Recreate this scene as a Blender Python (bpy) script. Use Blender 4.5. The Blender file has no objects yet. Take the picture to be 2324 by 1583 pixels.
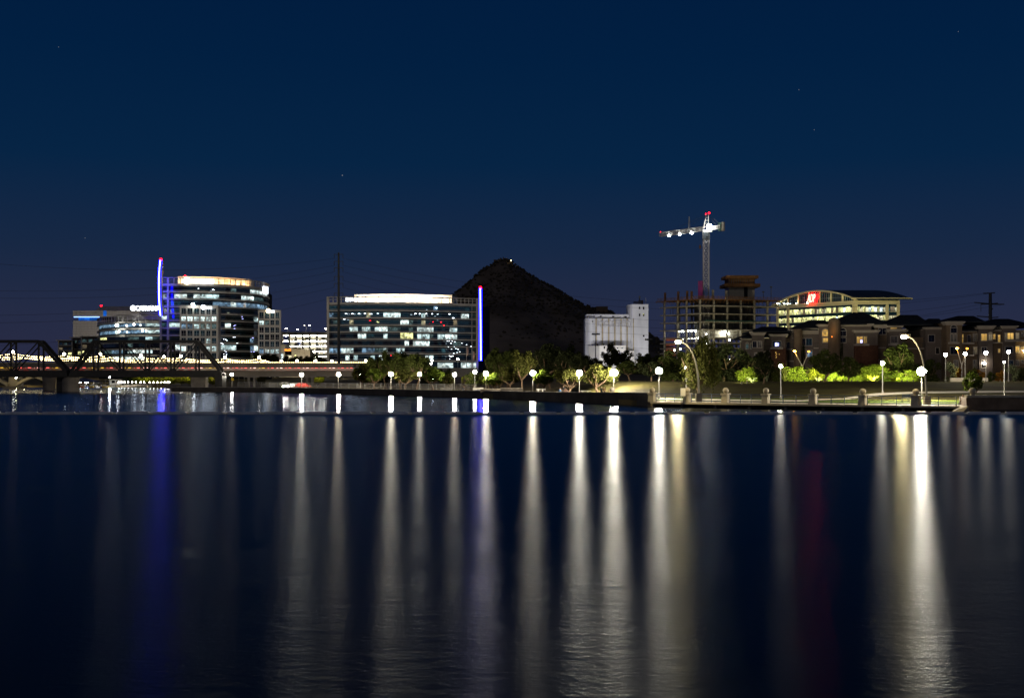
import bpy, bmesh, math, random
from mathutils import Vector, Matrix, noise as mnoise
R = math.radians
rnd = random.Random(7)
scene = bpy.context.scene
col = scene.collection

# ------------------------------------------------------------------ camera
S, CX, HY, HC = 2776.0, 1162.0, 855.0, 4.1      # focal length in px of a 2324 px wide picture, centre column, horizon row, eye height
cam_d = bpy.data.cameras.new('camera')
cam = bpy.data.objects.new('camera', cam_d)
col.objects.link(cam)
cam.location = (0, 0, HC)
cam.rotation_euler = (R(90), 0, 0)
cam_d.sensor_width = 36
cam_d.lens = S / 2324 * 36
cam_d.shift_y = (HY - 791.5) / 2324
cam_d.clip_start = 0.5
cam_d.clip_end = 20000
scene.camera = cam

# ------------------------------------------------------------------ sky, moonlight, exposure
world = bpy.data.worlds.new('World')
scene.world = world
world.use_nodes = True
wt = world.node_tree
for n in list(wt.nodes):
    wt.nodes.remove(n)
w_out = wt.nodes.new('ShaderNodeOutputWorld')
w_bg = wt.nodes.new('ShaderNodeBackground')
w_bg2 = wt.nodes.new('ShaderNodeBackground')
w_add = wt.nodes.new('ShaderNodeAddShader')
w_sky = wt.nodes.new('ShaderNodeTexSky')
w_sky.sky_type = 'NISHITA'
w_sky.sun_disc = False
w_sky.sun_elevation = R(-5)
w_sky.sun_rotation = R(200)
w_sky.air_density = 1.0
w_sky.dust_density = 0.6
w_sky.ozone_density = 3.0
w_bg.inputs['Strength'].default_value = 0.05
wt.links.new(w_sky.outputs[0], w_bg.inputs['Color'])
w_tc = wt.nodes.new('ShaderNodeTexCoord')
w_sep = wt.nodes.new('ShaderNodeSeparateXYZ')
w_ramp = wt.nodes.new('ShaderNodeValToRGB')
wt.links.new(w_tc.outputs['Generated'], w_sep.inputs[0])
wt.links.new(w_sep.outputs['Z'], w_ramp.inputs[0])
el = w_ramp.color_ramp.elements
el[0].position = 0.0;  el[0].color = (0.0235, 0.0240, 0.0560, 1)
el[1].position = 1.0;  el[1].color = (0.0002, 0.0040, 0.0200, 1)
for p, c in ((0.05, (0.0180, 0.0245, 0.0590, 1)), (0.10, (0.0088, 0.0212, 0.0570, 1)),
             (0.17, (0.0020, 0.0178, 0.0580, 1)), (0.25, (0.0006, 0.0140, 0.0525, 1)), (0.33, (0.0004, 0.0115, 0.0480, 1))):
    e = el.new(p); e.color = c
wt.links.new(w_ramp.outputs[0], w_bg2.inputs['Color'])
w_bg2.inputs['Strength'].default_value = 1.0
wt.links.new(w_bg.outputs[0], w_add.inputs[0])
wt.links.new(w_bg2.outputs[0], w_add.inputs[1])
wt.links.new(w_add.outputs[0], w_out.inputs['Surface'])

moon_d = bpy.data.lights.new('moonlight', 'SUN')
moon_d.energy = 0.18
moon_d.angle = R(8)
moon_d.color = (1.0, 0.95, 0.90)
moon = bpy.data.objects.new('moonlight', moon_d)
moon.rotation_euler = (R(62), 0, R(-28))
col.objects.link(moon)

scene.view_settings.view_transform = 'Standard'
scene.view_settings.look = 'None'
scene.view_settings.exposure = 0
scene.view_settings.gamma = 1
scene.view_settings.use_curve_mapping = False
scene.render.engine = 'CYCLES'
cy = scene.cycles
cy.use_denoising = True
cy.max_bounces = 5
cy.diffuse_bounces = 2
cy.glossy_bounces = 3
cy.transmission_bounces = 3
cy.transparent_max_bounces = 8
cy.sample_clamp_indirect = 4.0
cy.caustics_reflective = False
cy.caustics_refractive = False
cy.use_light_tree = True
scene.render.filter_size = 1.25

# ------------------------------------------------------------------ helpers
CROPS = {1: (0, 900, 640, 1535), 2: (560, 920, 700, 1731), 3: (1180, 920, 700, 1731), 4: (1780, 920, 700, 1731),
         5: (2380, 760, 600, 1484), 6: (2780, 1000, 660, 1801), 7: (3240, 1000, 600, 1638),
         11: (0, 1240, 320, 1948), 12: (240, 1120, 380, 2148), 13: (1200, 1060, 360, 1676), 14: (980, 1200, 280, 1583),
         15: (1560, 1300, 400, 2324), 16: (2180, 1120, 280, 1705), 17: (2440, 1080, 520, 2324), 18: (2400, 1360, 400, 2324),
         21: (250, 1400, 450, 2324), 26: (2000, 1420, 480, 2324), 27: (3500, 1400, 340, 2324)}
def q(n, x, y):
    """survey sheet n -> picture column, row"""
    ox, oy, w, cw = CROPS[n]
    return ((ox + x * w / cw) * 2324 / 3840, (oy + y * w / cw) * 2324 / 3840)
def W(px, py, d):
    return Vector(((px - CX) * d / S, d, HC + (HY - py) * d / S))
def Xp(px, d): return (px - CX) * d / S
def Zp(py, d): return HC + (HY - py) * d / S
def sstep(a, b, x):
    t = min(1, max(0, (x - a) / (b - a))); return t * t * (3 - 2 * t)
def lerp(a, b, t): return a + (b - a) * t

class MB:
    """collects solids; build() links them as ONE mesh object"""
    def __init__(self): self.v = []; self.f = []
    def add(self, vs, fs):
        o = len(self.v); self.v += [tuple(v) for v in vs]; self.f += [tuple(i + o for i in f) for f in fs]
    def box(self, c, s, a=0.0):
        ca, sa = math.cos(a), math.sin(a); vs = []
        for k in (-.5, .5):
            for (i, j) in ((-.5, -.5), (.5, -.5), (.5, .5), (-.5, .5)):
                x, y = i * s[0], j * s[1]
                vs.append((c[0] + x * ca - y * sa, c[1] + x * sa + y * ca, c[2] + k * s[2]))
        self.add(vs, [(3, 2, 1, 0), (4, 5, 6, 7), (0, 1, 5, 4), (1, 2, 6, 5), (2, 3, 7, 6), (3, 0, 4, 7)])
        return self
    def bar(self, p, q_, w, h=None):
        """square bar between two points"""
        p = Vector(p); q_ = Vector(q_); h = h or w; d = (q_ - p)
        if d.length < 1e-6: return self
        d.normalize(); up = Vector((0, 0, 1)) if abs(d.z) < .95 else Vector((0, 1, 0))
        s = d.cross(up).normalized(); t = s.cross(d).normalized(); vs = []
        for e in (p, q_):
            for (i, j) in ((-.5, -.5), (.5, -.5), (.5, .5), (-.5, .5)): vs.append(e + s * i * w + t * j * h)
        self.add(vs, [(3, 2, 1, 0), (4, 5, 6, 7), (0, 1, 5, 4), (1, 2, 6, 5), (2, 3, 7, 6), (3, 0, 4, 7)]); return self
    def tube(self, pts, rs, n=8, cap=True):
        pts = [Vector(p) for p in pts]
        if not hasattr(rs, '__len__'): rs = [rs] * len(pts)
        vs = []; fs = []
        for i, p in enumerate(pts):
            d = (pts[min(i + 1, len(pts) - 1)] - pts[max(i - 1, 0)]).normalized()
            ref = Vector((0, 1, 0)) if abs(d.y) < .9 else Vector((1, 0, 0))
            s = d.cross(ref).normalized(); t = d.cross(s).normalized()
            for k in range(n):
                a = 2 * math.pi * k / n; vs.append(p + (s * math.cos(a) + t * math.sin(a)) * rs[i])
        for i in range(len(pts) - 1):
            for k in range(n):
                a, b = i * n + k, i * n + (k + 1) % n; fs.append((a, b, b + n, a + n))
        if cap: fs.append(tuple(range(n - 1, -1, -1))); fs.append(tuple(range((len(pts) - 1) * n, len(pts) * n)))
        self.add(vs, fs); return self
    def prism(self, poly, z0, z1):
        n = len(poly)
        zz = (lambda z, i: z[i] if hasattr(z, '__len__') else z)
        vs = [(p[0], p[1], zz(z0, i)) for i, p in enumerate(poly)] + [(p[0], p[1], zz(z1, i)) for i, p in enumerate(poly)]
        fs = [tuple(range(n - 1, -1, -1)), tuple(range(n, 2 * n))] + [(i, (i + 1) % n, (i + 1) % n + n, i + n) for i in range(n)]
        self.add(vs, fs); return self
    def sphere(self, c, r, seg=16, ring=10, sz=1.0):
        vs = [(c[0], c[1], c[2] - r * sz)]; fs = []
        for i in range(1, ring):
            a = -math.pi / 2 + math.pi * i / ring
            for k in range(seg):
                b = 2 * math.pi * k / seg; vs.append((c[0] + r * math.cos(a) * math.cos(b), c[1] + r * math.cos(a) * math.sin(b), c[2] + r * sz * math.sin(a)))
        vs.append((c[0], c[1], c[2] + r * sz)); top = len(vs) - 1
        for k in range(seg):
            fs.append((0, 1 + (k + 1) % seg, 1 + k)); o = 1 + (ring - 2) * seg; fs.append((top, o + k, o + (k + 1) % seg))
            for i in range(ring - 2):
                a, b = 1 + i * seg + k, 1 + i * seg + (k + 1) % seg; fs.append((a, b, b + seg, a + seg))
        self.add(vs, fs); return self
    def band(self, path, z0, z1, out, inn):
        """strip following a plan path, from out (towards the viewer) to inn (behind)"""
        n = len(path); vs = []; fs = []
        for i, (x, y) in enumerate(path):
            a, b = path[max(0, i - 1)], path[min(n - 1, i + 1)]
            dx, dy = b[0] - a[0], b[1] - a[1]; L = math.hypot(dx, dy); nx, ny = dy / L, -dx / L
            for (o, z) in ((out, z0), (out, z1), (-inn, z1), (-inn, z0)): vs.append((x + nx * o, y + ny * o, z))
        for i in range(n - 1):
            for k in range(4):
                a, b = i * 4 + k, i * 4 + (k + 1) % 4; fs.append((a, b, b + 4, a + 4))
        fs.append((0, 1, 2, 3)); fs.append(tuple(reversed(range((n - 1) * 4, n * 4))))
        self.add(vs, fs); return self
    def mesh(self, name, m, off=(0, 0, 0)):
        me = bpy.data.meshes.new(name); o = Vector(off)
        me.from_pydata([tuple(Vector(v) - o) for v in self.v], [], self.f)
        if m: me.materials.append(m)
        return me
    def build(self, name, m, parent=None, smooth=False, label=None, kind=None, recalc=True):
        off = root_loc(parent)
        me = self.mesh(name, m, off)
        if recalc:
            bm = bmesh.new(); bm.from_mesh(me); bmesh.ops.recalc_face_normals(bm, faces=bm.faces); bm.to_mesh(me); bm.free()
        if smooth: me.shade_smooth()
        return link(name, me, parent, label=label, kind=kind)

def root_loc(o):
    v = Vector((0, 0, 0))
    while o is not None: v = v + Vector(o.location); o = o.parent
    return v
def link(name, data, parent=None, loc=None, rz=0.0, sc=None, m=None, label=None, kind=None):
    o = bpy.data.objects.new(name, data); col.objects.link(o)
    if parent is not None: o.parent = parent
    if loc is not None: o.location = loc
    if rz: o.rotation_euler = (0, 0, rz)
    if sc is not None: o.scale = sc
    if m is not None:
        o.material_slots[0].link = 'OBJECT'; o.material_slots[0].material = m
    if label: o['label'] = label
    if kind: o['kind'] = kind
    return o
def thing(name, label, cat, loc=(0, 0, 0), group=None, rz=0.0):
    o = bpy.data.objects.new(name, None); col.objects.link(o)
    o.location = loc; o.rotation_euler = (0, 0, rz); o.empty_display_size = .3
    return tag(o, label, cat, group)
def tag(o, label, cat, group=None):
    o['label'] = label; o['category'] = cat
    if group: o['group'] = group
    return o
def copy_tree(o, parent=None):
    c = o.copy(); col.objects.link(c)
    if parent is not None: c.parent = parent
    for ch in list(o.children): copy_tree(ch, c)
    return c
def lamp(name, kind, loc, energy, color, parent=None, r=.3, spot=None, aim=None, blend=.6):
    l = bpy.data.lights.new(name, kind); l.energy = energy; l.color = color; l.shadow_soft_size = r
    o = bpy.data.objects.new(name, l); col.objects.link(o)
    if parent is not None: o.parent = parent; loc = Vector(loc) - root_loc(parent)
    o.location = loc
    if kind == 'SPOT': l.spot_size = spot; l.spot_blend = blend
    if aim is not None: o.rotation_euler = Vector(aim).to_track_quat('-Z', 'Y').to_euler()
    return o

# ------------------------------------------------------------------ materials
def nodes(name):
    m = bpy.data.materials.new(name); m.use_nodes = True
    nt = m.node_tree; nt.nodes.clear()
    return m, nt, nt.nodes.new('ShaderNodeOutputMaterial')
def pm(name, c, rough=.75, var=.3, scale=.6, metal=0.0, bump=.15, c2=None, stretch=None, detail=6):
    """painted / mineral / metal surface with uneven colour, wear and fine relief"""
    m, nt, out = nodes(name); N = nt.nodes; L = nt.links
    b = N.new('ShaderNodeBsdfPrincipled'); L.new(b.outputs[0], out.inputs[0])
    tc = N.new('ShaderNodeTexCoord'); mp = N.new('ShaderNodeMapping'); L.new(tc.outputs['Object'], mp.inputs[0])
    if stretch: mp.inputs['Scale'].default_value = stretch
    n1 = N.new('ShaderNodeTexNoise'); n1.inputs['Scale'].default_value = scale; n1.inputs['Detail'].default_value = detail
    L.new(mp.outputs[0], n1.inputs['Vector'])
    rp = N.new('ShaderNodeValToRGB'); L.new(n1.outputs[0], rp.inputs[0])
    c2 = c2 or tuple(x * (1 - var) for x in c)
    hi = tuple(min(1, x * (1 + var * .5)) for x in c)
    rp.color_ramp.elements[0].position = .3; rp.color_ramp.elements[0].color = (*c2, 1)
    rp.color_ramp.elements[1].position = .7; rp.color_ramp.elements[1].color = (*hi, 1)
    L.new(rp.outputs[0], b.inputs['Base Color'])
    b.inputs['Specular IOR Level'].default_value = .04 if rough >= .9 else .3
    b.inputs['Roughness'].default_value = rough; b.inputs['Metallic'].default_value = metal
    if bump:
        n2 = N.new('ShaderNodeTexNoise'); n2.inputs['Scale'].default_value = scale * 6; n2.inputs['Detail'].default_value = 4
        L.new(mp.outputs[0], n2.inputs['Vector'])
        bp = N.new('ShaderNodeBump'); bp.inputs['Strength'].default_value = bump; bp.inputs['Distance'].default_value = .1
        L.new(n2.outputs[0], bp.inputs['Height']); L.new(bp.outputs[0], b.inputs['Normal'])
    return m
def em(name, c, s, sample=False):
    m, nt, out = nodes(name)
    e = nt.nodes.new('ShaderNodeEmission'); e.inputs[0].default_value = (*c, 1); e.inputs[1].default_value = s
    nt.links.new(e.outputs[0], out.inputs[0])
    m.cycles.emission_sampling = 'FRONT' if sample else 'NONE'
    return m
def lit(name, c, s, lo=.12, hi=1.5, head=True):
    """window of a lit room: lights near the ceiling, furniture, blinds and partitions seen as uneven patches"""
    m, nt, out = nodes(name); N = nt.nodes; L = nt.links
    tc = N.new('ShaderNodeTexCoord'); oi = N.new('ShaderNodeObjectInfo')
    mu = N.new('ShaderNodeMath'); mu.operation = 'MULTIPLY'; mu.inputs[1].default_value = 57.0; L.new(oi.outputs['Random'], mu.inputs[0])
    cb = N.new('ShaderNodeCombineXYZ'); L.new(mu.outputs[0], cb.inputs[0]); L.new(mu.outputs[0], cb.inputs[1])
    ad = N.new('ShaderNodeVectorMath'); ad.operation = 'ADD'; L.new(tc.outputs['Object'], ad.inputs[0]); L.new(cb.outputs[0], ad.inputs[1])
    vo = N.new('ShaderNodeTexVoronoi'); vo.distance = 'CHEBYCHEV'; vo.inputs['Scale'].default_value = 2.4; vo.inputs['Randomness'].default_value = .8
    L.new(ad.outputs[0], vo.inputs['Vector'])
    sp = N.new('ShaderNodeSeparateColor'); L.new(vo.outputs['Color'], sp.inputs[0])
    mr = N.new('ShaderNodeMapRange'); mr.inputs[3].default_value = lo; mr.inputs[4].default_value = hi; L.new(sp.outputs[0], mr.inputs[0])
    sz = N.new('ShaderNodeSeparateXYZ'); L.new(tc.outputs['Object'], sz.inputs[0])
    gr = N.new('ShaderNodeMapRange'); gr.inputs[1].default_value = -.5; gr.inputs[2].default_value = .5
    gr.inputs[3].default_value = .55; gr.inputs[4].default_value = 1.15; L.new(sz.outputs[2], gr.inputs[0])
    hd = N.new('ShaderNodeMapRange'); hd.inputs[1].default_value = .26; hd.inputs[2].default_value = .36; hd.inputs[3].default_value = 1.0; hd.inputs[4].default_value = .10 if head else 1.0; L.new(sz.outputs[2], hd.inputs[0])
    rn = N.new('ShaderNodeMapRange'); rn.inputs[3].default_value = .45; rn.inputs[4].default_value = 1.25; L.new(oi.outputs['Random'], rn.inputs[0])
    q1 = N.new('ShaderNodeMath'); q1.operation = 'MULTIPLY'; L.new(hd.outputs[0], q1.inputs[0]); L.new(rn.outputs[0], q1.inputs[1])
    q2 = N.new('ShaderNodeMath'); q2.operation = 'MULTIPLY'; L.new(q1.outputs[0], q2.inputs[0]); L.new(gr.outputs[0], q2.inputs[1]); gr = q2
    m2 = N.new('ShaderNodeMath'); m2.operation = 'MULTIPLY'; L.new(mr.outputs[0], m2.inputs[0]); L.new(gr.outputs[0], m2.inputs[1])
    m3 = N.new('ShaderNodeMath'); m3.operation = 'MULTIPLY'; m3.inputs[1].default_value = s; L.new(m2.outputs[0], m3.inputs[0])
    mx = N.new('ShaderNodeMix'); mx.data_type = 'RGBA'; L.new(sp.outputs[1], mx.inputs[0])
    mx.inputs[6].default_value = (*c, 1); mx.inputs[7].default_value = (min(1, c[0] * .8), c[1] * .95, min(1, c[2] * 1.05), 1)
    e = N.new('ShaderNodeEmission'); L.new(mx.outputs[2], e.inputs[0]); L.new(m3.outputs[0], e.inputs[1])
    g = N.new('ShaderNodeBsdfGlossy'); g.inputs['Roughness'].default_value = .05; g.inputs[0].default_value = (.06, .06, .06, 1)
    a = N.new('ShaderNodeAddShader'); L.new(e.outputs[0], a.inputs[0]); L.new(g.outputs[0], a.inputs[1])
    L.new(a.outputs[0], out.inputs[0])
    m.cycles.emission_sampling = 'NONE'
    return m
def glass(name, c, refl=.12):
    m, nt, out = nodes(name); N = nt.nodes; L = nt.links
    d = N.new('ShaderNodeBsdfDiffuse'); d.inputs[0].default_value = (*c, 1)
    g = N.new('ShaderNodeBsdfGlossy'); g.inputs['Roughness'].default_value = .04; g.inputs[0].default_value = (.8, .95, 1, 1)
    f = N.new('ShaderNodeLayerWeight'); f.inputs[0].default_value = .25
    mr = N.new('ShaderNodeMapRange'); mr.inputs[3].default_value = refl; mr.inputs[4].default_value = .9; L.new(f.outputs['Fresnel'], mr.inputs[0])
    x = N.new('ShaderNodeMixShader'); L.new(mr.outputs[0], x.inputs[0]); L.new(d.outputs[0], x.inputs[1]); L.new(g.outputs[0], x.inputs[2])
    L.new(x.outputs[0], out.inputs[0])
    return m
def leafmat(name, c, var=.5):
    m, nt, out = nodes(name); N = nt.nodes; L = nt.links
    oi = N.new('ShaderNodeTexCoord'); no = N.new('ShaderNodeTexNoise'); no.inputs['Scale'].default_value = 6.0; L.new(oi.outputs['Object'], no.inputs['Vector'])
    rp = N.new('ShaderNodeValToRGB'); L.new(no.outputs[0], rp.inputs[0])
    rp.color_ramp.elements[0].position = .35; rp.color_ramp.elements[0].color = (*[x * (1 - var) for x in c], 1)
    rp.color_ramp.elements[1].position = .65; rp.color_ramp.elements[1].color = (*[x * (1 + var * .6) for x in c], 1)
    d = N.new('ShaderNodeBsdfDiffuse'); t = N.new('ShaderNodeBsdfTranslucent'); L.new(rp.outputs[0], d.inputs[0]); L.new(rp.outputs[0], t.inputs[0])
    x = N.new('ShaderNodeMixShader'); x.inputs[0].default_value = .35; L.new(d.outputs[0], x.inputs[1]); L.new(t.outputs[0], x.inputs[2])
    L.new(x.outputs[0], out.inputs[0])
    return m

M = {}
M['concrete'] = pm('concrete', (.34, .31, .27), .85, .25, .25)
M['pale_concrete'] = pm('pale concrete', (.48, .45, .40), .85, .2, .4)
M['band'] = pm('precast band', (.36, .33, .29), .8, .15, .15, bump=.05)
M['cream'] = pm('cream precast', (.50, .44, .28), .8, .15, .2, bump=.05)
M['panel'] = pm('stone panel', (.36, .335, .29), .8, .22, .5, bump=.1)
M['white'] = pm('white paint', (.72, .68, .60), .7, .12, .3, bump=.05)
M['silo'] = pm('weathered white silo paint', (.66, .65, .64), .85, .22, .18, bump=.1, stretch=(1, 1, .25))
M['silo_stain'] = pm('rust stained joint', (.40, .33, .20), .9, .4, .5)
M['core'] = pm('dark interior', (.012, .014, .016), .9, .3, .3)
M['steel'] = pm('black bridge steel', (.022, .020, .018), .6, .4, .8, bump=.2)
M['galv'] = pm('galvanised steel', (.30, .29, .27), .45, .2, 1.2, metal=.3)
M['post'] = pm('grey painted post', (.30, .28, .25), .5, .2, 1.5)
M['railblue'] = pm('blue painted railing', (.05, .08, .17), .45, .3, 2.0)
M['darkpole'] = pm('weathered steel pole', (.06, .058, .055), .7, .3, .3, stretch=(1, 1, .2))
M['wall'] = pm('lake wall stucco', (.095, .08, .066), .9, .35, .35, bump=.4)
M['wall2'] = pm('brown split stone wall', (.17, .125, .09), .9, .35, .8, bump=.5)
M['cap'] = pm('sandstone cap', (.40, .35, .27), .85, .2, 1.0)
M['pier'] = pm('bridge pier concrete', (.17, .15, .13), .9, .35, .3, bump=.3)
M['deckc'] = pm('bridge deck concrete', (.20, .17, .14), .9, .3, .2)
M['arch'] = pm('old arch concrete', (.46, .40, .28), .9, .3, .3)
M['stucco'] = pm('grey stucco', (.088, .070, .062), .9, .15, .6, bump=.2)
M['stucco2'] = pm('tan stucco', (.11, .077, .052), .9, .2, .6, bump=.2)
M['cornice'] = pm('cornice plaster', (.24, .205, .175), .85, .15, .8)
M['brick'] = pm('brown brick', (.07, .032, .02), .9, .3, 2.0, bump=.4)
M['roof'] = pm('dark shingle roof', (.016, .018, .022), .9, .4, 1.2, bump=.5)
M['roofmetal'] = pm('dark metal roof', (.035, .045, .055), .5, .3, .2)
M['form'] = pm('orange formwork timber', (.17, .085, .035), .9, .4, .8)
M['rawc'] = pm('raw structural concrete', (.25, .23, .18), .9, .3, .3)
M['shore'] = pm('steel shoring', (.10, .10, .10), .6, .3, 1.0)
M['purple'] = pm('purple formwork panel', (.20, .03, .13), .7, .2, .5)
M['net'] = pm('orange safety netting', (.55, .16, .09), .9, .3, 1.0)
M['cranew'] = pm('white crane steel', (.42, .40, .37), .5, .15, .6)
M['craned'] = pm('dark crane steel', (.05, .06, .07), .5, .2, .6)
M['green'] = pm('green counterweight', (.03, .10, .07), .7, .3, .5)
M['bark'] = pm('bark', (.09, .06, .038), .95, .4, 3.0, bump=.6, stretch=(1, 1, .3))
M['rock'] = pm('desert rock slope', (.13, .098, .074), .95, .55, .022, bump=1.0, detail=15, c2=(.05, .038, .028), stretch=(1, 1, 1.8))
M['scrub'] = pm('desert scrub', (.072, .058, .040), .95, .5, .3)
M['soil'] = pm('dry ground', (.13, .10, .048), .95, .4, .12, bump=.4)
M['path'] = pm('concrete path', (.52, .47, .38), .85, .15, .5)
M['sand'] = pm('pale landing', (.42, .36, .26), .9, .25, .3)
M['float'] = pm('grey plastic float', (.52, .53, .58), .35, .2, 1.5)
M['floatcap'] = pm('pale float connector', (.75, .70, .58), .6, .15, 2.0)
M['skin'] = pm('skin', (.42, .25, .17), .6, .1, 6.0, bump=0)
M['cloth_dark'] = pm('dark clothing', (.03, .028, .03), .9, .3, 5.0)
M['cloth_pink'] = pm('pale pink shirt', (.62, .40, .33), .9, .1, 5.0)
M['cloth_tan'] = pm('tan clothing', (.30, .19, .10), .9, .2, 5.0)
M['cloth_blue'] = pm('blue clothing', (.08, .16, .30), .9, .2, 5.0)
M['hair'] = pm('dark hair', (.02, .014, .01), .7, .3, 8.0, bump=0)
M['carred'] = pm('red car paint', (.30, .02, .015), .3, .1, .5, bump=0)
M['carsilver'] = pm('silver car paint', (.40, .40, .41), .3, .1, .5, metal=.5, bump=0)
M['rubber'] = pm('black rubber', (.02, .02, .02), .8, .2, 3.0)
M['navy'] = pm('navy canvas', (.015, .02, .05), .8, .2, 1.0)
M['boatw'] = pm('white boat hull', (.70, .68, .64), .4, .1, 1.0, bump=0)
M['boatb'] = pm('blue boat hull', (.05, .08, .35), .4, .1, 1.0, bump=0)
M['boaty'] = pm('yellow boat hull', (.55, .36, .03), .4, .1, 1.0, bump=0)
M['boato'] = pm('orange boat hull', (.60, .16, .03), .4, .1, 1.0, bump=0)
M['glass_d'] = glass('dark blue glass', (.006, .024, .030), .12)
M['glass_t'] = glass('teal glass', (.012, .058, .072), .20)
M['glass_b'] = glass('black glass', (.004, .004, .005), .05)
M['lit_c'] = lit('lit office cool white', (.78, .95, .90), 1.15)
M['lit_h'] = lit('lit office bright', (.90, 1.0, .92), 1.7, .25, 1.4)
M['lit_w'] = lit('lit office warm', (1.0, .86, .50), 1.0)
M['lit_d'] = lit('dim office', (.35, .55, .52), .22)
M['lit_t'] = lit('dim teal office', (.16, .42, .50), .16)
M['lit_b'] = lit('blue white office', (.45, .70, .95), .55)
M['lit_y'] = lit('lit office yellow', (1.0, .92, .36), 1.55, .3, 1.5, head=False)
M['lit_a'] = lit('amber room', (1.0, .55, .13), .75, .5, 1.2, head=False)
M['lit_p'] = lit('pale curtained room', (.9, .66, .38), .30, .4, 1.1, head=False)
M['lit_k'] = lit('faint curtained room', (.5, .38, .27), .09, .4, 1.1, head=False)
M['tv'] = em('television glow', (.45, .45, 1.0), 3.0)
M['blue_glow'] = lit('blue lit recess', (.01, .17, .80), .85, .8, 1.1, head=False)
M['mast'] = em('blue neon mast', (.0012, .0015, 1.0), 40.0, True)
M['mast_core'] = em('white blue neon core', (.50, .58, 1.0), 5.0)
M['red_lamp'] = em('red beacon', (1.0, .003, .010), 14.0)
M['signw'] = em('white sign letters', (.85, .92, 1.0), 6.0)
M['sign_warm'] = em('warm white sign', (1.0, .86, .55), 5.0)
M['sign_red'] = em('red sign letters', (1.0, .003, .004), 46.0)
M['sign_core'] = em('pale red neon', (1.0, .62, .40), 3.2)
M['sign_or'] = em('orange sign letters', (1.0, .22, .02), 3.0)
M['bulb'] = em('warm string bulb', (1.0, .78, .36), 10.0)
M['flood'] = em('floodlight lens', (.95, 1.0, .95), 60.0)
M['tubes'] = em('garage light tube', (1.0, .96, .78), 130.0, True)
M['red_led'] = em('red led strip', (1.0, .12, .10), 5.0, True)
M['yel_led'] = em('yellow led strip', (.95, .55, .05), 3.0, True)
M['pink_led'] = em('pink white led strip', (1.0, .45, .38), 6.0, True)
M['star'] = em('star', (.8, .88, 1.0), .20)
LAMPM = {}
def lampmat(s, c):
    k = (s, c)
    if k not in LAMPM: LAMPM[k] = em('lamp globe light', c, s, True)
    return LAMPM[k]
WARM = (1.0, .91, .74); YEL = (1.0, .82, .42); COOL = (.92, .97, 1.0); AMB = (1.0, .42, .04)

# ------------------------------------------------------------------ land and water
SH = [(-3000, 474), (-136, 474), (-128, 452), (-121, 440), (-97, 349), (-66, 328), (-4.8, 237), (17.8, 178), (19.1, 167), (47.7, 144.4), (52, 141), (3000, 141)]
def shore(x):
    for (x0, y0), (x1, y1) in zip(SH, SH[1:]):
        if x0 <= x <= x1: return lerp(y0, y1, (x - x0) / (x1 - x0))
    return 141
def shore_d(px):
    k = (px - CX) / S; y = 100.0
    while y < 600 and shore(k * y) > y: y += .25
    return y
def gz(x, y):
    o = y - shore(x); r = sstep(6, 22, x)
    zl = .9 + 1.3 * sstep(30, 130, o) + 2.0 * sstep(130, 260, o) + 2.0 * sstep(260, 420, o)
    zr = .70 + .25 * sstep(6, 18, o) + 2.25 * sstep(20, 60, o) + 1.0 * sstep(80, 200, o) + 2.2 * sstep(200, 400, o)
    return lerp(zl, zr, r)
XS = [-3000, -1200, -600, -400, -300, -240, -200, -170] + [-150 + 3 * i for i in range(104)] + [175, 200, 240, 300, 400, 600, 1200, 3000]
OS = [0, .05, 2, 4, 7, 10, 14, 18, 22, 27, 33, 40, 47, 54, 61, 68, 76, 85, 98, 115, 135, 160, 190, 230, 270, 330, 400, 600, 1000, 2000, 4000]
def sheet(name, m, xs, os, lift, skirt=False):
    vs = []; fs = []
    for x in xs:
        o0 = (6.0 if 19.3 < x < 51.5 else .2) if skirt else 0
        for j, o in enumerate(os):
            y = shore(x) + o0 + o
            vs.append((x, y, -1.0 if (skirt and j == 0) else gz(x, y) + lift))
    n = len(os)
    for i in range(len(xs) - 1):
        for j in range(n - 1): fs.append((i * n + j, (i + 1) * n + j, (i + 1) * n + j + 1, i * n + j + 1))
    b = MB(); b.add(vs, fs); return b.build(name, m, smooth=True, kind='structure')
sheet('ground', M['soil'], XS, OS, 0, True)
M['lawn'] = pm('park lawn', (.050, .046, .013), .95, .4, .25, bump=.6, c2=(.036, .028, .012))
M['lawn_fresh'] = pm('watered grass', (.060, .088, .008), .95, .35, .6, bump=.6)
sheet('lawn', M['lawn'], [9 + 2.5 * i for i in range(58)], [19 + 2.2 * i for i in range(22)], .12)
sheet('lawn', M['lawn'], [-2 + 1.5 * i for i in range(14)], [8, 10, 12, 14, 16, 18, 20, 24, 30, 36, 44], .10)
sheet('grass_verge', M['lawn_fresh'], [19.5 + 2 * i for i in range(40)], [7.2 + 1.3 * i for i in range(10)], .09)
sheet('promenade', M['path'], [-96 + 2.4 * i for i in range(48)], [.5, 2, 4, 6.5], .04)
def ribbon(name, m, pts, w, lift):
    b = MB(); vs = []; fs = []
    fine = []
    for (a, c) in zip(pts, pts[1:]):
        for k in range(6): fine.append((lerp(a[0], c[0], k / 6), lerp(a[1], c[1], k / 6)))
    fine.append(pts[-1])
    for i, (x, y) in enumerate(fine):
        a, c = fine[max(0, i - 1)], fine[min(len(fine) - 1, i + 1)]; dx, dy = c[0] - a[0], c[1] - a[1]; L = math.hypot(dx, dy)
        for s_ in (-.5, 0, .5):
            X, Y = x - dy / L * w * s_, y + dx / L * w * s_; vs.append((X, Y, gz(X, Y) + lift))
    for i in range(len(fine) - 1):
        for k in (0, 1): fs.append((i * 3 + k, i * 3 + k + 1, i * 3 + k + 4, i * 3 + k + 3))
    b.add(vs, fs); return b.build(name, m, smooth=True, kind='structure')
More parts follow.
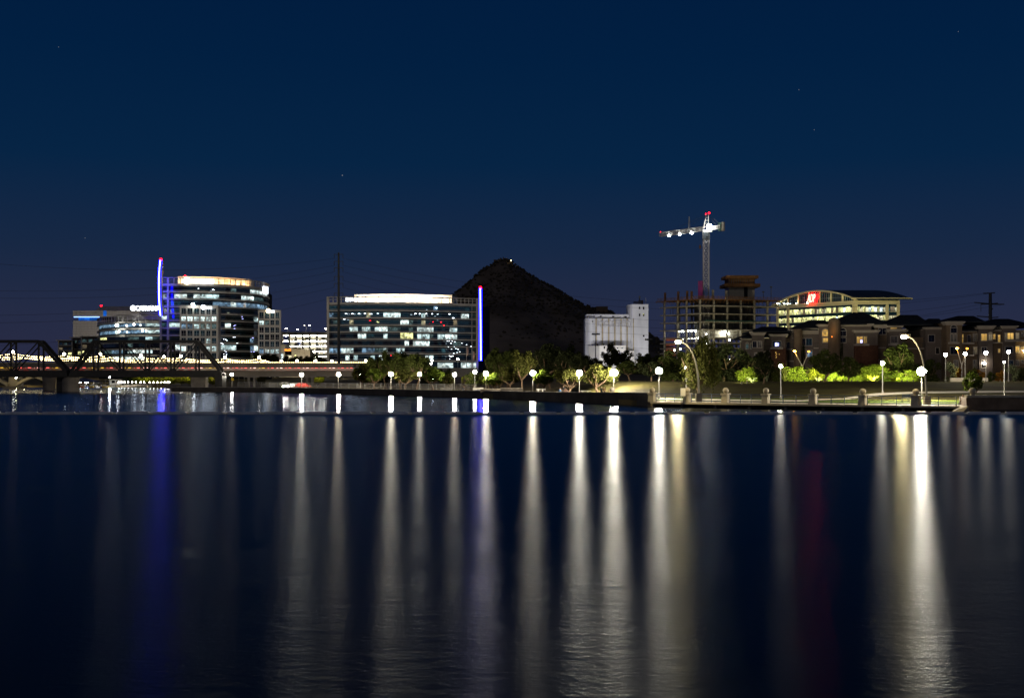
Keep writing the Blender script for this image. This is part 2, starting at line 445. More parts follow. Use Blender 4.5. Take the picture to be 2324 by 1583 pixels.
ribbon('path', M['path'], [(13, 205), (17, 188), (21, 177.5), (26.5, 171.8), (33, 166.0), (38, 162.8), (44, 166.5), (51, 173.5), (58, 176.5), (70, 178), (120, 179)], 2.6, .15)

# the lake: short ripples ruffle the open water, the part behind the float line lies calmer
wm, nt, out = nodes('lake water'); N = nt.nodes; L = nt.links
tc = N.new('ShaderNodeTexCoord'); sx = N.new('ShaderNodeSeparateXYZ'); L.new(tc.outputs['Object'], sx.inputs[0])
far = N.new('ShaderNodeMapRange'); far.inputs[1].default_value = 132.5; far.inputs[2].default_value = 136; L.new(sx.outputs['Y'], far.inputs[0])
def wnoise(sc, st, det):
    mp = N.new('ShaderNodeMapping'); mp.inputs['Scale'].default_value = st; mp.inputs['Rotation'].default_value = (0, 0, R(9)); L.new(tc.outputs['Object'], mp.inputs[0])
    n = N.new('ShaderNodeTexNoise'); n.inputs['Scale'].default_value = sc; n.inputs['Detail'].default_value = det; n.inputs['Roughness'].default_value = .6
    L.new(mp.outputs[0], n.inputs['Vector']); return n
n1 = wnoise(9.0, (.7, 1, 1), 3); n2 = wnoise(2.2, (.6, 1, 1), 2); n3 = wnoise(.30, (.5, 1.0, 1), 5)
rough = N.new('ShaderNodeMapRange'); rough.inputs[3].default_value = WROUGH_NEAR = .276; rough.inputs[4].default_value = .165; L.new(far.outputs[0], rough.inputs[0])
gust = N.new('ShaderNodeMapRange'); gust.inputs[1].default_value = .3; gust.inputs[2].default_value = .7; gust.inputs[3].default_value = 1.0; gust.inputs[4].default_value = 1.24; L.new(n3.outputs[0], gust.inputs[0])
rg = N.new('ShaderNodeMath'); rg.operation = 'MULTIPLY'; L.new(rough.outputs[0], rg.inputs[0]); L.new(gust.outputs[0], rg.inputs[1])
bs = N.new('ShaderNodeMapRange'); bs.inputs[1].default_value = 14; bs.inputs[2].default_value = 115; bs.inputs[3].default_value = 1.0; bs.inputs[4].default_value = .06; L.new(sx.outputs['Y'], bs.inputs[0])
b1 = N.new('ShaderNodeBump'); b1.inputs['Distance'].default_value = .0074; L.new(n1.outputs[0], b1.inputs['Height']); L.new(bs.outputs[0], b1.inputs['Strength'])
b2 = N.new('ShaderNodeBump'); b2.inputs['Distance'].default_value = .013; L.new(n2.outputs[0], b2.inputs['Height']); L.new(bs.outputs[0], b2.inputs['Strength']); L.new(b1.outputs[0], b2.inputs['Normal'])
gl = N.new('ShaderNodeBsdfGlossy'); gl.distribution = 'BECKMANN'; L.new(rg.outputs[0], gl.inputs['Roughness']); L.new(b2.outputs[0], gl.inputs['Normal']); gc = N.new('ShaderNodeMix'); gc.data_type = 'RGBA'; L.new(far.outputs[0], gc.inputs[0]); gc.inputs[6].default_value = (.52, .54, .55, 1); gc.inputs[7].default_value = (.56, .60, .68, 1); L.new(gc.outputs[2], gl.inputs[0])
tg = N.new('ShaderNodeCombineXYZ'); tg.inputs[0].default_value = 1.0; L.new(tg.outputs[0], gl.inputs['Tangent']); gl.inputs['Anisotropy'].default_value = WANISO = .50
df = N.new('ShaderNodeBsdfDiffuse'); df.inputs[0].default_value = (.002, .006, .014, 1)
fr = N.new('ShaderNodeFresnel'); fr.inputs['IOR'].default_value = 1.333
mx = N.new('ShaderNodeMixShader'); L.new(fr.outputs[0], mx.inputs[0]); L.new(df.outputs[0], mx.inputs[1]); L.new(gl.outputs[0], mx.inputs[2]); L.new(mx.outputs[0], out.inputs[0])
b = MB(); b.add([(-4000, -60, 0), (4000, -60, 0), (4000, 4000, 0), (-4000, 4000, 0)], [(0, 1, 2, 3)])
b.build('water', wm, kind='structure')

# ------------------------------------------------------------------ shore walls and the boardwalk
lw = thing('lake_wall', 'long low dark stucco wall along the lakeside promenade', 'wall', (-40, 290, 0))
pts = [(-97, 349, 1.22), (-66, 328, 1.39), (-35, 282, 1.42), (-4.8, 237, 1.45), (8, 203, 1.62), (17.8, 178, 1.87), (18.9, 170, 1.95)]
for i, (a, c) in enumerate(zip(pts, pts[1:])):
    dx, dy = c[0] - a[0], c[1] - a[1]; Ln = math.hypot(dx, dy); nx, ny = -dy / Ln * .4, dx / Ln * .4
    mb = MB(); poly = [(a[0], a[1]), (c[0], c[1]), (c[0] + abs(nx), c[1] + abs(ny)), (a[0] + abs(nx), a[1] + abs(ny))]
    mb.prism(poly, -1.2, [a[2] - .12, c[2] - .12, c[2] - .12, a[2] - .12]); mb.build('wall_panel', M['wall'], lw)
    mb = MB(); ex, ey = nx / .4 * .06, ny / .4 * .06
    poly = [(a[0] - abs(ex), a[1] - abs(ey)), (c[0] - abs(ex), c[1] - abs(ey)), (c[0] + abs(nx) + abs(ex), c[1] + abs(ny) + abs(ey)), (a[0] + abs(nx) + abs(ex), a[1] + abs(ny) + abs(ey))]
    mb.prism(poly, [a[2] - .12, c[2] - .12, c[2] - .12, a[2] - .12], [a[2], c[2], c[2], a[2]]); mb.build('coping', M['cap'], lw)
qw = MB(); qw.band([(-128.3, 452), (-121, 440), (-97.2, 349.2)], -1, 1.15, .2, .3)
o = qw.build('quay_wall', M['wall']); tag(o, 'low dark quay wall under the right end of the black truss bridge', 'wall')
rw = thing('stone_wall', 'brown split stone wall with sandstone cap right of the blue railing', 'wall', (60, 141, 0))
mb = MB(); mb.prism([(52.6, 141), (75, 139.6), (75, 140.2), (53.1, 141.6)], -.6, 1.72); mb.build('wall_face', M['wall2'], rw)
mb = MB(); mb.prism([(52.6, 141.62), (53.1, 141.62), (55, 149), (54.5, 149)], -.6, 1.72); mb.build('return_wall', M['wall2'], rw)
mb = MB(); mb.prism([(52.4, 140.85), (60.6, 140.32), (60.6, 141.3), (52.4, 141.85)], 1.72, 2.0); mb.build('cap', M['cap'], rw)
mb = MB(); mb.prism([(60.62, 140.3), (75, 139.4), (75, 140.5), (60.62, 141.3)], 1.72, 1.98); mb.build('cap', M['cap'], rw)
mb = MB(); mb.prism([(51.6, 139.6), (75, 138.2), (75, 139.55), (53, 140.95)], -.8, [.05, .05, .35, .35]); mb.build('footing', M['wall'], rw)
mb = MB(); mb.prism([(50.4, 140.2), (51.2, 139.4), (52.5, 140.6), (52.3, 142.4)], -.8, [.15, -.1, .75, .75]); mb.build('buttress', M['cap'], rw)
bw = thing('boardwalk', 'concrete boardwalk slab on piles carrying the ball topped pillars', 'boardwalk', (34, 158, 0))
fl = [(18.9, 167.3), (33, 156.2), (47.7, 144.6), (52.3, 141.9)]
mb = MB(); mb.prism(fl + [(55, 149.5), (50, 151.5), (33.5, 163.6), (21.5, 174)], .47, .72); mb.build('slab', M['cap'], bw)
mb = MB(); mb.band([(19.6, 168.6), (33.6, 157.6), (48.3, 146)], .0, .468, .0, .3); mb.build('fascia', M['wall'], bw)
mb = MB(); mb.band([(21.5, 174), (33.5, 163.4), (50, 151.3), (54.6, 149.4)], -1, .46, .0, .3); mb.build('back_wall', M['wall'], bw)
for t in (0, .12, .26, .4, .54, .68, .82, .96):
    mb = MB(); mb.tube([(lerp(19.5, 47.9, t), lerp(167.9, 145.3, t), -1.2), (lerp(19.5, 47.9, t), lerp(167.9, 145.3, t), .465)], .22, 8); mb.build('pile', M['pier'], bw)

# pillars with stone balls
def pillar(x, y, z, h, label, group):
    r = thing('ball_pillar', label, 'pillar', (x, y, z), group)
    a = math.atan2(-22.6, 28.6)
    mb = MB(); w0, w1 = .92, .74
    vs = []
    for (w, zz) in ((w0, 0), (w1, h)):
        for (i, j) in ((-.5, -.5), (.5, -.5), (.5, .5), (-.5, .5)):
            X, Y = i * w, j * w; vs.append((X * math.cos(a) - Y * math.sin(a), X * math.sin(a) + Y * math.cos(a), zz))
    mb.add(vs, [(3, 2, 1, 0), (4, 5, 6, 7), (0, 1, 5, 4), (1, 2, 6, 5), (2, 3, 7, 6), (3, 0, 4, 7)])
    link('shaft', mb.mesh('shaft', M['cap']), r)
    link('capstone', MB().box((0, 0, h + .12), (1.0, 1.0, .24), a).mesh('capstone', M['cap']), r)
    me = MB().sphere((0, 0, h + .24 + .36), .39, 20, 12).mesh('ball', M['cap']); me.shade_smooth(); link('ball', me, r)
    return r
PIL = [(1480.4, 'rounded stone ball pillar where the dark lake wall meets the blue railing'), (1560, 'ball pillar with a white meter box beside it'),
       (1647, 'ball pillar just right of the curved lamp pole near the crane'), (1738.4, 'ball pillar left of the slim lamp in front of the left apartments'),
       (1845.5, 'ball pillar below the tall red letter sign'), (1958, 'ball pillar in front of the dark lawn, left of the globe lamp on the verge'),
       (2078.4, 'ball pillar right beside the brightest lamp of the boardwalk')]
ppos = []
for px, lb in PIL:
    k = (px - CX) / S
    # meet the ray with the front line of the slab, a little inside it
    x0, y0, x1, y1 = 19.4, 167.6, 47.9, 145.1
    t = (k * y0 - x0) / ((x1 - x0) - k * (y1 - y0)); x, y = lerp(x0, x1, t), lerp(y0, y1, t)
    ppos.append((x, y)); pillar(x, y, .721, 1.0, lb, 'stone ball pillars along the boardwalk')
def wall_ball(x, y, z, lb):
    r = thing('stone_ball', lb, 'stone ball', (x, y, z), 'stone balls on the shore walls')
    link('plinth', MB().box((0, 0, .06), (.5, .5, .12)).mesh('plinth', M['cap']), r)
    me = MB().sphere((0, 0, .48), .40, 20, 12).mesh('ball', M['cap']); me.shade_smooth(); link('ball', me, r)
wall_ball(53.2, 141.3, 2.0, 'stone ball on the corner of the brown stone wall')
xb = Xp(1423, 186); wall_ball(15.2, 185.1, 1.72, 'stone ball on the dark lake wall left of all pillars')

# blue railings between the pillars
ends = ppos + [(52.2, 142.2)]
RL = ['section with the white meter box behind it', 'section in front of the curved lamp pole', 'section left of the pillar by the slim lamp', 'section in front of the bright walkway',
      'section below the dark evergreen cypress', 'section in front of the green verge and bench', 'rightmost section with the seated person behind it']
post_me = MB().box((0, 0, .54), (.07, .07, 1.08)).mesh('railing_post', M['railblue'])
for (a, c), lb in zip(zip(ends, ends[1:]), RL):
    r = thing('railing', 'blue metal boardwalk railing, ' + lb, 'railing', (a[0], a[1], .721), 'blue railing sections along the boardwalk')
    d = Vector((c[0] - a[0], c[1] - a[1], 0)); Ln = d.length; u = d / Ln
    for zz in (.18, .48, .78, 1.08):
        mb = MB().bar(u * .55 + Vector((0, 0, zz)), u * (Ln - .5) + Vector((0, 0, zz)), .055 if zz < 1 else .075); link('rail', mb.mesh('rail', M['railblue']), r)
    n = max(2, round(Ln / 2.2))
    for i in range(n + 1):
        p = u * lerp(.6, Ln - .55, i / n); link('railing_post', post_me, r, p)

# ------------------------------------------------------------------ float line across the lake
fr_ = thing('lake_float', 'grey float segment of the barrier line across the lake', 'float', (0, 134, 0), 'floats of the barrier line across the lake')
bm = bmesh.new(); bmesh.ops.create_cube(bm, size=1); bmesh.ops.scale(bm, vec=(3.55, .5, .50), verts=bm.verts); bmesh.ops.translate(bm, vec=(0, 0, .05), verts=bm.verts)
bmesh.ops.bevel(bm, geom=[e for e in bm.edges], offset=.07, segments=2, affect='EDGES')
me = bpy.data.meshes.new('pontoon'); bm.to_mesh(me); bm.free(); me.materials.append(M['float']); link('pontoon', me, fr_)
link('coupling', MB().box((2.02, 0, .06), (.46, .30, .26)).mesh('coupling', M['floatcap']), fr_)
MARKS = [(28, 'the lamp in the left truss span'), (111, 'the tapering flared pier'), (160, 'the thick round river pier'), (248, 'the lamp over the boat landing'), (330, 'the glowing far bank trees'), (364, 'the bowed blue mast'), (453, 'the square bank pier'),
         (526, 'the lamp with the road sign'), (600, 'the slim paired columns'), (656, 'the car headlights'), (768, 'the dark steel pole'), (818, 'the dim slim lamp'), (887, 'the bright lamp before the wide office'), (952, 'the lamp near the pale lit tree'), (1031, 'the lamp by the sapling'),
         (1102, 'the lamp below the straight blue mast'), (1209, 'the lamp below the hill'), (1315, 'the lamp left of the silo'), (1393, 'the very bright lamp below the silo'), (1480, 'the leftmost ball pillar'), (1560, 'the meter box pillar'), (1647, 'the third ball pillar'), (1738, 'the fourth ball pillar'),
         (1845, 'the fifth ball pillar'), (1958, 'the sixth ball pillar'), (2078, 'the rightmost ball pillar'), (2206, 'the corner stone ball'), (2290, 'the brown stone wall')]
used_marks = {}
for k in range(33):
    px = 2191.9 + 42 - (k - 3) * 84.0
    if not -40 < px < 2364: continue
    o = fr_ if not used_marks else copy_tree(fr_); used_marks[k] = px
    o.location = (Xp(px, 134), 134 + rnd.uniform(-.12, .12), 0); o.rotation_euler.z = R(rnd.uniform(-.8, .8))
    mk = min(MARKS, key=lambda m_: abs(m_[0] - px)); dx_ = px - mk[0]
    if True: o['label'] = 'grey barrier float on the water ' + ('right below ' if abs(dx_) < 22 else 'just left of ' if dx_ < 0 else 'just right of ') + mk[1]

# ------------------------------------------------------------------ bridges
SB = 8.05
def truss(label, pts_top, end_l, end_r, d, depth, diag):
    """pts_top: picture columns of the panel points of the near truss; end_l/end_r: feet of the end posts (None: runs on)"""
    r = thing('truss_bridge', label, 'bridge', (Xp(pts_top[0], d), d, 0), 'black truss spans of the rail bridge')
    zt, zb = Zp(774, d), Zp(842.5, d)
    xs = [Xp(p, d) for p in pts_top]; xl = Xp(end_l, d) if end_l is not None else None; xr = Xp(end_r, d) if end_r is not None else None
    for yy in (d, d + depth):
        B = lambda p, c, w, h, nm: MB().bar((p[0], yy, p[1]), (c[0], yy, c[1]), w, h).build(nm, M['steel'], r)
        B((xs[0], zt), (xs[-1], zt), .55, .75, 'top_chord')
        x0, x1 = (xl if xl is not None else xs[0]), (xr if xr is not None else xs[-1])
        B((x0, zb), (x1, zb), .5, .6, 'bottom_chord')
        if xl is not None: B((xl, zb), (xs[0], zt), .6, .8, 'end_post')
        if xr is not None: B((xr, zb), (xs[-1], zt), .6, .8, 'end_post')
        for x in xs: B((x, zb), (x, zt), .45, .45, 'vertical')
        for (i, j, w) in diag: B((xs[i], zt), (xs[j], zb), w, w, 'diagonal')
    for i, x in enumerate(xs):
        MB().bar((x, d + .3, zt), (x, d + depth - .3, zt), .3, .4).build('cross_strut', M['steel'], r)
        if i in (0, len(xs) - 1): MB().bar((x, d + .3, zt - 1.3), (x, d + depth - .3, zt - 1.3), .2, .3).build('cross_strut', M['steel'], r)
    x0, x1 = (xl if xl is not None else xs[0]), (xr if xr is not None else xs[-1])
    mb = MB()
    for yy in (d - .1, d + depth + .1): mb.box(((x0 + x1) / 2, yy, zb - .95), (x1 - x0 + 1.0, .35, 1.3))
    mb.build('plate_girder', M['steel'], r)
    MB().box(((x0 + x1) / 2, d + depth / 2, zb - .45), (x1 - x0 + 1.0, depth - .4, .25)).build('track_deck', M['steel'], r)
    return r
truss('black steel truss span at the left edge, ending over the round river pier', [-161, -99, -37, 25, 88], None, 149, 345, 3.6,
      [(4, 3, .3), (3, 2, .3), (2, 1, .3), (1, 0, .3), (2, 3, .18), (3, 2, .18)])
truss('long black steel truss span in front of the two left office buildings', [213, 272, 330.5, 388, 445], 161, 500, 345, 3.6,
      [(0, 1, .28), (1, 2, .26), (4, 3, .28), (3, 2, .26), (2, 1, .16), (2, 3, .16)])
def pier(label, pxc, d, w0, w1, z0, z1, m, flat=1.0):
    p = MB().tube([(0, 0, z0), (0, 0, lerp(z0, z1, .85)), (0, 0, z1)], [w0, lerp(w0, w1, .8), w1], 20)
    o = p.build('bridge_pier', m, smooth=False); o.location = (Xp(pxc, d), d, 0); o.scale = (1, flat, 1)
    tag(o, label, 'bridge pier', 'concrete piers under the bridges'); return o
zu = Zp(853.5, 345)
pier('thick round river pier under the joint of the two black truss spans', 160.5, 347.3, 2.35, 2.35, -1, zu, M['pier'])
o = MB().box((Xp(146.2, 349), 349, 1.6), (2.9, 4.6, 5.2)).build('bridge_pier', M['steel']); tag(o, 'dark square pier just left of the thick round river pier', 'bridge pier', 'concrete piers under the bridges')
pier('tapering flared pier left of the thick round river pier', 111.5, 372, 1.55, 2.1, -1, 4.6, M['pier'])
o = MB().box((Xp(453, 349), 349, 2.3), (3.9, 4.2, 4.2)).build('bridge_pier', M['pier']); tag(o, 'square concrete pier standing on the bank under the long truss span', 'bridge pier', 'concrete piers under the bridges')
o = MB().box((Xp(500, 347), 347.5, 2.3), (2.0, 5.0, 4.1)).build('bridge_pier', M['steel']); tag(o, 'dark abutment under the right end of the long truss span', 'bridge pier', 'concrete piers under the bridges')
for px, lb in ((571, 'slim paired columns under the light rail bridge, left of the glaring headlights'), (703, 'slim paired columns under the light rail bridge behind the red car')):
    r = thing('bridge_pier', lb, 'bridge pier', (Xp(px, 378), 378, .8), 'slim light rail columns on the bank')
    for s_ in (-.85, .85): link('column', MB().tube([(s_, 0, 0), (s_, 0, 3.2)], .45, 10).mesh('column', M['pier']), r)
    link('pier_cap', MB().box((0, 0, 3.4), (4.6, 1.4, .5)).mesh('pier_cap', M['pier']), r)

# light rail bridge: concrete deck on a tube truss with coloured lights
lr = thing('light_rail_bridge', 'long concrete light rail bridge with red and yellow lit truss below its deck', 'bridge', (-100, 372, 4))
LD0, LD1, LX0, LX1 = 368.0, 380.0, Xp(-140, 368), Xp(802, 380)
def lpt(t): return (lerp(LX0, LX1, t), lerp(LD0, LD1, t))
p0, p1 = lpt(0), lpt(1)
MB().band([p0, p1], 7.25, 8.35, .2, .15).build('parapet', M['deckc'], lr)
MB().band([(p0[0], p0[1] + 7), (p1[0], p1[1] + 7)], 7.25, 8.30, .1, .2).build('parapet', M['deckc'], lr)
MB().band([p0, p1], 7.0, 7.25, .5, 7.4).build('deck', M['deckc'], lr)
MB().band([p0, p1], 5.75, 6.05, .1, .45).build('bottom_chord', M['pier'], lr)
pa, pb = lpt(.64), lpt(1.0)
MB().band([pa, pb], 4.2, 5.9, -.6, 6.5).build('approach_girder', M['deckc'], lr)
MB().band([(p0[0], p0[1] + 2.8), (p1[0], p1[1] + 2.8)], 6.05, 6.98, .0, .2).build('web_plate', M['white'], lr)
nseg = 46
rr = random.Random(5)
patt = 'RRRYRRYYRRRRYRRRYYRRYRRRRYRRRYYRRRRYRRRRRRRRRR'
for i in range(nseg):
    a, c = lpt(i / nseg), lpt((i + 1) / nseg); mdl = ((a[0] + c[0]) / 2, (a[1] + c[1]) / 2)
    MB().bar((a[0], a[1] + .3, 6.05), (mdl[0], mdl[1] + .3, 7.0), .22).build('truss_diagonal', M['white'], lr)
    MB().bar((mdl[0], mdl[1] + .3, 7.0), (c[0], c[1] + .3, 6.05), .22).build('truss_diagonal', M['white'], lr)
    mm = M['red_led'] if patt[i] == 'R' else M['yel_led']
    if i % 3 == 1 and patt[i] == 'R': mm = M['pink_led']
    w = (c[0] - a[0]) * .40
    MB().box((mdl[0], mdl[1] + 1.3, 6.90), (w * 2 * .8, .10, .10)).build('light_strip', mm, lr)

# road bridge with string lights
mb_ = thing('road_bridge', 'pale concrete road bridge behind the light rail, hung with warm string lights', 'bridge', (-100, 436, 6))
MX0, MX1 = Xp(-140, 434), Xp(860, 446)
A, Bq = (MX0, 434), (MX1, 446)
MB().band([A, Bq], 7.3, 8.6, .3, 12).build('deck', M['arch'], mb_)
MB().band([A, Bq], 8.6, 9.3, .1, .25).build('parapet', M['arch'], mb_)
MB().band([(A[0], A[1] + 11.6), (Bq[0], Bq[1] + 11.6)], 8.6, 9.3, .1, .25).build('parapet', M['arch'], mb_)
for px, top in ((26.5, 7.3), (130, 7.3)):
    x = Xp(px, 436); MB().box((x, 440, 3.2), (3.0 if px < 100 else 2.2, 6, 8.19)).build('arch_pier', M['arch'], mb_)
    for s_ in (-1, 1):
        pts = [(x + s_ * 1.3, 437, 1.2), (x + s_ * 4.2, 437, 2.9), (x + s_ * 7.2, 437, 4.1), (x + s_ * 9.2, 437, 4.4)]
        mb = MB()
        for a, c in zip(pts, pts[1:]): mb.bar(a, c, 3.0, .9)
        mb.build('arch_rib', M['arch'], mb_)
        for e in (3.1, 6.4): MB().box((x + s_ * e, 437, 5.5), (.35, 2.0, 3.55 - (e > 5) * .9)).build('spandrel_post', M['arch'], mb_)
MB().box((Xp(26, 436), 439, .2), (6.0, 7, 1.2)).build('pier_footing', M['pier'], mb_)
# lamp posts of the bridge and the strings of bulbs between them
posts = [(-90, 800), (29, 798), (145.6, 803), (228, 803), (320, 806), (371.5, 808), (410.5, 807.5), (511, 810), (588, 810.5), (639, 820), (674, 819.5), (715.8, 820.4), (753, 821), (830, 822)]
bp = []
for i, (px, py) in enumerate(posts):
    t = (px + 140) / 1000; d = lerp(434, 446, t) + .4; x = Xp(px, d); zz = Zp(py, d)
    bp.append((x, d, zz))
    lbs = ['beyond the left edge of the frame', 'between the verticals of the left truss span', 'above the meeting of the two truss spans', 'in front of the round left office', 'below the white roof sign', 'below the blue neon mast',
           'left of the tall left office', 'before the grid wing of the tall office', 'under the recessed bands of the tall office', 'near the right wing of the tall office', 'in front of the car park exit', 'in front of the car park hedge', 'left of the dark steel pole', 'right of the dark steel pole']
    r = thing('bridge_lamp', 'globe lamp on the road bridge parapet, ' + lbs[i], 'street lamp', (x, d, 9.3), 'globe lamps along the road bridge')
    h = max(.6, zz - 9.3)
    link('post', MB().tube([(0, 0, 0), (0, 0, h - .25)], [.18, .12], 8).mesh('post', M['arch']), r)
    me = MB().sphere((0, 0, h), .42, 8, 6).mesh('globe', lampmat(45, WARM)); link('globe', me, r)
def octa(mb, c, r_):
    mb.add([(c[0] + r_, c[1], c[2]), (c[0] - r_, c[1], c[2]), (c[0], c[1] + r_, c[2]), (c[0], c[1] - r_, c[2]), (c[0], c[1], c[2] + r_), (c[0], c[1], c[2] - r_)],
           [(0, 2, 4), (2, 1, 4), (1, 3, 4), (3, 0, 4), (2, 0, 5), (1, 2, 5), (3, 1, 5), (0, 3, 5)])
sl = thing('string_lights', 'swags of warm string lights hung between the road bridge lamps', 'string lights', (-60, 440, 9))
for row, (dz, dy, sag) in enumerate(((-.5, 0, 1.0), (-1.4, .2, .8), (-.9, 11.4, 1.2), (-2.0, 11.2, .6))):
    mb = MB(); wire = MB()
    for (a, c) in zip(bp, bp[1:]):
        Ln = math.hypot(c[0] - a[0], c[1] - a[1]); n = max(3, int(Ln / .62)); pp = []
        for k in range(n + 1):
            t = k / n; z = lerp(a[2], c[2], t) + dz - sag * 4 * t * (1 - t) * min(1, Ln / 14) * .8
            z = max(z, 9.45); p = (lerp(a[0], c[0], t), lerp(a[1], c[1], t) + dy, z); pp.append(p)
            if rr.random() < .93: octa(mb, (p[0], p[1], p[2] - .1), .185 * rr.uniform(.8, 1.2))
        wire.tube(pp, .02, 3, False)
    mb.build('bulbs', M['bulb'], sl, kind='stuff', recalc=False); wire.build('wire', M['darkpole'], sl, recalc=False)

# ------------------------------------------------------------------ facades
pane_me = MB().box((0, 0, 0), (1, .08, 1)).mesh('window_pane', M['glass_d'])
class Face:
    def __init__(s, px0, d0, px1, d1):
        s.p0 = (Xp(px0, d0), d0); s.p1 = (Xp(px1, d1), d1)
        dx, dy = s.p1[0] - s.p0[0], s.p1[1] - s.p0[1]; s.L = math.hypot(dx, dy); s.a = math.atan2(dy, dx); s.d = (dx / s.L, dy / s.L); s.n = (s.d[1], -s.d[0])
    def u(s, px):
        k = (px - CX) / S; dx, dy = s.d
        return (k * s.p0[1] - s.p0[0]) / (dx - k * dy)
    def y(s, u): return s.p0[1] + s.d[1] * u
    def uz(s, px, py):
        u = s.u(px); return u, HC + (HY - py) * s.y(u) / S
    def pt(s, u, z, out=0.0): return Vector((s.p0[0] + s.d[0] * u + s.n[0] * out, s.p0[1] + s.d[1] * u + s.n[1] * out, z))
    def px(s, u): p = s.pt(u, 0); return CX + p.x / p.y * S
    def box(s, mb, u0, u1, z0, z1, out, inn):
        c = s.pt((u0 + u1) / 2, (z0 + z1) / 2, (out - inn) / 2); mb.box(c, (u1 - u0, out + inn, z1 - z0), s.a); return mb
    def pane(s, root, u0, u1, z0, z1, m, out=0.0, name='window_pane'):
        return link(name, pane_me, root, s.pt((u0 + u1) / 2, (z0 + z1) / 2, out) - root_loc(root), s.a, (u1 - u0, 1, z1 - z0), m)
def inspan(px, spans):
    for sp in spans:
        if sp[0] <= px <= sp[1]: return sp[2] if len(sp) > 2 else 'lit_c'
    return None
def path_px(pts, n):
    """pts: (column, distance); n+1 evenly spaced plan points"""
    P = [(Xp(a, d), d) for a, d in pts]; seg = [math.hypot(b[0] - a[0], b[1] - a[1]) for a, b in zip(P, P[1:])]; T = sum(seg); res = []
    for i in range(n + 1):
        t = T * i / n; k = 0
        while k < len(seg) - 1 and t > seg[k]: t -= seg[k]; k += 1
        res.append((lerp(P[k][0], P[k + 1][0], t / seg[k]), lerp(P[k][1], P[k + 1][1], t / seg[k])))
    return res
def smooth(pts, it=3):
    for _ in range(it):
        r_ = [pts[0]]
        for a, b in zip(pts, pts[1:]):
            r_ += [(.75 * a[0] + .25 * b[0], .75 * a[1] + .25 * b[1]), (.25 * a[0] + .75 * b[0], .25 * a[1] + .75 * b[1])]
        r_.append(pts[-1]); pts = r_
    return pts
def ribbon_floor(root, path, z0, z1, spans, dark=('glass_d',), gap=.05):
    for a, b in zip(path, path[1:]):
        c = ((a[0] + b[0]) / 2, (a[1] + b[1]) / 2); px = CX + c[0] / c[1] * S
        dx, dy = b[0] - a[0], b[1] - a[1]
        m = inspan(px, spans)
        if m is None: m = rnd.choice(dark)
        link('window_pane', pane_me, root, Vector((c[0], c[1], (z0 + z1) / 2)) - root_loc(root), math.atan2(dy, dx), (math.hypot(dx, dy) - gap, 1, z1 - z0), M[m])
def sx(n, spans): return [(q(n, a[0], 0)[0], q(n, a[1], 0)[0]) + tuple(a[2:]) for a in spans]
def uplight(root, p, aim, e, c=(1, .72, .42), spot=R(130)):
    f = link('uplight', MB().box((0, 0, 0), (.5, .4, .3)).mesh('uplight', M['galv']), root, Vector(p) - root_loc(root))
    o = lamp('uplight_beam', 'SPOT', Vector(p) + Vector((0, 0, .3)), e, c, root, .15, spot, aim, .8)
    return f

# ---- second office: long, gently bowed block with a glowing roof storey
o2 = thing('office_building', 'wide eight storey glass office block with white glowing roof storey beside the dark hill', 'building', (Xp(915, 600), 600, 8))
P2 = smooth([(q(3, 135, 0)[0], 590), (q(3, 500, 0)[0], 586), (q(3, 950, 0)[0], 590), (q(3, 1500, 0)[0], 603)])
path = path_px(P2, 36)
zz = lambda y: Zp(q(3, 0, y)[1], 590)
body = path_px(P2, 12)
MB().prism([(x + .0, y + .5) for x, y in body] + [(body[-1][0] + 6, body[-1][1] + 30), (body[0][0] - 4, body[0][1] + 32)], 3, zz(535)).build('wall', M['core'], o2)
fl2 = [(550, 605), (618, 675), (685, 741), (750, 804), (812, 871), (878, 936), (944, 1003), (1012, 1070)]
sp2 = [[(142, 200, 'lit_t'), (1120, 1140, 'lit_b'), (1405, 1420, 'lit_t')],
       [(142, 172, 'lit_b'), (480, 508, 'lit_w'), (628, 778, 'lit_h'), (995, 1020, 'lit_c'), (1360, 1446, 'lit_h')],
       [(180, 205, 'lit_d'), (322, 358, 'lit_w'), (812, 872, 'lit_h'), (872, 925, 'lit_d'), (995, 1015, 'lit_w'), (1285, 1305, 'lit_p')],
       [(322, 345, 'lit_c'), (362, 388, 'lit_h'), (432, 470, 'lit_h'), (470, 510, 'lit_c'), (552, 662, 'lit_h'), (690, 780, 'lit_d'), (872, 920, 'lit_d'), (945, 1098, 'lit_h'), (1262, 1310, 'lit_c')],
       [(405, 460, 'lit_h'), (480, 540, 'lit_t'), (642, 662, 'lit_c'), (783, 912, 'lit_y'), (940, 1062, 'lit_c'), (1062, 1090, 'lit_d'), (1155, 1202, 'lit_c'), (1228, 1332, 'lit_h')],
       [(505, 520, 'lit_b'), (848, 892, 'lit_h'), (922, 1066, 'lit_h'), (1094, 1112, 'lit_h'), (1160, 1186, 'lit_c'), (1290, 1360, 'lit_d')],
       [(148, 232, 'lit_b'), (235, 312, 'lit_h'), (320, 345, 'lit_c'), (455, 560, 'lit_b'), (560, 640, 'lit_d'), (645, 676, 'lit_c'), (742, 768, 'lit_h'), (775, 836, 'lit_c'), (1160, 1200, 'lit_t')],
       [(278, 312, 'lit_h'), (345, 402, 'lit_c'), (505, 545, 'lit_c'), (585, 625, 'lit_h'), (1025, 1112, 'lit_h')]]
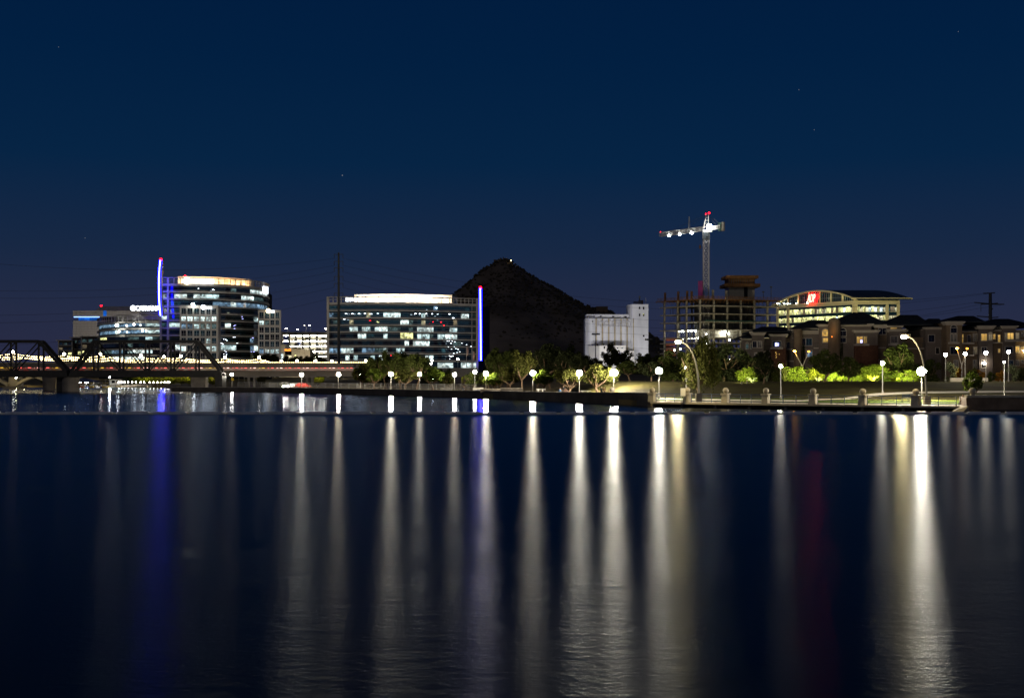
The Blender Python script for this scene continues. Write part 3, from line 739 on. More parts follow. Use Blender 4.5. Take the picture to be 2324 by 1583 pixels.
for i, ((a, b), s_) in enumerate(zip(fl2, sp2)):
    ribbon_floor(o2, path, zz(b) + .35, zz(a), sx(3, s_), ('glass_t',) if i == 0 else (('glass_d', 'glass_t', 'glass_t') if i < 4 else ('glass_d', 'glass_d', 'glass_b')))
    MB().band(path, zz(b) - .25, zz(b) + .25, .75, .3).build('slab_band', M['band'], o2)
    MB().band(path, zz(b) + .75, zz(b) + .85, .35, -.1).build('sill_rail', M['galv'], o2)
    MB().band(path, zz(a) - .62, zz(a) - .54, .35, -.1).build('head_rail', M['galv'], o2)
ribbon_floor(o2, path[::2], zz(1135), zz(1078), sx(3, [(235, 480, 'lit_h'), (1105, 1280, 'lit_h'), (1350, 1470, 'lit_h')]), ('glass_d',))
MB().band(path, zz(551), zz(528), .8, .4).build('parapet', M['band'], o2)
MB().band(path, zz(483), zz(475), .8, .0).build('trellis_beam', M['band'], o2)
MB().band(path[:8], zz(505), zz(500), .5, -.2).build('trellis_rail', M['band'], o2)
MB().band(path[29:], zz(505), zz(500), .5, -.2).build('trellis_rail', M['band'], o2)
tp = MB().box((0, 0, 0), (.35, .4, zz(483) - zz(528))).mesh('trellis_post', M['band'])
for i in list(range(0, 37, 1)):
    if i < 8 or i > 28 or i % 3 == 0: link('trellis_post', tp, o2, Vector((path[i][0], path[i][1] - .5, (zz(483) + zz(528)) / 2)) - root_loc(o2))
for i in (0, 36):
    MB().box((path[i][0] + (.4 if i else -.5), path[i][1] - .6, (zz(475) + 4) / 2), (1.1, 1.4, zz(475) - 4)).build('corner_column', M['band'], o2)
MB().box((path[36][0] - 2.2, path[36][1] - 1.0, (zz(545) + 4) / 2), (.35, .4, zz(545) - 4)).build('corner_column', M['band'], o2)
ph = path_px(smooth([(q(3, 366, 0)[0], 601), (q(3, 560, 0)[0], 598), (q(3, 950, 0)[0], 599), (q(3, 1274, 0)[0], 606)]), 20)
MB().prism(ph + [(ph[-1][0] + 2, ph[-1][1] + 16), (ph[0][0] - 1, ph[0][1] + 16)], zz(536), zz(440)).build('roof_storey', M['white'], o2)
for i in range(1, 20, 2):
    x, y = ph[i]; uplight(o2, (x, y - 3.6, zz(529)), (0, 3.0, 3.2), 7000 if 4 < i < 16 else 3200, (1, .80, .58))
# blocky white sign letters behind the trellis
sg = MB(); x0, x1 = q(3, 290, 0)[0], q(3, 312, 0)[0]
dS = 588.3
MB().box((Xp((x0 + x1) / 2, dS), dS, (zz(487) + zz(520)) / 2), (Xp(x1, dS) - Xp(x0, dS), .3, zz(487) - zz(520))).build('sign_logo', M['signw'], o2)
for k in range(8):
    c = q(3, 326 + k * 19, 0)[0]; h = 1.0 if k in (0, 1, 4) else .8
    mb = MB(); w = 3.1; zc = (zz(489) + zz(520)) / 2; hh = (zz(489) - zz(520)) * h
    xx = Xp(c, dS); mb.box((xx - w * .32, dS, zc), (.7, .3, hh)); mb.box((xx, dS, zc + hh * .4), (w * .35, .3, hh * .2)); mb.box((xx, dS, zc), (w * .35, .3, hh * .2))
    if k % 2: mb.box((xx + w * .3, dS, zc - hh * .2), (.6, .3, hh * .5))
    else: mb.box((xx + w * .3, dS, zc + hh * .2), (.6, .3, hh * .5)); mb.box((xx, dS, zc - hh * .4), (w * .35, .3, hh * .2))
    mb.build('sign_letter', M['signw'], o2)

cl_me = MB().box((0, 0, 0), (.9, .06, .22)).mesh('ceiling_light_and_glint', M['signw'])  # glowing chip, for room lights and for city lights mirrored in the glass
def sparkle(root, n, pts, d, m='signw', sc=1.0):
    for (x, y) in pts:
        p = q(n, x, y); P = W(p[0], p[1], d); link('ceiling_light_and_glint', cl_me, root, P - root_loc(root), 0, (sc * rnd.uniform(.6, 1.2), 1, sc * rnd.uniform(.8, 1.6)), M[m])
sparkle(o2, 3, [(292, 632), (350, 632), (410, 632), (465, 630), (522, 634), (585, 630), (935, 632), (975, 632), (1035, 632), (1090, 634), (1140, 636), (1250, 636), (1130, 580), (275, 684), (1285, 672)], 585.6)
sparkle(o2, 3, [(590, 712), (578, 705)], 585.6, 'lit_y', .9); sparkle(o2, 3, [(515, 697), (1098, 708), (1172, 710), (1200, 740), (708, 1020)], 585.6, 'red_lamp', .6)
sparkle(o2, 3, [(1248, 884), (1275, 886), (1300, 892), (1265, 906), (1240, 940), (1295, 938), (1270, 960), (1310, 955), (1330, 962), (1345, 985), (1320, 992), (1290, 1000), (1250, 1022), (1262, 1030), (1280, 1024), (1252, 1052), (1408, 920), (1450, 935), (1365, 905), (1230, 884)], 594, 'signw', .7)  # mirrored city lights, put on the glass as glowing chips
def neon_mast(label, pts, d, w, foot_z, side):
    """slim fin with a blue neon tube down its edge and a red beacon on top"""
    r = thing('neon_mast', label, 'light mast', (pts[-1][0], d, foot_z))
    P = [Vector((x, d, z)) for x, z in pts]
    mb = MB()
    for a, b in zip(P, P[1:]): mb.bar(a + Vector((side * .95, .7, 0)), b + Vector((side * .95, .7, 0)), .25, 2.8)
    mb.build('fin', M['galv'], r)
    MB().tube(P, [w * .95] * len(P), 8).build('neon_tube', M['mast'], r)
    MB().tube([p + Vector((0, -w * .80, 0)) for p in P], [w * .34] * len(P), 6).build('neon_core', M['mast_core'], r)
    MB().sphere(P[0] + Vector((.1, 0, .5)), .65, 8, 6).build('beacon', M['red_lamp'], r)
    return r
neon_mast('straight blue neon mast at the right end of the wide office block', [(Xp(q(3, 1536, 0)[0], 600), Zp(q(3, 0, 400)[1], 600)), (Xp(q(3, 1539, 0)[0], 600), Zp(q(3, 0, 700)[1], 600)), (Xp(q(3, 1541, 0)[0], 600), Zp(q(3, 0, 1065)[1], 600))], 600, .75, 8, -1)
c1 = [(1445, 183), (1438, 250), (1432, 340), (1432, 430), (1434, 520), (1439, 600), (1447, 680)]
neon_mast('tall bowed blue neon mast between the round office and the tall office', [(Xp(q(1, x, y)[0], 566), Zp(q(1, x, y)[1], 566)) for x, y in c1], 566, .75, 20, 1)

# ---- tall office with two gridded wings and a rounded right end
o1 = thing('office_building', 'tall glass office with rounded right end, orange lit roof storey and two gridded wings', 'building', (Xp(500, 590), 590, 6))
P1 = smooth([(q(2, 115, 0)[0], 577), (q(2, 400, 0)[0], 577), (q(2, 700, 0)[0], 582), (q(2, 960, 0)[0], 594), (q(2, 1090, 0)[0], 612), (q(2, 1103, 0)[0], 626)])
n1_ = 26; path = path_px(P1, n1_)
zz = lambda y: Zp(q(2, 0, y)[1], 577)
body = path_px(P1, 16)
MB().prism([(x, y + .5) for x, y in body] + [(body[-1][0] - 2, body[-1][1] + 20), (body[0][0] - 4, body[0][1] + 40)], 3, zz(370)).build('wall', M['core'], o1)
f1 = [(378, 428), (444, 495), (510, 566), (582, 630), (642, 694), (710, 764), (776, 832), (844, 900), (912, 974), (986, 1045)]
sp1 = [[(445, 470, 'lit_b'), (775, 800, 'lit_d'), (935, 1100, 'lit_h')],
       [(128, 182, 'lit_c'), (203, 340, 'lit_h'), (384, 480, 'lit_h'), (480, 645, 'lit_c'), (800, 820, 'lit_d'), (870, 965, 'lit_h'), (965, 1060, 'lit_d')],
       [(120, 280, 'lit_t'), (578, 760, 'lit_b'), (760, 790, 'lit_h'), (790, 1095, 'lit_b')],
       [(115, 285, 'lit_t'), (630, 650, 'lit_d')],
       [(120, 150, 'lit_c'), (180, 285, 'lit_t'), (975, 1015, 'lit_c')],
       [(120, 150, 'lit_t'), (180, 285, 'lit_c'), (680, 770, 'lit_h'), (835, 870, 'lit_d')],
       [], [(940, 975, 'lit_b')],
       [(215, 285, 'lit_h'), (630, 800, 'lit_c'), (880, 905, 'lit_h'), (930, 975, 'lit_b'), (975, 1015, 'lit_h')], []]
dk = ('glass_d', 'glass_d', 'glass_b')
for i, ((a, b), s_) in enumerate(zip(f1, sp1)):
    pth = path if i < 4 else path[:22]
    ribbon_floor(o1, pth, zz(b) + .35, zz(a), sx(2, s_), dk if i != 2 else ('glass_t', 'glass_d'))
    MB().band(pth, zz(b) - .45, zz(b) + .3, .7, .3).build('slab_band', M['band'], o1)
    MB().band(pth, zz(b) + .75, zz(b) + .85, .35, -.1).build('sill_rail', M['galv'], o1)
    MB().band(pth, zz(a) - .55, zz(a) - .47, .35, -.1).build('head_rail', M['galv'], o1)
MB().band(path, zz(376), zz(352), .8, .4).build('parapet', M['band'], o1)
MB().band(path, zz(303), zz(295), .8, .0).build('trellis_beam', M['band'], o1)
for y in (318, 334): MB().band(path, zz(y + 2), zz(y - 1), .5, -.35).build('trellis_rail', M['band'], o1)
tp = MB().box((0, 0, 0), (.35, .4, zz(303) - zz(352))).mesh('trellis_post', M['band'])
for i in range(n1_ + 1): link('trellis_post', tp, o1, Vector((path[i][0], path[i][1] - .5, (zz(303) + zz(352)) / 2)) - root_loc(o1))
for i in (0, 1):
    MB().box((path[i][0] + (-.3 if i == 0 else .3), path[i][1] - .9, (zz(300) + 4) / 2), (.9, .9, zz(300) - 4)).build('corner_column', M['band'], o1)
ph = path_px(smooth([(q(2, 265, 0)[0], 590), (q(2, 380, 0)[0], 589), (q(2, 700, 0)[0], 594), (q(2, 942, 0)[0], 608)]), 18)
MB().prism(ph + [(ph[-1][0] - 1, ph[-1][1] + 14), (ph[0][0] - 2, ph[0][1] + 16)], zz(360), zz(268)).build('roof_storey', M['white'], o1)
for i in range(1, 18, 2):
    x, y = ph[i]; uplight(o1, (x, y - 3.4, zz(353)), (0, 2.8, 3.4), 3900 if i < 9 else 2700, (1, .60, .27))
dS = 575.6
for k in range(9):
    c = q(2, 348 + k * 28, 0)[0]; xx = Xp(c, dS + k * .4); zc = (zz(312) + zz(350)) / 2; hh = zz(314) - zz(350); w = 3.6
    if k == 0:
        MB().tube([(xx, dS - .2, zc), (xx, dS + .2, zc)], 1.7, 14).build('sign_logo', M['sign_warm'], o1); continue
    mb = MB(); yy = dS + k * .4
    mb.box((xx - 1.0, yy, zc), (.8, .3, hh)); mb.box((xx + .3, yy, zc + hh * .4), (1.7, .3, hh * .22))
    if k % 3: mb.box((xx + .3, yy, zc), (1.7, .3, hh * .2)); mb.box((xx + 1.0, yy, zc - hh * .2), (.7, .3, hh * .6))
    mb.box((xx + .3, yy, zc - hh * .4), (1.7, .3, hh * .22)); mb.build('sign_letter', M['signw'], o1)
MB().box((Xp(q(2, 1080, 0)[0], 607), 606.2, (zz(372) + zz(408)) / 2 + .8), (3.4, .3, 3.6), R(60)).build('sign_panel', M['signw'], o1)
MB().sphere((Xp(q(2, 332, 0)[0], 592), 592, zz(262)), .55, 8, 6).build('beacon', M['red_lamp'], o1)
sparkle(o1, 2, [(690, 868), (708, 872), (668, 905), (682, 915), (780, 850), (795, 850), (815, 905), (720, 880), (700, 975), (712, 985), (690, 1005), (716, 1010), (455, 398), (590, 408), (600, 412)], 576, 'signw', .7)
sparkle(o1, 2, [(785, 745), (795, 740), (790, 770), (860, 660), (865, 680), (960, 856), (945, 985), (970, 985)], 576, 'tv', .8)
def grid_wing(root, px0, d0, px1, d1, rows, cols_px, zt, zb, spans, dep=14, cw=.9):
    f = Face(px0, d0, px1, d1)
    mb = MB(); mb.prism([tuple(f.pt(0, 0, -.4)[:2]), tuple(f.pt(f.L, 0, -.4)[:2]), tuple(f.pt(f.L, 0, -dep)[:2]), tuple(f.pt(0, 0, -dep)[:2])], zb, zt - .3).build('wing_wall', M['core'], root)
    cu = [f.u(c) for c in cols_px]
    for u in cu:
        mb = MB(); f.box(mb, u - cw / 2, u + cw / 2, zb, zt, .30, .6); mb.build('facade_column', M['band'], root)
    for (za, zb_) in rows['bands']:
        mb = MB(); f.box(mb, 0, f.L, zb_, za, .22, .5); mb.build('facade_band', M['band'], root)
    for j, (za, zb_) in enumerate(rows['glass']):
        for u0, u1 in zip(cu, cu[1:]):
            pxc = f.px((u0 + u1) / 2); m = inspan(pxc, spans.get(j, [])) or rnd.choice(('glass_d', 'glass_d', 'glass_b', 'glass_t'))
            f.pane(root, u0 + cw / 2 - .05, u1 - cw / 2 + .05, zb_, za, M[m], -.1)
            mb = MB(); um = (u0 + u1) / 2; f.box(mb, um - .05, um + .05, zb_, za, .02, .1); f.box(mb, u0 + cw / 2, u1 - cw / 2, zb_ + .7, zb_ + .8, .02, .1); mb.build('mullion', M['galv'], root)
    # the return wall on the right
    mb = MB(); mb.prism([tuple(f.pt(f.L, 0, .2)[:2]), tuple(f.pt(f.L + .4, 0, .2)[:2]), tuple(f.pt(f.L + .4, 0, -dep)[:2]), tuple(f.pt(f.L, 0, -dep)[:2])], zb, zt).build('side_wall', M['band'], root)
    return f
zw = lambda y: Zp(q(2, 0, y)[1], 570)
ys = [(582, 636), (652, 700), (722, 770), (788, 838), (856, 906), (926, 978), (996, 1050)]
rows = {'glass': [(zw(a), zw(b)) for a, b in ys], 'bands': [(zw(555), zw(582))] + [(zw(a[1]), zw(b[0])) for a, b in zip(ys, ys[1:])] + [(zw(1050), zw(1075))]}
lwing = {0: [(330, 345, 'lit_c')], 1: [(290, 402, 'lit_h'), (420, 462, 'lit_h'), (470, 628, 'lit_h')], 2: [(290, 402, 'lit_b'), (420, 462, 'lit_c'), (470, 520, 'lit_d'), (525, 562, 'lit_c'), (572, 610, 'lit_d')],
         4: [(540, 575, 'lit_c')], 5: [(312, 345, 'lit_h'), (520, 575, 'lit_h'), (576, 622, 'lit_c')]}
grid_wing(o1, q(2, 287, 0)[0], 570, q(2, 632, 0)[0], 572, rows, [q(2, x, 0)[0] for x in (290, 347, 408, 470, 522, 573, 628)], zw(555), 4, {k: sx(2, v) for k, v in lwing.items()}, cw=.72)
zw2 = lambda y: Zp(q(2, 0, y)[1], 574)
ys2 = [(620, 675), (692, 735), (758, 806), (824, 872), (888, 938), (954, 1000)]
rows = {'glass': [(zw2(a), zw2(b)) for a, b in ys2], 'bands': [(zw2(597), zw2(620))] + [(zw2(a[1]), zw2(b[0])) for a, b in zip(ys2, ys2[1:])] + [(zw2(1000), zw2(1030))]}
rwing = {1: [(1022, 1068, 'lit_c'), (1070, 1118, 'lit_d')], 5: [(1068, 1095, 'lit_h'), (1114, 1160, 'lit_c'), (1160, 1206, 'lit_c'), (1020, 1060, 'lit_b')]}
grid_wing(o1, q(2, 1010, 0)[0], 574, q(2, 1213, 0)[0], 576, rows, [q(2, x, 0)[0] for x in (1014, 1066, 1117, 1164, 1209)], zw2(597), 4, {k: sx(2, v) for k, v in rwing.items()}, cw=.66)
for (x0, x1, y0, y1, d) in ((482, 572, 562, 590, 569), (1085, 1155, 598, 622, 573)):
    mb = MB(); a, b = q(2, x0, y0), q(2, x1, y1); n = 5
    xa, xb, zc, hh = Xp(a[0], d), Xp(b[0], d), Zp((a[1] + b[1]) / 2, d), (b[1] - a[1]) * d / S
    MB().tube([(xa + .9, d - .1, zc + .2), (xa + .9, d + .2, zc + .2)], 1.1, 12).build('sign_logo', M['sign_warm'] if x0 > 900 else M['signw'], o1)
    for k in range(n): MB().box((lerp(xa + 2.3, xb, k / (n - 1)), d, zc - .1), ((xb - xa) / 8, .3, hh * (.62 if k % 2 else .78))).build('sign_letter', M['signw'], o1)
MB().sphere((Xp(q(2, 404, 0)[0], 569), 569, Zp(q(2, 0, 546)[1], 569)), .7, 8, 6).build('roof_lamp', M['flood'], o1)

# ---- round low office on the left
o3 = thing('office_building', 'low round glass office below the white roof sign, with orange lit drum on its roof', 'building', (Xp(295, 580), 580, 6))
P3 = smooth([(q(12, 732, 0)[0], 604), (q(12, 745, 0)[0], 582), (q(12, 1000, 0)[0], 566), (q(12, 1500, 0)[0], 556), (q(12, 2025, 0)[0], 556)])
path = path_px(P3, 22)
z3 = lambda y: Zp(q(12, 0, y)[1], 557)
body = path_px(P3, 14)
MB().prism([(x, y + .5) for x, y in body] + [(body[-1][0] * 1.035, body[-1][1] * 1.035), (body[0][0] + 4, body[0][1] + 12)], 3, z3(440)).build('wall', M['core'], o3)
f3 = [(512, 600), (655, 745), (795, 885), (940, 1030), (1072, 1165), (1215, 1300)]
sp3 = [[(750, 1095, 'lit_b'), (1095, 1150, 'lit_h'), (1150, 1230, 'lit_b'), (1230, 1290, 'lit_c'), (1290, 1680, 'lit_b'), (1700, 2020, 'lit_c')],
       [(770, 1100, 'lit_b'), (1100, 1200, 'lit_h'), (1200, 1420, 'lit_b'), (1430, 1800, 'lit_b'), (1800, 1990, 'lit_c')],
       [(770, 930, 'lit_y'), (1370, 1420, 'lit_d'), (1500, 1550, 'lit_d'), (1790, 1850, 'lit_c'), (1850, 2020, 'lit_d')],
       [(1370, 1420, 'lit_d')],
       [(880, 1000, 'lit_d'), (1015, 1180, 'lit_b'), (1210, 1290, 'lit_b'), (1310, 1425, 'lit_c'), (1425, 1690, 'lit_h'), (1740, 1840, 'lit_c'), (1855, 1930, 'lit_c'), (1960, 2010, 'lit_d')],
       [(1000, 1700, 'lit_h')]]
for i, ((a, b), s_) in enumerate(zip(f3, sp3)):
    ribbon_floor(o3, path, z3(b) + .25, z3(a), sx(12, s_), ('glass_d', 'glass_b'))
    MB().band(path, z3(b + 52), z3(b + 18), .7, .3).build('slab_band', M['band'], o3)
MB().band(path, z3(510), z3(470), .8, .4).build('parapet', M['band'], o3)
MB().band(path, z3(362), z3(346), .8, .0).build('trellis_beam', M['band'], o3)
for y in (390, 420, 448): MB().band(path, z3(y + 3), z3(y - 3), .5, -.35).build('trellis_rail', M['band'], o3)
tp = MB().box((0, 0, 0), (.22, .3, z3(362) - z3(470))).mesh('trellis_post', M['band'])
for x, y in path: link('trellis_post', tp, o3, Vector((x, y - .5, (z3(362) + z3(470)) / 2)) - root_loc(o3))
ph = path_px(smooth([(q(12, 1105, 0)[0], 580), (q(12, 1200, 0)[0], 574), (q(12, 1560, 0)[0], 571), (q(12, 2025, 0)[0], 572)]), 16)
MB().prism(ph + [(ph[-1][0] * 1.012, ph[-1][1] * 1.012), (ph[0][0], ph[0][1] + 9)], z3(480), z3(292)).build('roof_drum', M['cap'], o3)
for i in (1, 3, 5):
    x, y = ph[i]; uplight(o3, (x, y - 2.8, z3(462)), (0, 2.6, 2.8), 900, (1, .60, .28))
for i, (x, y) in enumerate(((1115, 560), (1480, 545), (1165, 695), (1665, 668))):
    p = q(12, x, y); d = 559 if x < 1300 else 553.5
    MB().sphere((Xp(p[0], d), d, Zp(p[1], d)), .55 if i == 0 else .42, 8, 6).build('ceiling_lamp', M['flood'], o3)
# roof sign of the round office, standing on a dark penthouse wall
a, b = q(12, 1590, 250), q(12, 2025, 292)
MB().box(((Xp(a[0], 568) + Xp(b[0], 568)) / 2, 572, (z3(250) + z3(300)) / 2), (Xp(b[0], 568) - Xp(a[0], 568), 7, (42 * .107) * 568 / S)).build('penthouse', M['wall'], o3)
sgn = thing('roof_sign', 'glowing white letter sign on the roof of the round office', 'sign', (Xp(q(12, 1425, 0)[0], 567), 567, Zp(q(12, 0, 245)[1], 567)))
def text(name, s_, size, m, parent, loc, rz=0.0, ext=.1, bevel=0.0, shear=0.0, spacing=1.0, outline=False, width=None):
    cu = bpy.data.curves.new(name, 'FONT'); cu.body = s_; cu.size = size; cu.extrude = ext; cu.bevel_depth = bevel; cu.shear = shear; cu.space_character = spacing
    cu.resolution_u = 3; cu.bevel_resolution = 1
    if outline: cu.fill_mode = 'NONE'
    t = bpy.data.objects.new(name, cu); col.objects.link(t)
    bpy.context.view_layer.update()
    dep = bpy.context.evaluated_depsgraph_get(); me = bpy.data.meshes.new_from_object(t.evaluated_get(dep)); bpy.data.objects.remove(t)
    me.materials.clear(); me.materials.append(m)
    o = link(name, me, parent, loc); o.rotation_euler = (R(90), 0, rz)
    if width:
        xs = [v.co.x for v in me.vertices]; w = max(xs) - min(xs); o.scale.x = width / w
    return o
sw = Xp(q(12, 2030, 0)[0], 567) - Xp(q(12, 1425, 0)[0], 567)
text('lettering', 'CARVANA', 3.0, M['signw'], sgn, (sw * .155, 0, 0), ext=.15, bevel=.09, width=sw * .845)
link('logo_disc', MB().tube([(sw * .065, -.15, 1.05), (sw * .065, .15, 1.05)], 1.25, 18).mesh('logo_disc', M['signw']), sgn)
link('support_rail', MB().box((sw / 2, .3, -.12), (sw, .15, .12)).mesh('support_rail', M['galv']), sgn)

# ---- far left block of stone panels with a blue lit recess
o4 = thing('office_building', 'blank stone panelled block with a blue lit recess, half hidden behind the round office', 'building', (Xp(240, 690), 690, 6))
d4 = 680; X4 = lambda x: Xp(q(12, x, 0)[0], d4); Z4 = lambda y: Zp(q(12, 0, y)[1], d4)
MB().box(((X4(175) + X4(1600)) / 2, d4 + 16, (Z4(462) + 4) / 2), (X4(1600) - X4(175), 30, Z4(462) - 4)).build('wall', M['band'], o4)
MB().box(((X4(175) + X4(1600)) / 2, d4 + 16, (Z4(376) + Z4(246)) / 2), (X4(1600) - X4(175), 30, Z4(246) - Z4(376))).build('wall', M['band'], o4)
MB().box(((X4(262) + X4(1600)) / 2, d4 + 17.5, (Z4(376) + Z4(462)) / 2), (X4(1600) - X4(262), 28, Z4(376) - Z4(462))).build('recess_wall', M['core'], o4)
for k in range(8):
    x0, x1 = lerp(262, 740, k / 8), lerp(262, 740, (k + 1) / 8)
    link('window_pane', pane_me, o4, Vector(((X4(x0) + X4(x1)) / 2, d4 + 3.3, (Z4(392) + Z4(460)) / 2)) - root_loc(o4), 0, (X4(x1) - X4(x0) - .06, 1, Z4(392) - Z4(460)), M['blue_glow'])
MB().box(((X4(200) + X4(740)) / 2, d4 + .8, Z4(384)), (X4(740) - X4(200), .5, .35)).build('light_strip', em('blue white strip', (.25, .42, 1.0), 3.5), o4)
for k in range(3):
    link('window_pane', pane_me, o4, Vector(((X4(822) + X4(890)) / 2, d4 + .85, lerp(Z4(365), Z4(250), (k + .5) / 3))) - root_loc(o4), 0, (X4(890) - X4(822), 1, (Z4(250) - Z4(365)) / 3 - .05), M['blue_glow'])
pts = [(580, 243), (690, 146), (1590, 146), (1590, 243)]
mb = MB(); vs = [(X4(x), d4 + 6, Z4(y)) for x, y in pts] + [(X4(x), d4 + 30, Z4(y)) for x, y in pts]
mb.add(vs, [(0, 1, 2, 3), (7, 6, 5, 4), (0, 4, 5, 1), (1, 5, 6, 2), (2, 6, 7, 3), (3, 7, 4, 0)]); mb.build('upper_storey', M['panel'], o4)
pw = MB().box((0, 0, 0), (1, .3, 1)).mesh('stone_panel', M['panel'])
for (y0, y1, nr, xs_) in ((247, 375, 3, (175, 820)), (247, 375, 3, (892, 1595)), (463, 850, 7, (175, 740))):
    nc = max(2, round((xs_[1] - xs_[0]) / 78))
    for i in range(nc):
        for j in range(nr):
            xa, xb = lerp(X4(xs_[0]), X4(xs_[1]), i / nc), lerp(X4(xs_[0]), X4(xs_[1]), (i + 1) / nc); za, zb = lerp(Z4(y0), Z4(y1), j / nr), lerp(Z4(y0), Z4(y1), (j + 1) / nr)
            link('stone_panel', pw, o4, Vector(((xa + xb) / 2, d4 + .9 + rnd.uniform(-.03, .03), (za + zb) / 2)) - root_loc(o4), 0, (xb - xa - .16, 1, za - zb - .16))
MB().sphere((X4(686), d4 + 8, Z4(134)), .6, 8, 6).build('beacon', M['red_lamp'], o4)

# ---- terraced flats in front of it
o5 = thing('apartment_building', 'terraced low flats with projecting roofs, left of the round office', 'building', (Xp(180, 612), 612, 5))
d5 = 612
for (x0, x1, yt, yb, dd, nw) in ((528, 650, 905, 1085, 0, 3), (650, 740, 880, 1090, 4, 2), (735, 890, 870, 1090, -2, 3)):
    a, b = q(1, x0, yt), q(1, x1, yb); D = d5 + dd; f = Face(a[0], D, b[0], D)
    zt, zb = Zp(a[1], D), Zp(b[1], D); mb = MB(); f.box(mb, 0, f.L, zb - 4, zt, 0, 16); mb.build('wall', M['stucco'], o5)
    mb = MB(); f.box(mb, -1.0, f.L + .4, zt, zt + .45, 1.4, 17); mb.build('roof', M['cap'], o5)
    nf = 4
    for j in range(nf):
        z0 = lerp(zt, zb, (j + 1) / nf) + .5; z1 = lerp(zt, zb, j / nf) - .9
        mb = MB(); f.box(mb, 0, f.L, z0 - .5, z0 - .15, 1.0, 0); mb.build('balcony_slab', M['band'], o5)
        for i in range(nw):
            u0, u1 = f.L * (i + .15) / nw, f.L * (i + .85) / nw
            f.pane(o5, u0, u1, z0, z1, M[rnd.choice(('glass_d', 'glass_t', 'lit_d', 'lit_p', 'lit_y' if j > 1 else 'glass_d'))], .06)
    for e in (0, f.L): mb = MB(); f.box(mb, e - .25, e + .25, zb - 4, zt, .5, 0); mb.build('column', M['band'], o5)

# ---- parking garage with glaring open decks
o6 = thing('parking_garage', 'open parking garage with glaring lit decks between the two large offices', 'building', (Xp(690, 655), 655, 5))
d6 = 650; F6 = Face(q(14, 435, 0)[0], d6, q(14, 1405, 0)[0], d6); z6 = lambda y: Zp(q(14, 0, y)[1], d6)
tops = [(252, 312), (402, 425), (510, 535), (622, 650), (722, 755), (830, 850)]
for (a, b) in tops:
    mb = MB(); F6.box(mb, 0, F6.L, z6(b), z6(a), .2, .15); mb.build('spandrel', M['cap'], o6)
    mb = MB(); F6.box(mb, 0, F6.L, z6(b) - .02, z6(b) + .25, -.2, 22); mb.build('deck_slab', M['white'], o6)
mb = MB(); F6.box(mb, 0, F6.L, 4, z6(300), -20.5, 21); mb.build('back_wall', M['white'], o6)
for x in (440, 590, 735, 880, 1030, 1180, 1400):
    u = F6.u(q(14, x, 0)[0]); mb = MB(); F6.box(mb, u - .45, u + .45, 4, z6(240), .5, .6); mb.build('column', M['concrete'], o6)
u = F6.u(q(14, 1325, 0)[0]); mb = MB(); F6.box(mb, u - .15, u + .15, 4, z6(248), .5, .1); mb.build('drain_pipe', M['galv'], o6)
tube = MB().box((0, 0, 0), (3.6, .5, .18)).mesh('light_fixture', M['tubes'])
for (a, b) in tops[:-1]:
    for k in range(7):
        link('light_fixture', tube, o6, F6.pt(F6.L * (k + .5) / 7, z6(b) - .28, -5 - 3 * (k % 2)) - root_loc(o6), F6.a)
cbx = bpy.data.meshes.new('parked_car_row')
for lv, ((a, b), (c, d_)) in enumerate(zip(tops, tops[1:])):
    for k in range(7):
        u = F6.L * (k + .5 + rnd.uniform(-.2, .2)) / 7
        if rnd.random() < .35:
            mb = MB(); zc = z6(c); F6.box(mb, u - .9, u + .9, zc, zc + .55, -1.0, 5.2); F6.box(mb, u - .75, u + .75, zc + .55, zc + 1.0, -2.2, 4.6)
            o = mb.build('parked_car', rnd.choice((M['cloth_dark'], M['carsilver'], M['boatb'], M['rubber']))); tag(o, 'parked car on the %s lit garage deck, %s bay from the left' % (('top', 'second', 'third', 'fourth', 'lowest')[lv], ('first', 'second', 'third', 'fourth', 'fifth', 'sixth', 'last')[k]), 'car', 'cars parked in the open garage')
def street_lamp(label, px, py, d, zbase, s, c, r_=.3, group='street lamps', cat='street lamp', head='globe', arm=0.0, post='post', pr=.07, name='street_lamp'):
    x, z = Xp(px, d), Zp(py, d); h = z - zbase
    r = thing(name, label, cat, (x + arm, d, zbase), group)
    link('post', MB().tube([(0, 0, 0), (0, 0, .45), (0, 0, .5), (0, 0, h - r_ * .6)], [pr * 1.9, pr * 1.9, pr, pr * .75], 8).mesh('post', M[post]), r)
    if head == 'globe':
        me = MB().sphere((0, 0, h), r_, 12, 8).mesh('globe', lampmat(s, c)); me.shade_smooth(); link('globe', me, r)
        link('finial', MB().tube([(0, 0, h + r_ * .9), (0, 0, h + r_ * 1.25)], [r_ * .5, r_ * .2], 8).mesh('finial', M[post]), r)
        link('collar', MB().tube([(0, 0, h - r_ * 1.15), (0, 0, h - r_ * .85)], [r_ * .3, r_ * .6], 8).mesh('collar', M[post]), r)
    else:
        link('arm', MB().bar((0, 0, h + .1), (-arm, 0, h + .2), .1).mesh('arm', M[post]), r)
        link('lamp_head', MB().box((-arm, 0, h + .16), (r_ * 2.6, r_ * 1.6, .2)).mesh('lamp_head', M[post]), r)
        link('lens', MB().sphere((-arm, 0, h), r_, 8, 6, .5).mesh('lens', lampmat(s, c)), r)
    return r
for (x, y, s, lb) in ((530, 170, 120, 'above the left bay'), (770, 195, 70, 'above the second column'), (915, 112, 16, 'dim one beside the brightest'), (1015, 105, 160, 'brightest and tallest of the roof'), (1358, 180, 90, 'next to the wide office block')):
    p = q(14, x, y); street_lamp('car park roof lamp on the garage, ' + lb, p[0], p[1], d6 + 6, z6(262), s, WARM, .42 if s > 20 else .25, 'lamps on the garage roof', head='flat', arm=.8, name='roof_lamp')
o7 = thing('entrance_building', 'small tan entrance building with a red sign in front of the garage', 'building', (Xp(665, 606), 606, 5))
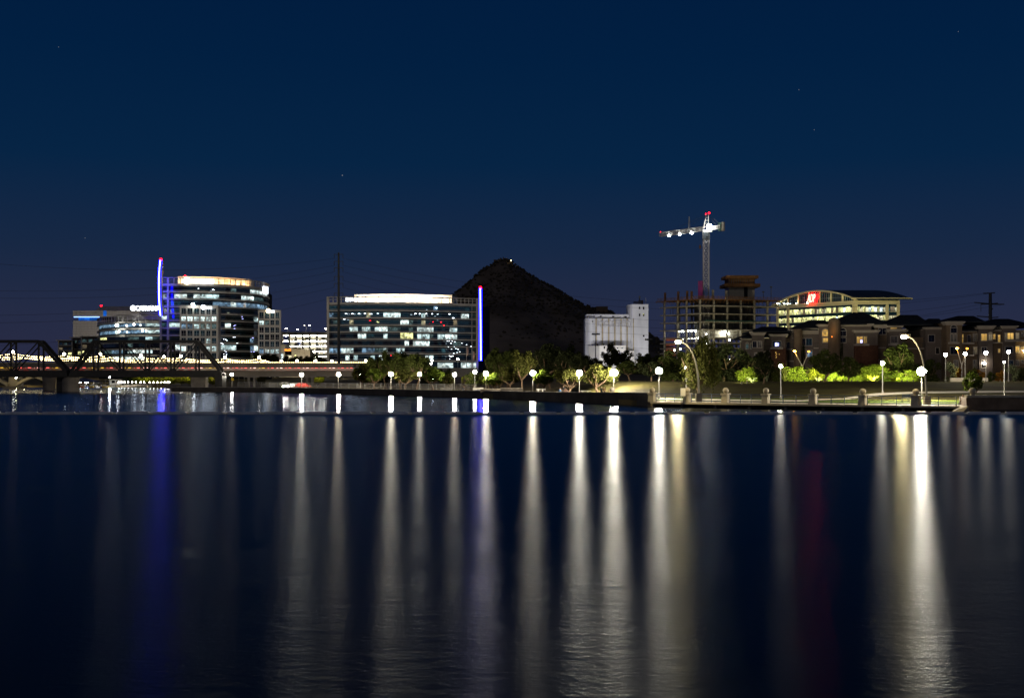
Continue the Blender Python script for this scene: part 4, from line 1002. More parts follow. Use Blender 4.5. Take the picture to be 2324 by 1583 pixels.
f = Face(q(14, 395, 0)[0], 606, q(14, 1030, 0)[0], 606); z7 = lambda y: Zp(q(14, 0, y)[1], 606); U = lambda x: f.u(q(14, x, 0)[0])
mb = MB(); f.box(mb, U(395), U(500), 4, z7(520), 0, 10); mb.build('wall', M['cap'], o7)
mb = MB(); f.box(mb, U(502), U(735), 4, z7(605), -.3, 10); mb.build('wall', M['cap'], o7)
mb = MB(); f.box(mb, U(736), U(925), 4, z7(615), .4, 10); mb.build('wall', M['cap'], o7)
mb = MB(); f.box(mb, U(926), U(1030), 4, z7(620), -.5, 10); mb.build('wall', M['cap'], o7)
f.pane(o7, U(395), U(468), z7(830), z7(690), M['lit_h'], .08); f.pane(o7, U(486), U(640), z7(735), z7(657), M['glass_b'], -.2)
f.pane(o7, U(500), U(645), z7(800), z7(738), M['lit_w'], -.2); f.pane(o7, U(710), U(742), z7(790), z7(735), M['lit_y'], .45)
for k in range(5): mb = MB(); u = lerp(U(516), U(600), k / 4); f.box(mb, u - .45, u + .45, z7(650), z7(612 if k in (0, 4) else 622), .0, .25); mb.build('sign_letter', M['sign_or'], o7)

# ------------------------------------------------------------------ added floodlights, hidden from view, that brighten the facades
def flood(label, px, d, e, c, aim, sp=105, group='added floodlights before the offices', z=None, blend=.9):
    x = Xp(px, d); z0 = gz(x, d) if z is None else z; r = thing('floodlight', label, 'floodlight', (x, d, z0), group)
    link('stake', MB().tube([(0, 0, 0), (0, 0, 1.5)], .08, 6).mesh('stake', M['post']), r); link('housing', MB().box((0, -.1, 1.7), (.8, .5, .5)).mesh('housing', M['darkpole']), r)
    lamp('beam', 'SPOT', (0, .35, 1.75), e, c, None, .3, R(sp), Vector(aim) - Vector((x, d + .35, z0 + 1.75)), blend).parent = r
    return r
FC = (1, .91, .78); FE2, FE1, FE4 = 11500, 8500, 42000
for px, lb in ((780, 'left end'), (850, 'left half'), (920, 'middle'), (990, 'right half'), (1055, 'right end')):
    flood('added floodlight washing the wide office, ' + lb, px, 524 if px < 960 else 546, FE2 if px < 960 else FE2 * .55, FC, (Xp(px, 595), 595, 30))
for px, lb in ((390, 'left end'), (450, 'left wing'), (520, 'middle'), (600, 'right wing')):
    flood('added floodlight washing the tall office, ' + lb, px, 515, FE1, FC, (Xp(px, 580), 580, 32))
for px, lb in ((240, 'left end'), (320, 'right end')):
    flood('added floodlight washing the round office, ' + lb, px, 500, FE1, FC, (Xp(px, 565), 565, 26))
for px, lb in ((185, 'left corner'), (222, 'right part')):
    flood('added floodlight washing the stone panelled block, ' + lb, px, 628, FE4, FC, (Xp(px + 15, 682), 682, 30), z=8)

flood('added floodlight washing the garage front', 688, 588, 12000, (1, .90, .66), (Xp(690, 650), 650, 20), 110, z=5.5)

# ------------------------------------------------------------------ the hill
def interp(tab, x):
    for (a, b), (c, d) in zip(tab, tab[1:]):
        if a <= x <= c: return lerp(b, d, (x - a) / (c - a))
    return tab[-1][1] if x > tab[-1][0] else tab[0][1]
DH = 1050
RIDGE = [(860, 800), (940, 730), (985, 700), (1030, 668), (1060, 642), (1085, 620), (1110, 602), (1128, 592), (1142, 589), (1156, 592), (1172, 602), (1195, 618), (1222, 633), (1249, 648), (1272, 661), (1293, 674), (1316, 687), (1339, 697), (1360, 700), (1378, 703), (1398, 713), (1430, 730), (1470, 756), (1498, 773), (1540, 800), (1600, 822), (1700, 838)]
RT = [(Xp(a, DH), Zp(b, DH)) for a, b in RIDGE]
def hill_z(x, y):
    t = (y - DH); w = 235 if t < 0 else 200
    n = mnoise.fractal(Vector((x * .011, y * .011, 3.1)), 1.0, 2.1, 6)
    sh = interp(RT, x + (9 * mnoise.noise(Vector((y * .02, 1.7, 0))) if abs(t) > 6 else 0))
    f = max(0.0, 1 - abs(t) / w); f = f ** 1.12
    gully = mnoise.noise(Vector((x * .035, y * .010, 9.0)))
    z = 6 + (sh - 6) * f + (n * 6 + gully * 5) * min(1, abs(t) / 45) * min(1, f * 4)
    return z + mnoise.fractal(Vector((x * .09, y * .09, 0)), 1.0, 2.0, 3) * .9
vs = []; fs = []; nx, ny = 190, 72
for i in range(nx):
    for j in range(ny):
        x = lerp(Xp(845, DH), Xp(1720, DH), i / (nx - 1)); y = lerp(DH - 240, DH + 205, j / (ny - 1)); vs.append((x, y, hill_z(x, y)))
for i in range(nx - 1):
    for j in range(ny - 1): fs.append((i * ny + j, (i + 1) * ny + j, (i + 1) * ny + j + 1, i * ny + j + 1))
mb = MB(); mb.add(vs, fs); mb.build('hill', M['rock'], smooth=True, kind='structure')
mb = MB(); r2 = random.Random(11)
for k in range(2600):
    x = Xp(r2.uniform(880, 1560), DH); y = DH - abs(r2.gauss(0, 80)) if k > 500 else DH + r2.uniform(-5, 3)
    if y < DH - 230: continue
    z = hill_z(x, y); s_ = r2.uniform(.5, 1.5)
    for m_ in range(3): octa(mb, (x + r2.uniform(-.8, .8), y + r2.uniform(-.8, .8), z + s_ * .35 + r2.uniform(0, .4)), s_ * r2.uniform(.5, .9))
mb.build('hill_scrub', M['scrub'], kind='stuff', recalc=False)
sm = thing('summit_station', 'small huts and masts on the summit of the dark hill', 'building', (Xp(1140, DH), DH, Zp(590, DH)))
for (x, y0, y1, w) in ((190, 155, 138, 2.5), (212, 152, 142, 3), (238, 150, 122, 1.0), (265, 150, 114, .8), (285, 150, 124, 3), (300, 152, 128, .7), (325, 158, 140, 2.5)):
    p, p2 = q(4, x, y0), q(4, x, y1); MB().box((Xp(p[0], DH), DH, (Zp(p[1], DH) + Zp(p2[1], DH)) / 2 - .5), (w, 3, Zp(p2[1], DH) - Zp(p[1], DH) + 2)).build('hut' if w > 2 else 'radio_mast', M['rock'], sm)
p = q(4, 337, 157); MB().sphere((Xp(p[0], DH), DH - 6, Zp(p[1], DH) + 1.0), .4, 8, 6).build('summit_lamp', M['bulb'], sm)
p, p2 = q(4, 1120, 600), q(4, 1226, 571)
o = MB().box(((Xp(p[0], DH) + Xp(p2[0], DH)) / 2, DH - 6, (Zp(p[1], DH) + Zp(p2[1], DH)) / 2 - 2), (Xp(p2[0], DH) - Xp(p[0], DH), 9, Zp(p2[1], DH) - Zp(p[1], DH) + 4)).build('water_tank', M['stucco2']); tag(o, 'low tan tank on the right shoulder of the hill behind the silo', 'tank')

# ------------------------------------------------------------------ flour mill with its silos
sl_ = thing('grain_silo', 'old white flour mill with a row of joined round silos and a tall square tower', 'building', (Xp(1400, 750), 750, 8))
D = 750; XX = lambda x: Xp(q(16, x, 0)[0], D); ZZ = lambda y: Zp(q(16, 0, y)[1], D)
edges = [92, 335, 480, 625, 765, 905, 1045, 1180]
for i, (a, b) in enumerate(zip(edges, edges[1:])):
    x0, x1 = XX(a), XX(b); n = 14; poly = []
    bow = 2.4 if i == 0 else 1.05
    for k in range(n + 1):
        t = k / n; poly.append((lerp(x0, x1, t), D - bow * math.sin(math.pi * t)))
    o = MB().prism(poly + [(x1, D + 16), (x0, D + 16)], 6, ZZ(448 + i * 1.5)).build('silo', M['silo'], sl_)
    if i: MB().box((x0, D - .12, (6 + ZZ(450)) / 2), (.85, .5, ZZ(450) - 6)).build('silo_joint', M['silo_stain'], sl_)
MB().box(((XX(110) + XX(1155)) / 2, D + 7, (ZZ(352) + ZZ(445)) / 2), (XX(1155) - XX(110), 11, ZZ(352) - ZZ(445))).build('head_gallery', M['silo'], sl_)
poly = [(XX(1075), D + 14)] + [(lerp(XX(1075), XX(1190), 1 - math.cos(t * math.pi / 2)), D + 4 - 6.5 * math.sin(t * math.pi / 2)) for t in (0, .25, .5, .75, 1)] + [(XX(1520), D - 2.5), (XX(1520), D + 14)]
MB().prism(poly, 6, ZZ(130)).build('tower', M['silo'], sl_)
MB().box((XX(1180), D - 2.2, (6 + ZZ(450)) / 2), (.55, .8, ZZ(450) - 6)).build('silo_joint', M['silo_stain'], sl_)
for i, (x0, x1, yt, yb, dd, m_) in enumerate(((380, 972, 1075, 1440, -12, 'white'), (974, 1172, 1197, 1440, -9, 'white'), (1174, 1332, 1402, 1520, -8, 'white'))):
    MB().box(((XX(x0) + XX(x1)) / 2, D + dd + 5, (ZZ(yt) + 4) / 2), (XX(x1) - XX(x0), 10, ZZ(yt) - 4)).build('mill_annex', M[m_], sl_)
MB().prism([(XX(160), D - 4), (XX(378), D - 11.9), (XX(378), D - 2), (XX(162), D - 1.5)], 4, ZZ(1078)).build('mill_annex', M['white'], sl_)
pm_ = M['glass_b']
for (x, y, w, h, dd) in ((1130, 220, 16, 55, 0), (1322, 215, 32, 55, -2.5), (1412, 218, 32, 58, -2.5), (1322, 372, 32, 58, -2.5), (1412, 374, 32, 58, -2.5), (1412, 848, 32, 42, -2.5),
                          (136, 395, 15, 24, 1.5), (300, 396, 34, 26, 1.5), (452, 396, 46, 28, 1.5), (735, 402, 44, 26, 1.5), (890, 410, 18, 14, 1.5), (1014, 407, 52, 28, 1.5), (252, 521, 20, 20, -2.45),
                          (786, 1136, 34, 26, -12), (896, 1136, 36, 20, -12), (1036, 1284, 34, 26, -9), (1114, 1286, 30, 22, -9), (492, 1122, 30, 60, -12), (1270, 1462, 26, 60, -8)):
    link('window', pane_me, sl_, Vector((XX(x), D + dd - .02, ZZ(y))) - root_loc(sl_), 0, (w * .0994 * D / S, 3, h * .0994 * D / S), pm_)
MB().box((XX(1408), D - 2.62, ZZ(352)), (.5, .2, .5)).build('window_lamp', M['lit_y'], sl_)
for (x0, x1, y0, y1) in ((1212, 1300, 60, 128), (1312, 1385, 40, 128)):
    mb = MB()
    for xx in (x0, x1, (x0 + x1) / 2):
        for yy in (2, 6): mb.box((XX(xx), D + yy, (ZZ(y0) + ZZ(y1)) / 2), (.25, .25, ZZ(y0) - ZZ(y1)))
    for yv in (y0, (y0 + y1) / 2):
        for yy in (2, 6): mb.box(((XX(x0) + XX(x1)) / 2, D + yy, ZZ(yv)), (XX(x1) - XX(x0), .25, .25))
    mb.build('roof_frame', M['darkpole'], sl_)
MB().box((XX(1400), D + 4, ZZ(82)), (1.1, 3, 3.0)).build('roof_unit', M['brick'], sl_)
MB().tube([(XX(1345), D + 4, ZZ(130)), (XX(1345), D + 4, ZZ(-60)), (XX(1345), D + 4, ZZ(-75))], [.35, .3, .6], 6).build('roof_vent', M['darkpole'], sl_)
MB().tube([(XX(1330), D + 4, ZZ(-40)), (XX(1365), D + 4, ZZ(-40))], .5, 6).build('roof_vent', M['darkpole'], sl_)
MB().bar((XX(1480), D + 2, ZZ(125)), (XX(1480), D + 2, ZZ(-30)), .22).build('antenna', M['galv'], sl_)
mb = MB()
for x in (175, 235, 325, 440): mb.bar((XX(x), D - 8, ZZ(1078)), (XX(x), D - 8, ZZ(1035)), .15)
mb.bar((XX(175), D - 8, ZZ(1035)), (XX(325), D - 8, ZZ(1035)), .15); mb.build('roof_railing', M['darkpole'], sl_)
for x in (352, 486): MB().box((XX(x), D - 7, ZZ(1055)), (1.0, 1, 1.4)).build('roof_vent', M['darkpole'], sl_)
M['faded'] = pm('faded painted letters', (.52, .50, .50), .9, .25, .4)
t_ = text('lettering', 'HAYDEN', 2.6, M['faded'], sl_, Vector((XX(350), D - 1.4, ZZ(560))) - root_loc(sl_), ext=.12, width=XX(1150) - XX(350))
t_ = text('lettering', 'FLOUR MILLS', 2.6, M['faded'], sl_, Vector((XX(350), D - 1.4, ZZ(640))) - root_loc(sl_), ext=.12, width=XX(1150) - XX(350))
for i, (px, d, e) in enumerate(((1310, 690, 21000), (1350, 684, 21000), (1402, 684, 20000), (1448, 684, 20000), (1490, 690, 22000))):  # floodlights added behind the trees to brighten the mill walls
    x = Xp(px, d); z0 = gz(x, d); r = thing('floodlight', 'added floodlight aimed at the white mill, ' + ('leftmost', 'second from the left', 'middle one', 'second from the right', 'rightmost')[i], 'floodlight', (x, d, z0), 'added floodlights before the mill')
    link('stake', MB().tube([(0, 0, 0), (0, 0, 1.5)], .08, 6).mesh('stake', M['post']), r); link('housing', MB().box((0, .1, 1.7), (.8, .5, .5)).mesh('housing', M['darkpole']), r)
    lamp('beam', 'SPOT', (x, d + .5, z0 + 1.9), e, (.95, .95, 1), r, .3, R(105), (Xp(1400, 750) * .25 + x * -.25, 52, 16), .9)

# ------------------------------------------------------------------ construction site
cs = thing('construction_building', 'unfinished concrete frame building with orange formwork on its top deck', 'building', (Xp(1600, 556), 556, 6))
corner = q(17, 830, 0)[0]
FL = Face(q(17, 200, 0)[0], 569, corner, 550); FR = Face(corner, 550, q(17, 2120, 0)[0], 562)
zc = lambda y: Zp(q(17, 0, y)[1], 550)
BK = 24
Pc = [FL.pt(0, 0), FL.pt(FL.L, 0), FR.pt(FR.L, 0)]
quad = lambda o_: [tuple((FL.pt(-o_, 0, o_))[:2]), tuple((FL.pt(FL.L, 0) + Vector((0, -o_, 0)))[:2]), tuple(FR.pt(FR.L + o_, 0, o_)[:2]), tuple((FR.pt(FR.L + o_, 0) + Vector((FL.p0[0] - FL.p1[0], FL.p0[1] - FL.p1[1], 0)))[:2])]
lev = [290, 425, 560, 690, 825, 912, 1000, 1085]
for y in lev: MB().prism(quad(.9), zc(y) - .24, zc(y) + .20).build('floor_slab', M['rawc'], cs)
MB().prism(quad(2.3), zc(190), zc(178)).build('formwork_deck', M['form'], cs)
zt = zc(178)
cm = MB().box((0, 0, 0), (.75, .75, 1)).mesh('column', M['rawc'])
def column_at(p, z0, z1): link('column', cm, cs, Vector((p[0], p[1], (z0 + z1) / 2)) - root_loc(cs), FR.a, (1, 1, z1 - z0))
allz = [zt - .4] + [zc(y) for y in lev] + [6]
cols = [FR.pt(FR.u(q(17, x, 0)[0]), 0, -.2) for x in (830, 1060, 1285, 1515, 1740, 1960)] + [FL.pt(FL.u(q(17, x, 0)[0]), 0, -.2) for x in (225, 445, 595)]
dv = Vector((FL.p0[0] - FL.p1[0], FL.p0[1] - FL.p1[1], 0))
inner = [FR.pt(FR.u(q(17, x, 0)[0]), 0, -.2) + dv * t for x in (1060, 1285, 1515, 1740, 1960) for t in (.45, .92)]
for p in cols + inner: column_at(p, 5, zt - .3)
for x, y in ((225, 75), (445, 55), (595, 45), (670, 50), (1055, 25), (1280, 40), (1735, 30)):
    pc = q(17, x, y); f = FL if x < 830 else FR; u = f.u(pc[0]); mb = MB(); f.box(mb, u - .4, u + .4, zt, Zp(pc[1], f.y(u)), -.3, 1.0); mb.build('column_form', M['form'] if x < 700 else M['rawc'], cs)
f = FL; mb = MB(); u = FL.L - .6; FL.box(mb, u - .9, u + 1.1, zt, zc(-30) + 2.5, -.2, 1.2); mb.build('formwork_panel', M['purple'], cs)
brm = None
for f, n in ((FR, 22), (FL, 11)):
    for k in range(n):
        u = f.L * (k + .5) / n
        MB().bar(f.pt(u, zc(190), 1.9), f.pt(u, zc(240), .1), .16).build('brace', M['form'], cs)
    for dz in (.35, .75, 1.15):
        MB().bar(f.pt(-1.5, zt + dz, 2.1), f.pt(f.L + 1.5, zt + dz, 2.1), .12).build('guard_rail', M['form'], cs)
    for k in range(n): mb = MB(); u = f.L * (k + .5) / n; f.box(mb, u - .06, u + .06, zt, zt + 1.2, 2.15, -2.05); mb.build('guard_post', M['form'], cs)
    nsh = int(f.L / .55); mb = MB()
    for a, b in zip([190] + lev[:4], lev[:5]):
        for k in range(nsh):
            if rnd.random() < .75:
                u = f.L * (k + rnd.random()) / nsh; dpt = -rnd.uniform(.5, 9); mb.bar(f.pt(u, zc(b) + .2, dpt), f.pt(u, zc(a) - .2, dpt), .09)
    mb.build('shoring_props', M['shore'], cs, kind='stuff', recalc=False)
mb = MB(); FR.box(mb, 2, FR.L - 6, zc(548), zc(538), 1.4, -.8); mb.build('debris_net', M['green'], cs)
for k in range(9): u = 4 + k * (FR.L - 10) / 9; MB().bar(FR.pt(u, zc(545), 1.3), FR.pt(u - 1.2, zc(605), .1), .1).build('net_arm', M['green'], cs)
mb = MB(); FR.box(mb, 1, FR.L - 10, zc(825), zc(700), -5.0, 5.3); mb.build('interior_wall', M['rawc'], cs)
for (a, b) in ((765, 822), (855, 905), (935, 995), (1020, 1080)):
    mb = MB(); FL.box(mb, FL.u(q(17, 262, 0)[0]), FL.u(q(17, 420, 0)[0]), zc(b) - 1.2, zc(a) - 1.2, .3, -.15); mb.build('safety_netting', M['net'], cs)
for a, b in zip([190] + lev[:3], lev[:4]):  # dark sheets set behind each floor to stand for interior shade
    mb = MB(); FR.box(mb, 1.5, FR.L - 14, zc(b) + .25, zc(a) - .3, -9.0, 9.2); mb.build('dark_backing', M['shore'], cs)
    mb = MB(); FR.box(mb, FR.L - 12, FR.L - 5, zc(b) + .25, zc(a) - .3, -11.0, 11.2); mb.build('dark_backing', M['shore'], cs)
# concrete core
kc = q(5, 995, 0)[0]; Dk = 566; kx = lambda x: Xp(q(5, x, 0)[0], Dk); kz = lambda y: Zp(q(5, 0, y)[1], Dk)
MB().box(((kx(872) + kx(1113)) / 2, Dk + 5, (kz(700) + zt) / 2), (kx(1113) - kx(872), 10, kz(700) - zt)).build('core_tower', M['rawc'], cs)
for (x0, x1, y0, y1, e) in ((828, 1158, 752, 782, 0), (842, 1140, 676, 702, 0)):
    MB().box(((kx(x0) + kx(x1)) / 2, Dk + 5, (kz(y0) + kz(y1)) / 2), (kx(x1) - kx(x0), 14, kz(y0) - kz(y1))).build('core_platform', M['form'], cs)
MB().prism([(kx(870), Dk - .3), (kx(1115), Dk - .3), (kx(1115), Dk + 10.3), (kx(870), Dk + 10.3)], kz(752), kz(700)).build('core_form', M['form'], cs)
for i in range(12): MB().box((lerp(kx(875), kx(1110), i / 11), Dk - .5, (kz(752) + kz(702)) / 2), (.18, .3, kz(702) - kz(752))).build('form_waler', M['shore'], cs)
MB().box((kx(1030), Dk - .1, kz(830)), (1.6, .4, 5)).build('core_opening', M['core'], cs)
for (x, y0, y1) in ((1168, 835, 870), (1240, 790, 875)):
    MB().bar((kx(x), 560, kz(y1) - 1), (kx(x), 560, kz(y0)), .22).build('light_stand', M['darkpole'], cs); MB().box((kx(x), 560, kz(y0)), (1.0, .4, .5)).build('light_stand_head', M['darkpole'], cs)
fl_me = MB().sphere((0, 0, 0), .5, 8, 6).mesh('work_light', M['flood'])
def wl(n, x, y, d, s=1.0, e=0, c=(1, .98, .9)):
    p = q(n, x, y); P = Vector((Xp(p[0], d), d, Zp(p[1], d))); link('work_light', fl_me, cs, P - root_loc(cs), 0, (s, s, s))
    if e: lamp('work_glow', 'POINT', P + Vector((0, 1.0, -.9)), e, c, cs, .4)
for x, y, s, e in ((480, 715, .9, 0), (535, 716, .9, 500), (630, 710, .7, 0), (685, 708, .7, 0), (748, 708, 1.2, 600), (540, 842, .6, 0), (640, 838, .6, 0), (692, 838, .7, 300), (742, 832, .7, 0), (792, 832, .8, 300)): wl(17, x, y, FL.y(FL.u(q(17, x, y)[0])) + 4, s, e)
for x, y, s, e in ((1205, 735, .7, 0), (1245, 735, 1.1, 500), (1302, 760, .9, 350), (930, 855, .5, 160), (1320, 870, .7, 200), (930, 770, .4, 160), (930, 940, .45, 120)): wl(17, x, y, FR.y(FR.u(q(17, x, y)[0])) + 3, s, e)

for x, y, s, e in ((1090, 1185, 1.0, 500), (1175, 1190, .8, 300), (1330, 1195, .55, 200), (1258, 1193, .35, 0), (495, 1020, .55, 200), (400, 1040, .6, 200), (548, 1103, .3, 0), (880, 1110, .45, 200), (930, 1180, .4, 0)): wl(17, x, y, 530, s, e)
# ------------------------------------------------------------------ tower crane
cr = thing('tower_crane', 'white tower crane with lit floodlights along its jib above the concrete frame', 'crane', (Xp(q(5, 662, 0)[0], 556), 556, 12))
Dc = 556; cx_ = Xp(q(5, 662, 0)[0], Dc); cz = lambda y: Zp(q(5, 0, y)[1], Dc)
def lattice(name, p, q_, w, m, n, tri=False, t=.22):
    """square lattice boom of chords and zigzag bracing"""
    p = Vector(p); q_ = Vector(q_); d = (q_ - p).normalized(); up = Vector((0, 0, 1)) if abs(d.z) < .9 else Vector((0, 1, 0))
    s_ = d.cross(up).normalized(); u_ = s_.cross(d).normalized(); mb = MB()
    offs = [(-.5, -.5), (.5, -.5), (.5, .5), (-.5, .5)]
    cnr = [s_ * a * w + u_ * b * w for a, b in offs]
    for c in cnr: mb.bar(p + c, q_ + c, t)
    for k in range(n):
        a, b = p.lerp(q_, k / n), p.lerp(q_, (k + 1) / n)
        for i in range(4):
            c0, c1 = cnr[i], cnr[(i + 1) % 4]
            mb.bar(a + c0, b + c1, t * .6); mb.bar(a + c1, b + c0, t * .6); mb.bar(b + c0, b + c1, t * .6)
    return mb.build(name, m, cr, recalc=False)
lattice('mast', (cx_, Dc, 12), (cx_, Dc, cz(345)), 2.4, M['cranew'], 22)
lattice('slewing_section', (cx_, Dc, cz(345)), (cx_, Dc, cz(272)), 2.6, M['craned'], 3, t=.5)
MB().box((cx_, Dc, cz(265)), (3.0, 3.0, 1.2)).build('turntable', M['cranew'], cr)
jd = Vector((-20.0, 24.0, 0)).normalized(); jz = cz(250)
root_j = Vector((cx_, Dc, jz)); tip = root_j + jd * 28.2
lattice('jib', root_j + jd * 1.2 + Vector((0, 0, .6)), tip + Vector((0, 0, .3)), 1.7, M['cranew'], 18, t=.2)
ctip = root_j - jd * 8.7
lattice('counter_jib', root_j - jd * 1.2 + Vector((0, 0, .4)), ctip + Vector((0, 0, .4)), 1.3, M['cranew'], 8, t=.22)
MB().box(ctip + Vector((.0, .3, .5)), (1.9, 1.6, 3.8), R(-45)).build('counterweight', M['green'], cr)
MB().box(ctip + Vector((.75, -1.0, .5)), (1.6, .7, 3.9), R(-45)).build('counterweight', M['cap'], cr)
apex = Vector((cx_ + .6, Dc, cz(108)))
for s_ in (-1.1, 1.1):
    for e in (-.8, .8): MB().bar((cx_ + s_, Dc + e, jz + .6), (apex.x + s_ * .45, apex.y + e * .4, apex.z), .28).build('apex_leg', M['cranew'], cr)
for t in (.2, .4, .6, .8): MB().bar((lerp(cx_ - 1.1, apex.x - .5, t), Dc - .5, lerp(jz, apex.z, t)), (lerp(cx_ + 1.1, apex.x + .5, t), Dc - .5, lerp(jz, apex.z, t)), .2).build('apex_brace', M['cranew'], cr)
for e in (root_j + jd * 22 + Vector((0, 0, 1.5)), root_j + jd * 12 + Vector((0, 0, 1.5)), ctip + Vector((0, 0, 1.5)), root_j - jd * 6 + Vector((0, 0, 1.5))): MB().bar(apex, e, .07).build('tie_rope', M['darkpole'], cr)
jm = root_j + jd * 10.2
for s_ in (-.35, .35): MB().bar(jm + Vector((s_, 0, 1.4)), jm + Vector((s_ * .3, 0, 7.0)), .16).build('jib_post', M['cranew'], cr)
MB().box(root_j + Vector((1.6, -1.6, -.2)), (1.6, 1.8, 2.0)).build('cab', M['cranew'], cr)
for i, (t, s_) in enumerate(((22.9, .72), (16.2, .72), (8.9, .78))): MB().sphere(root_j + jd * t + Vector((0, -1.0, -.7)), .62 * s_ * 1.2, 8, 6).build('floodlight', M['flood'], cr)
MB().sphere((Xp(q(5, 693, 0)[0], Dc - 4), Dc - 4, Zp(q(5, 0, 225)[1], Dc - 4)), 1.25, 10, 8).build('floodlight', M['flood'], cr)
for (x, y, s_) in ((690, 96, .42), (660, 103, .22)): p = q(5, x, y); MB().sphere((Xp(p[0], Dc), Dc, Zp(p[1], Dc)), s_, 8, 6).build('beacon', M['red_lamp'], cr)
MB().bar((apex.x + .9, Dc, apex.z), (Xp(q(5, 690, 0)[0], Dc), Dc, cz(100)), .12).build('beacon_stem', M['cranew'], cr)
MB().sphere(tip + Vector((0, 0, 1.6)), .17, 8, 6).build('beacon', M['red_lamp'], cr)
hk = root_j + jd * 3.6; MB().bar(hk + Vector((0, 0, -.5)), hk + Vector((0, 0, -18)), .06).build('hoist_rope', M['darkpole'], cr)
MB().box(hk + Vector((0, 0, -7.5)), (.7, .5, 1.6)).build('hook_block', M['form'], cr)

# ------------------------------------------------------------------ vaulted office with the red sign
av = thing('office_building', 'cream office with arched vault roof and tall red letter sign', 'building', (Xp(1900, 620), 620, 8))
FA = Face(1763.5, 640, 1939.8, 600); FB = Face(1939.8, 600, 2040.7, 600)
zA = lambda n_, x, y, f_: f_.uz(*q(6, x, y))
ze = 43.0; L_ = FA.L
def arch(u): t = u / L_ * 2 - 1; return ze + 4.9 * (1 - t * t)
Zt = FA.uz(*q(6, 1160, 345))[1]; Zb = FA.uz(*q(6, 1160, 385))[1]
floors = []
for (y0, y1) in ((405, 462), (492, 545), (575, 628), (660, 712), (745, 800)):
    floors.append((FB.uz(*q(6, 1170, y0))[1], FB.uz(*q(6, 1170, y1))[1]))
# body
bk = Vector((0, 26, 0))
poly = [FA.pt(0, 0, -.5), FA.pt(FA.L, 0, -.5), FB.pt(FB.L, 0, -.5), FB.pt(FB.L, 0, -.5) + Vector((FA.p0[0] - FA.p1[0], FA.p0[1] - FA.p1[1], 0))]
MB().prism([tuple(p[:2]) for p in poly], 4, Zt + .5).build('wall', M['core'], av)
zlo = 12
for f_, colsx in ((FA, (366, 480, 1160)), (FB, (1170, 1490, 1612))):
    mb = MB(); f_.box(mb, 0, f_.L, Zb, Zt, .3, .4); mb.build('cornice_band', M['cream'], av)
    for (a, b), (c, d) in zip(floors, floors[1:]):
        mb = MB(); f_.box(mb, 0, f_.L, c + 1.6, b, .3, .4); mb.build('slab_band', M['cream'], av)
        mb = MB(); f_.box(mb, 0, f_.L, c, c + 1.58, .05, .1); mb.build('head_glazing', M['glass_d'], av)
    mb = MB(); f_.box(mb, 0, f_.L, floors[0][0], Zb, .05, .1); mb.build('head_glazing', M['glass_d'], av)
    us = [min(max(f_.u(q(6, x, 0)[0]), .5), f_.L - .5) for x in colsx]
    for u in us: mb = MB(); f_.box(mb, u - .7, u + .7, zlo, Zt, .5, .5); mb.build('column', M['cream'], av)
    for (a, b) in floors:
        for u0, u1 in zip(us, us[1:]):
            n = max(3, round((u1 - u0) / 1.55))
            for k in range(n):
                m = rnd.choices(('lit_y', 'lit_y', 'lit_h', 'lit_w', 'lit_p'), (5, 4, 1, 2, 1))[0]
                if f_ is FB and u0 > us[1] - .1: m = rnd.choice(('lit_d', 'lit_p', 'lit_w'))
                f_.pane(av, lerp(u0 + .7, u1 - .7, k / n) + .05, lerp(u0 + .7, u1 - .7, (k + 1) / n) - .05, b, a, M[m], -.1)
# gable glazing under the arch
nb = 7; us = [FA.u(q(6, x, 0)[0]) for x in (366, 475, 582, 692, 803, 918, 1036, 1158)]
us[0] = max(us[0], .3); us[-1] = min(us[-1], FA.L - .2)
MB().add  # noqa
mb = MB(); n = 24; vs = [];
for k in range(n + 1): u = L_ * k / n; vs += [tuple(FA.pt(u, Zt, -.3)), tuple(FA.pt(u, max(Zt + .01, arch(u) - .6), -.3))]
mb.add(vs, [(2 * i, 2 * i + 2, 2 * i + 3, 2 * i + 1) for i in range(n)]); mb.build('gable_glass', M['glass_d'], av)
for u in us: mb = MB(); FA.box(mb, u - .45, u + .45, Zt, max(Zt + .5, arch(u) - .3), .25, .2); mb.build('gable_column', M['cream'], av)
for u0, u1 in zip(us, us[1:]):
    for k in range(1, 5): u = lerp(u0 + .4, u1 - .4, k / 5); mb = MB(); FA.box(mb, u - .06, u + .06, Zt, max(Zt + .2, arch(u) - .3), -.1, .15); mb.build('gable_mullion', M['galv'], av)
    for z in (Zt + 2.0, Zt + 4.6):
        if min(arch(u0), arch(u1)) - .8 > z: mb = MB(); FA.box(mb, u0, u1, z - .06, z + .06, -.1, .15); mb.build('gable_mullion', M['galv'], av)
# arched fascia and the vault swept along the right face
mb = MB(); vs = []
n = 28
for k in range(n + 1):
    u = lerp(-3.2, L_ + 1.6, k / n); z = arch(u)
    for (zz_, o_) in ((z - .8, .9), (z, .9), (z, -.4), (z - .8, -.4)): vs.append(tuple(FA.pt(u, zz_, o_)))
fs = []
for i in range(n):
    for k in range(4): a, b = i * 4 + k, i * 4 + (k + 1) % 4; fs.append((a, b, b + 4, a + 4))
fs += [(0, 1, 2, 3), tuple(range(n * 4, n * 4 + 4))]
mb.add(vs, fs); mb.build('arch_fascia', M['cream'], av)
mb = MB(); vs = []; ax = Vector((26.8, 0, 0))
for k in range(n + 1):
    u = lerp(-3.2, L_ + 1.6, k / n); z = arch(u); p = FA.pt(u, z + .05, .5); p2 = p + ax; p2.z = z + .05
    vs += [tuple(p), tuple(p2), tuple(p2 - Vector((0, 0, .5))), tuple(p - Vector((0, 0, .5)))]
fs = []
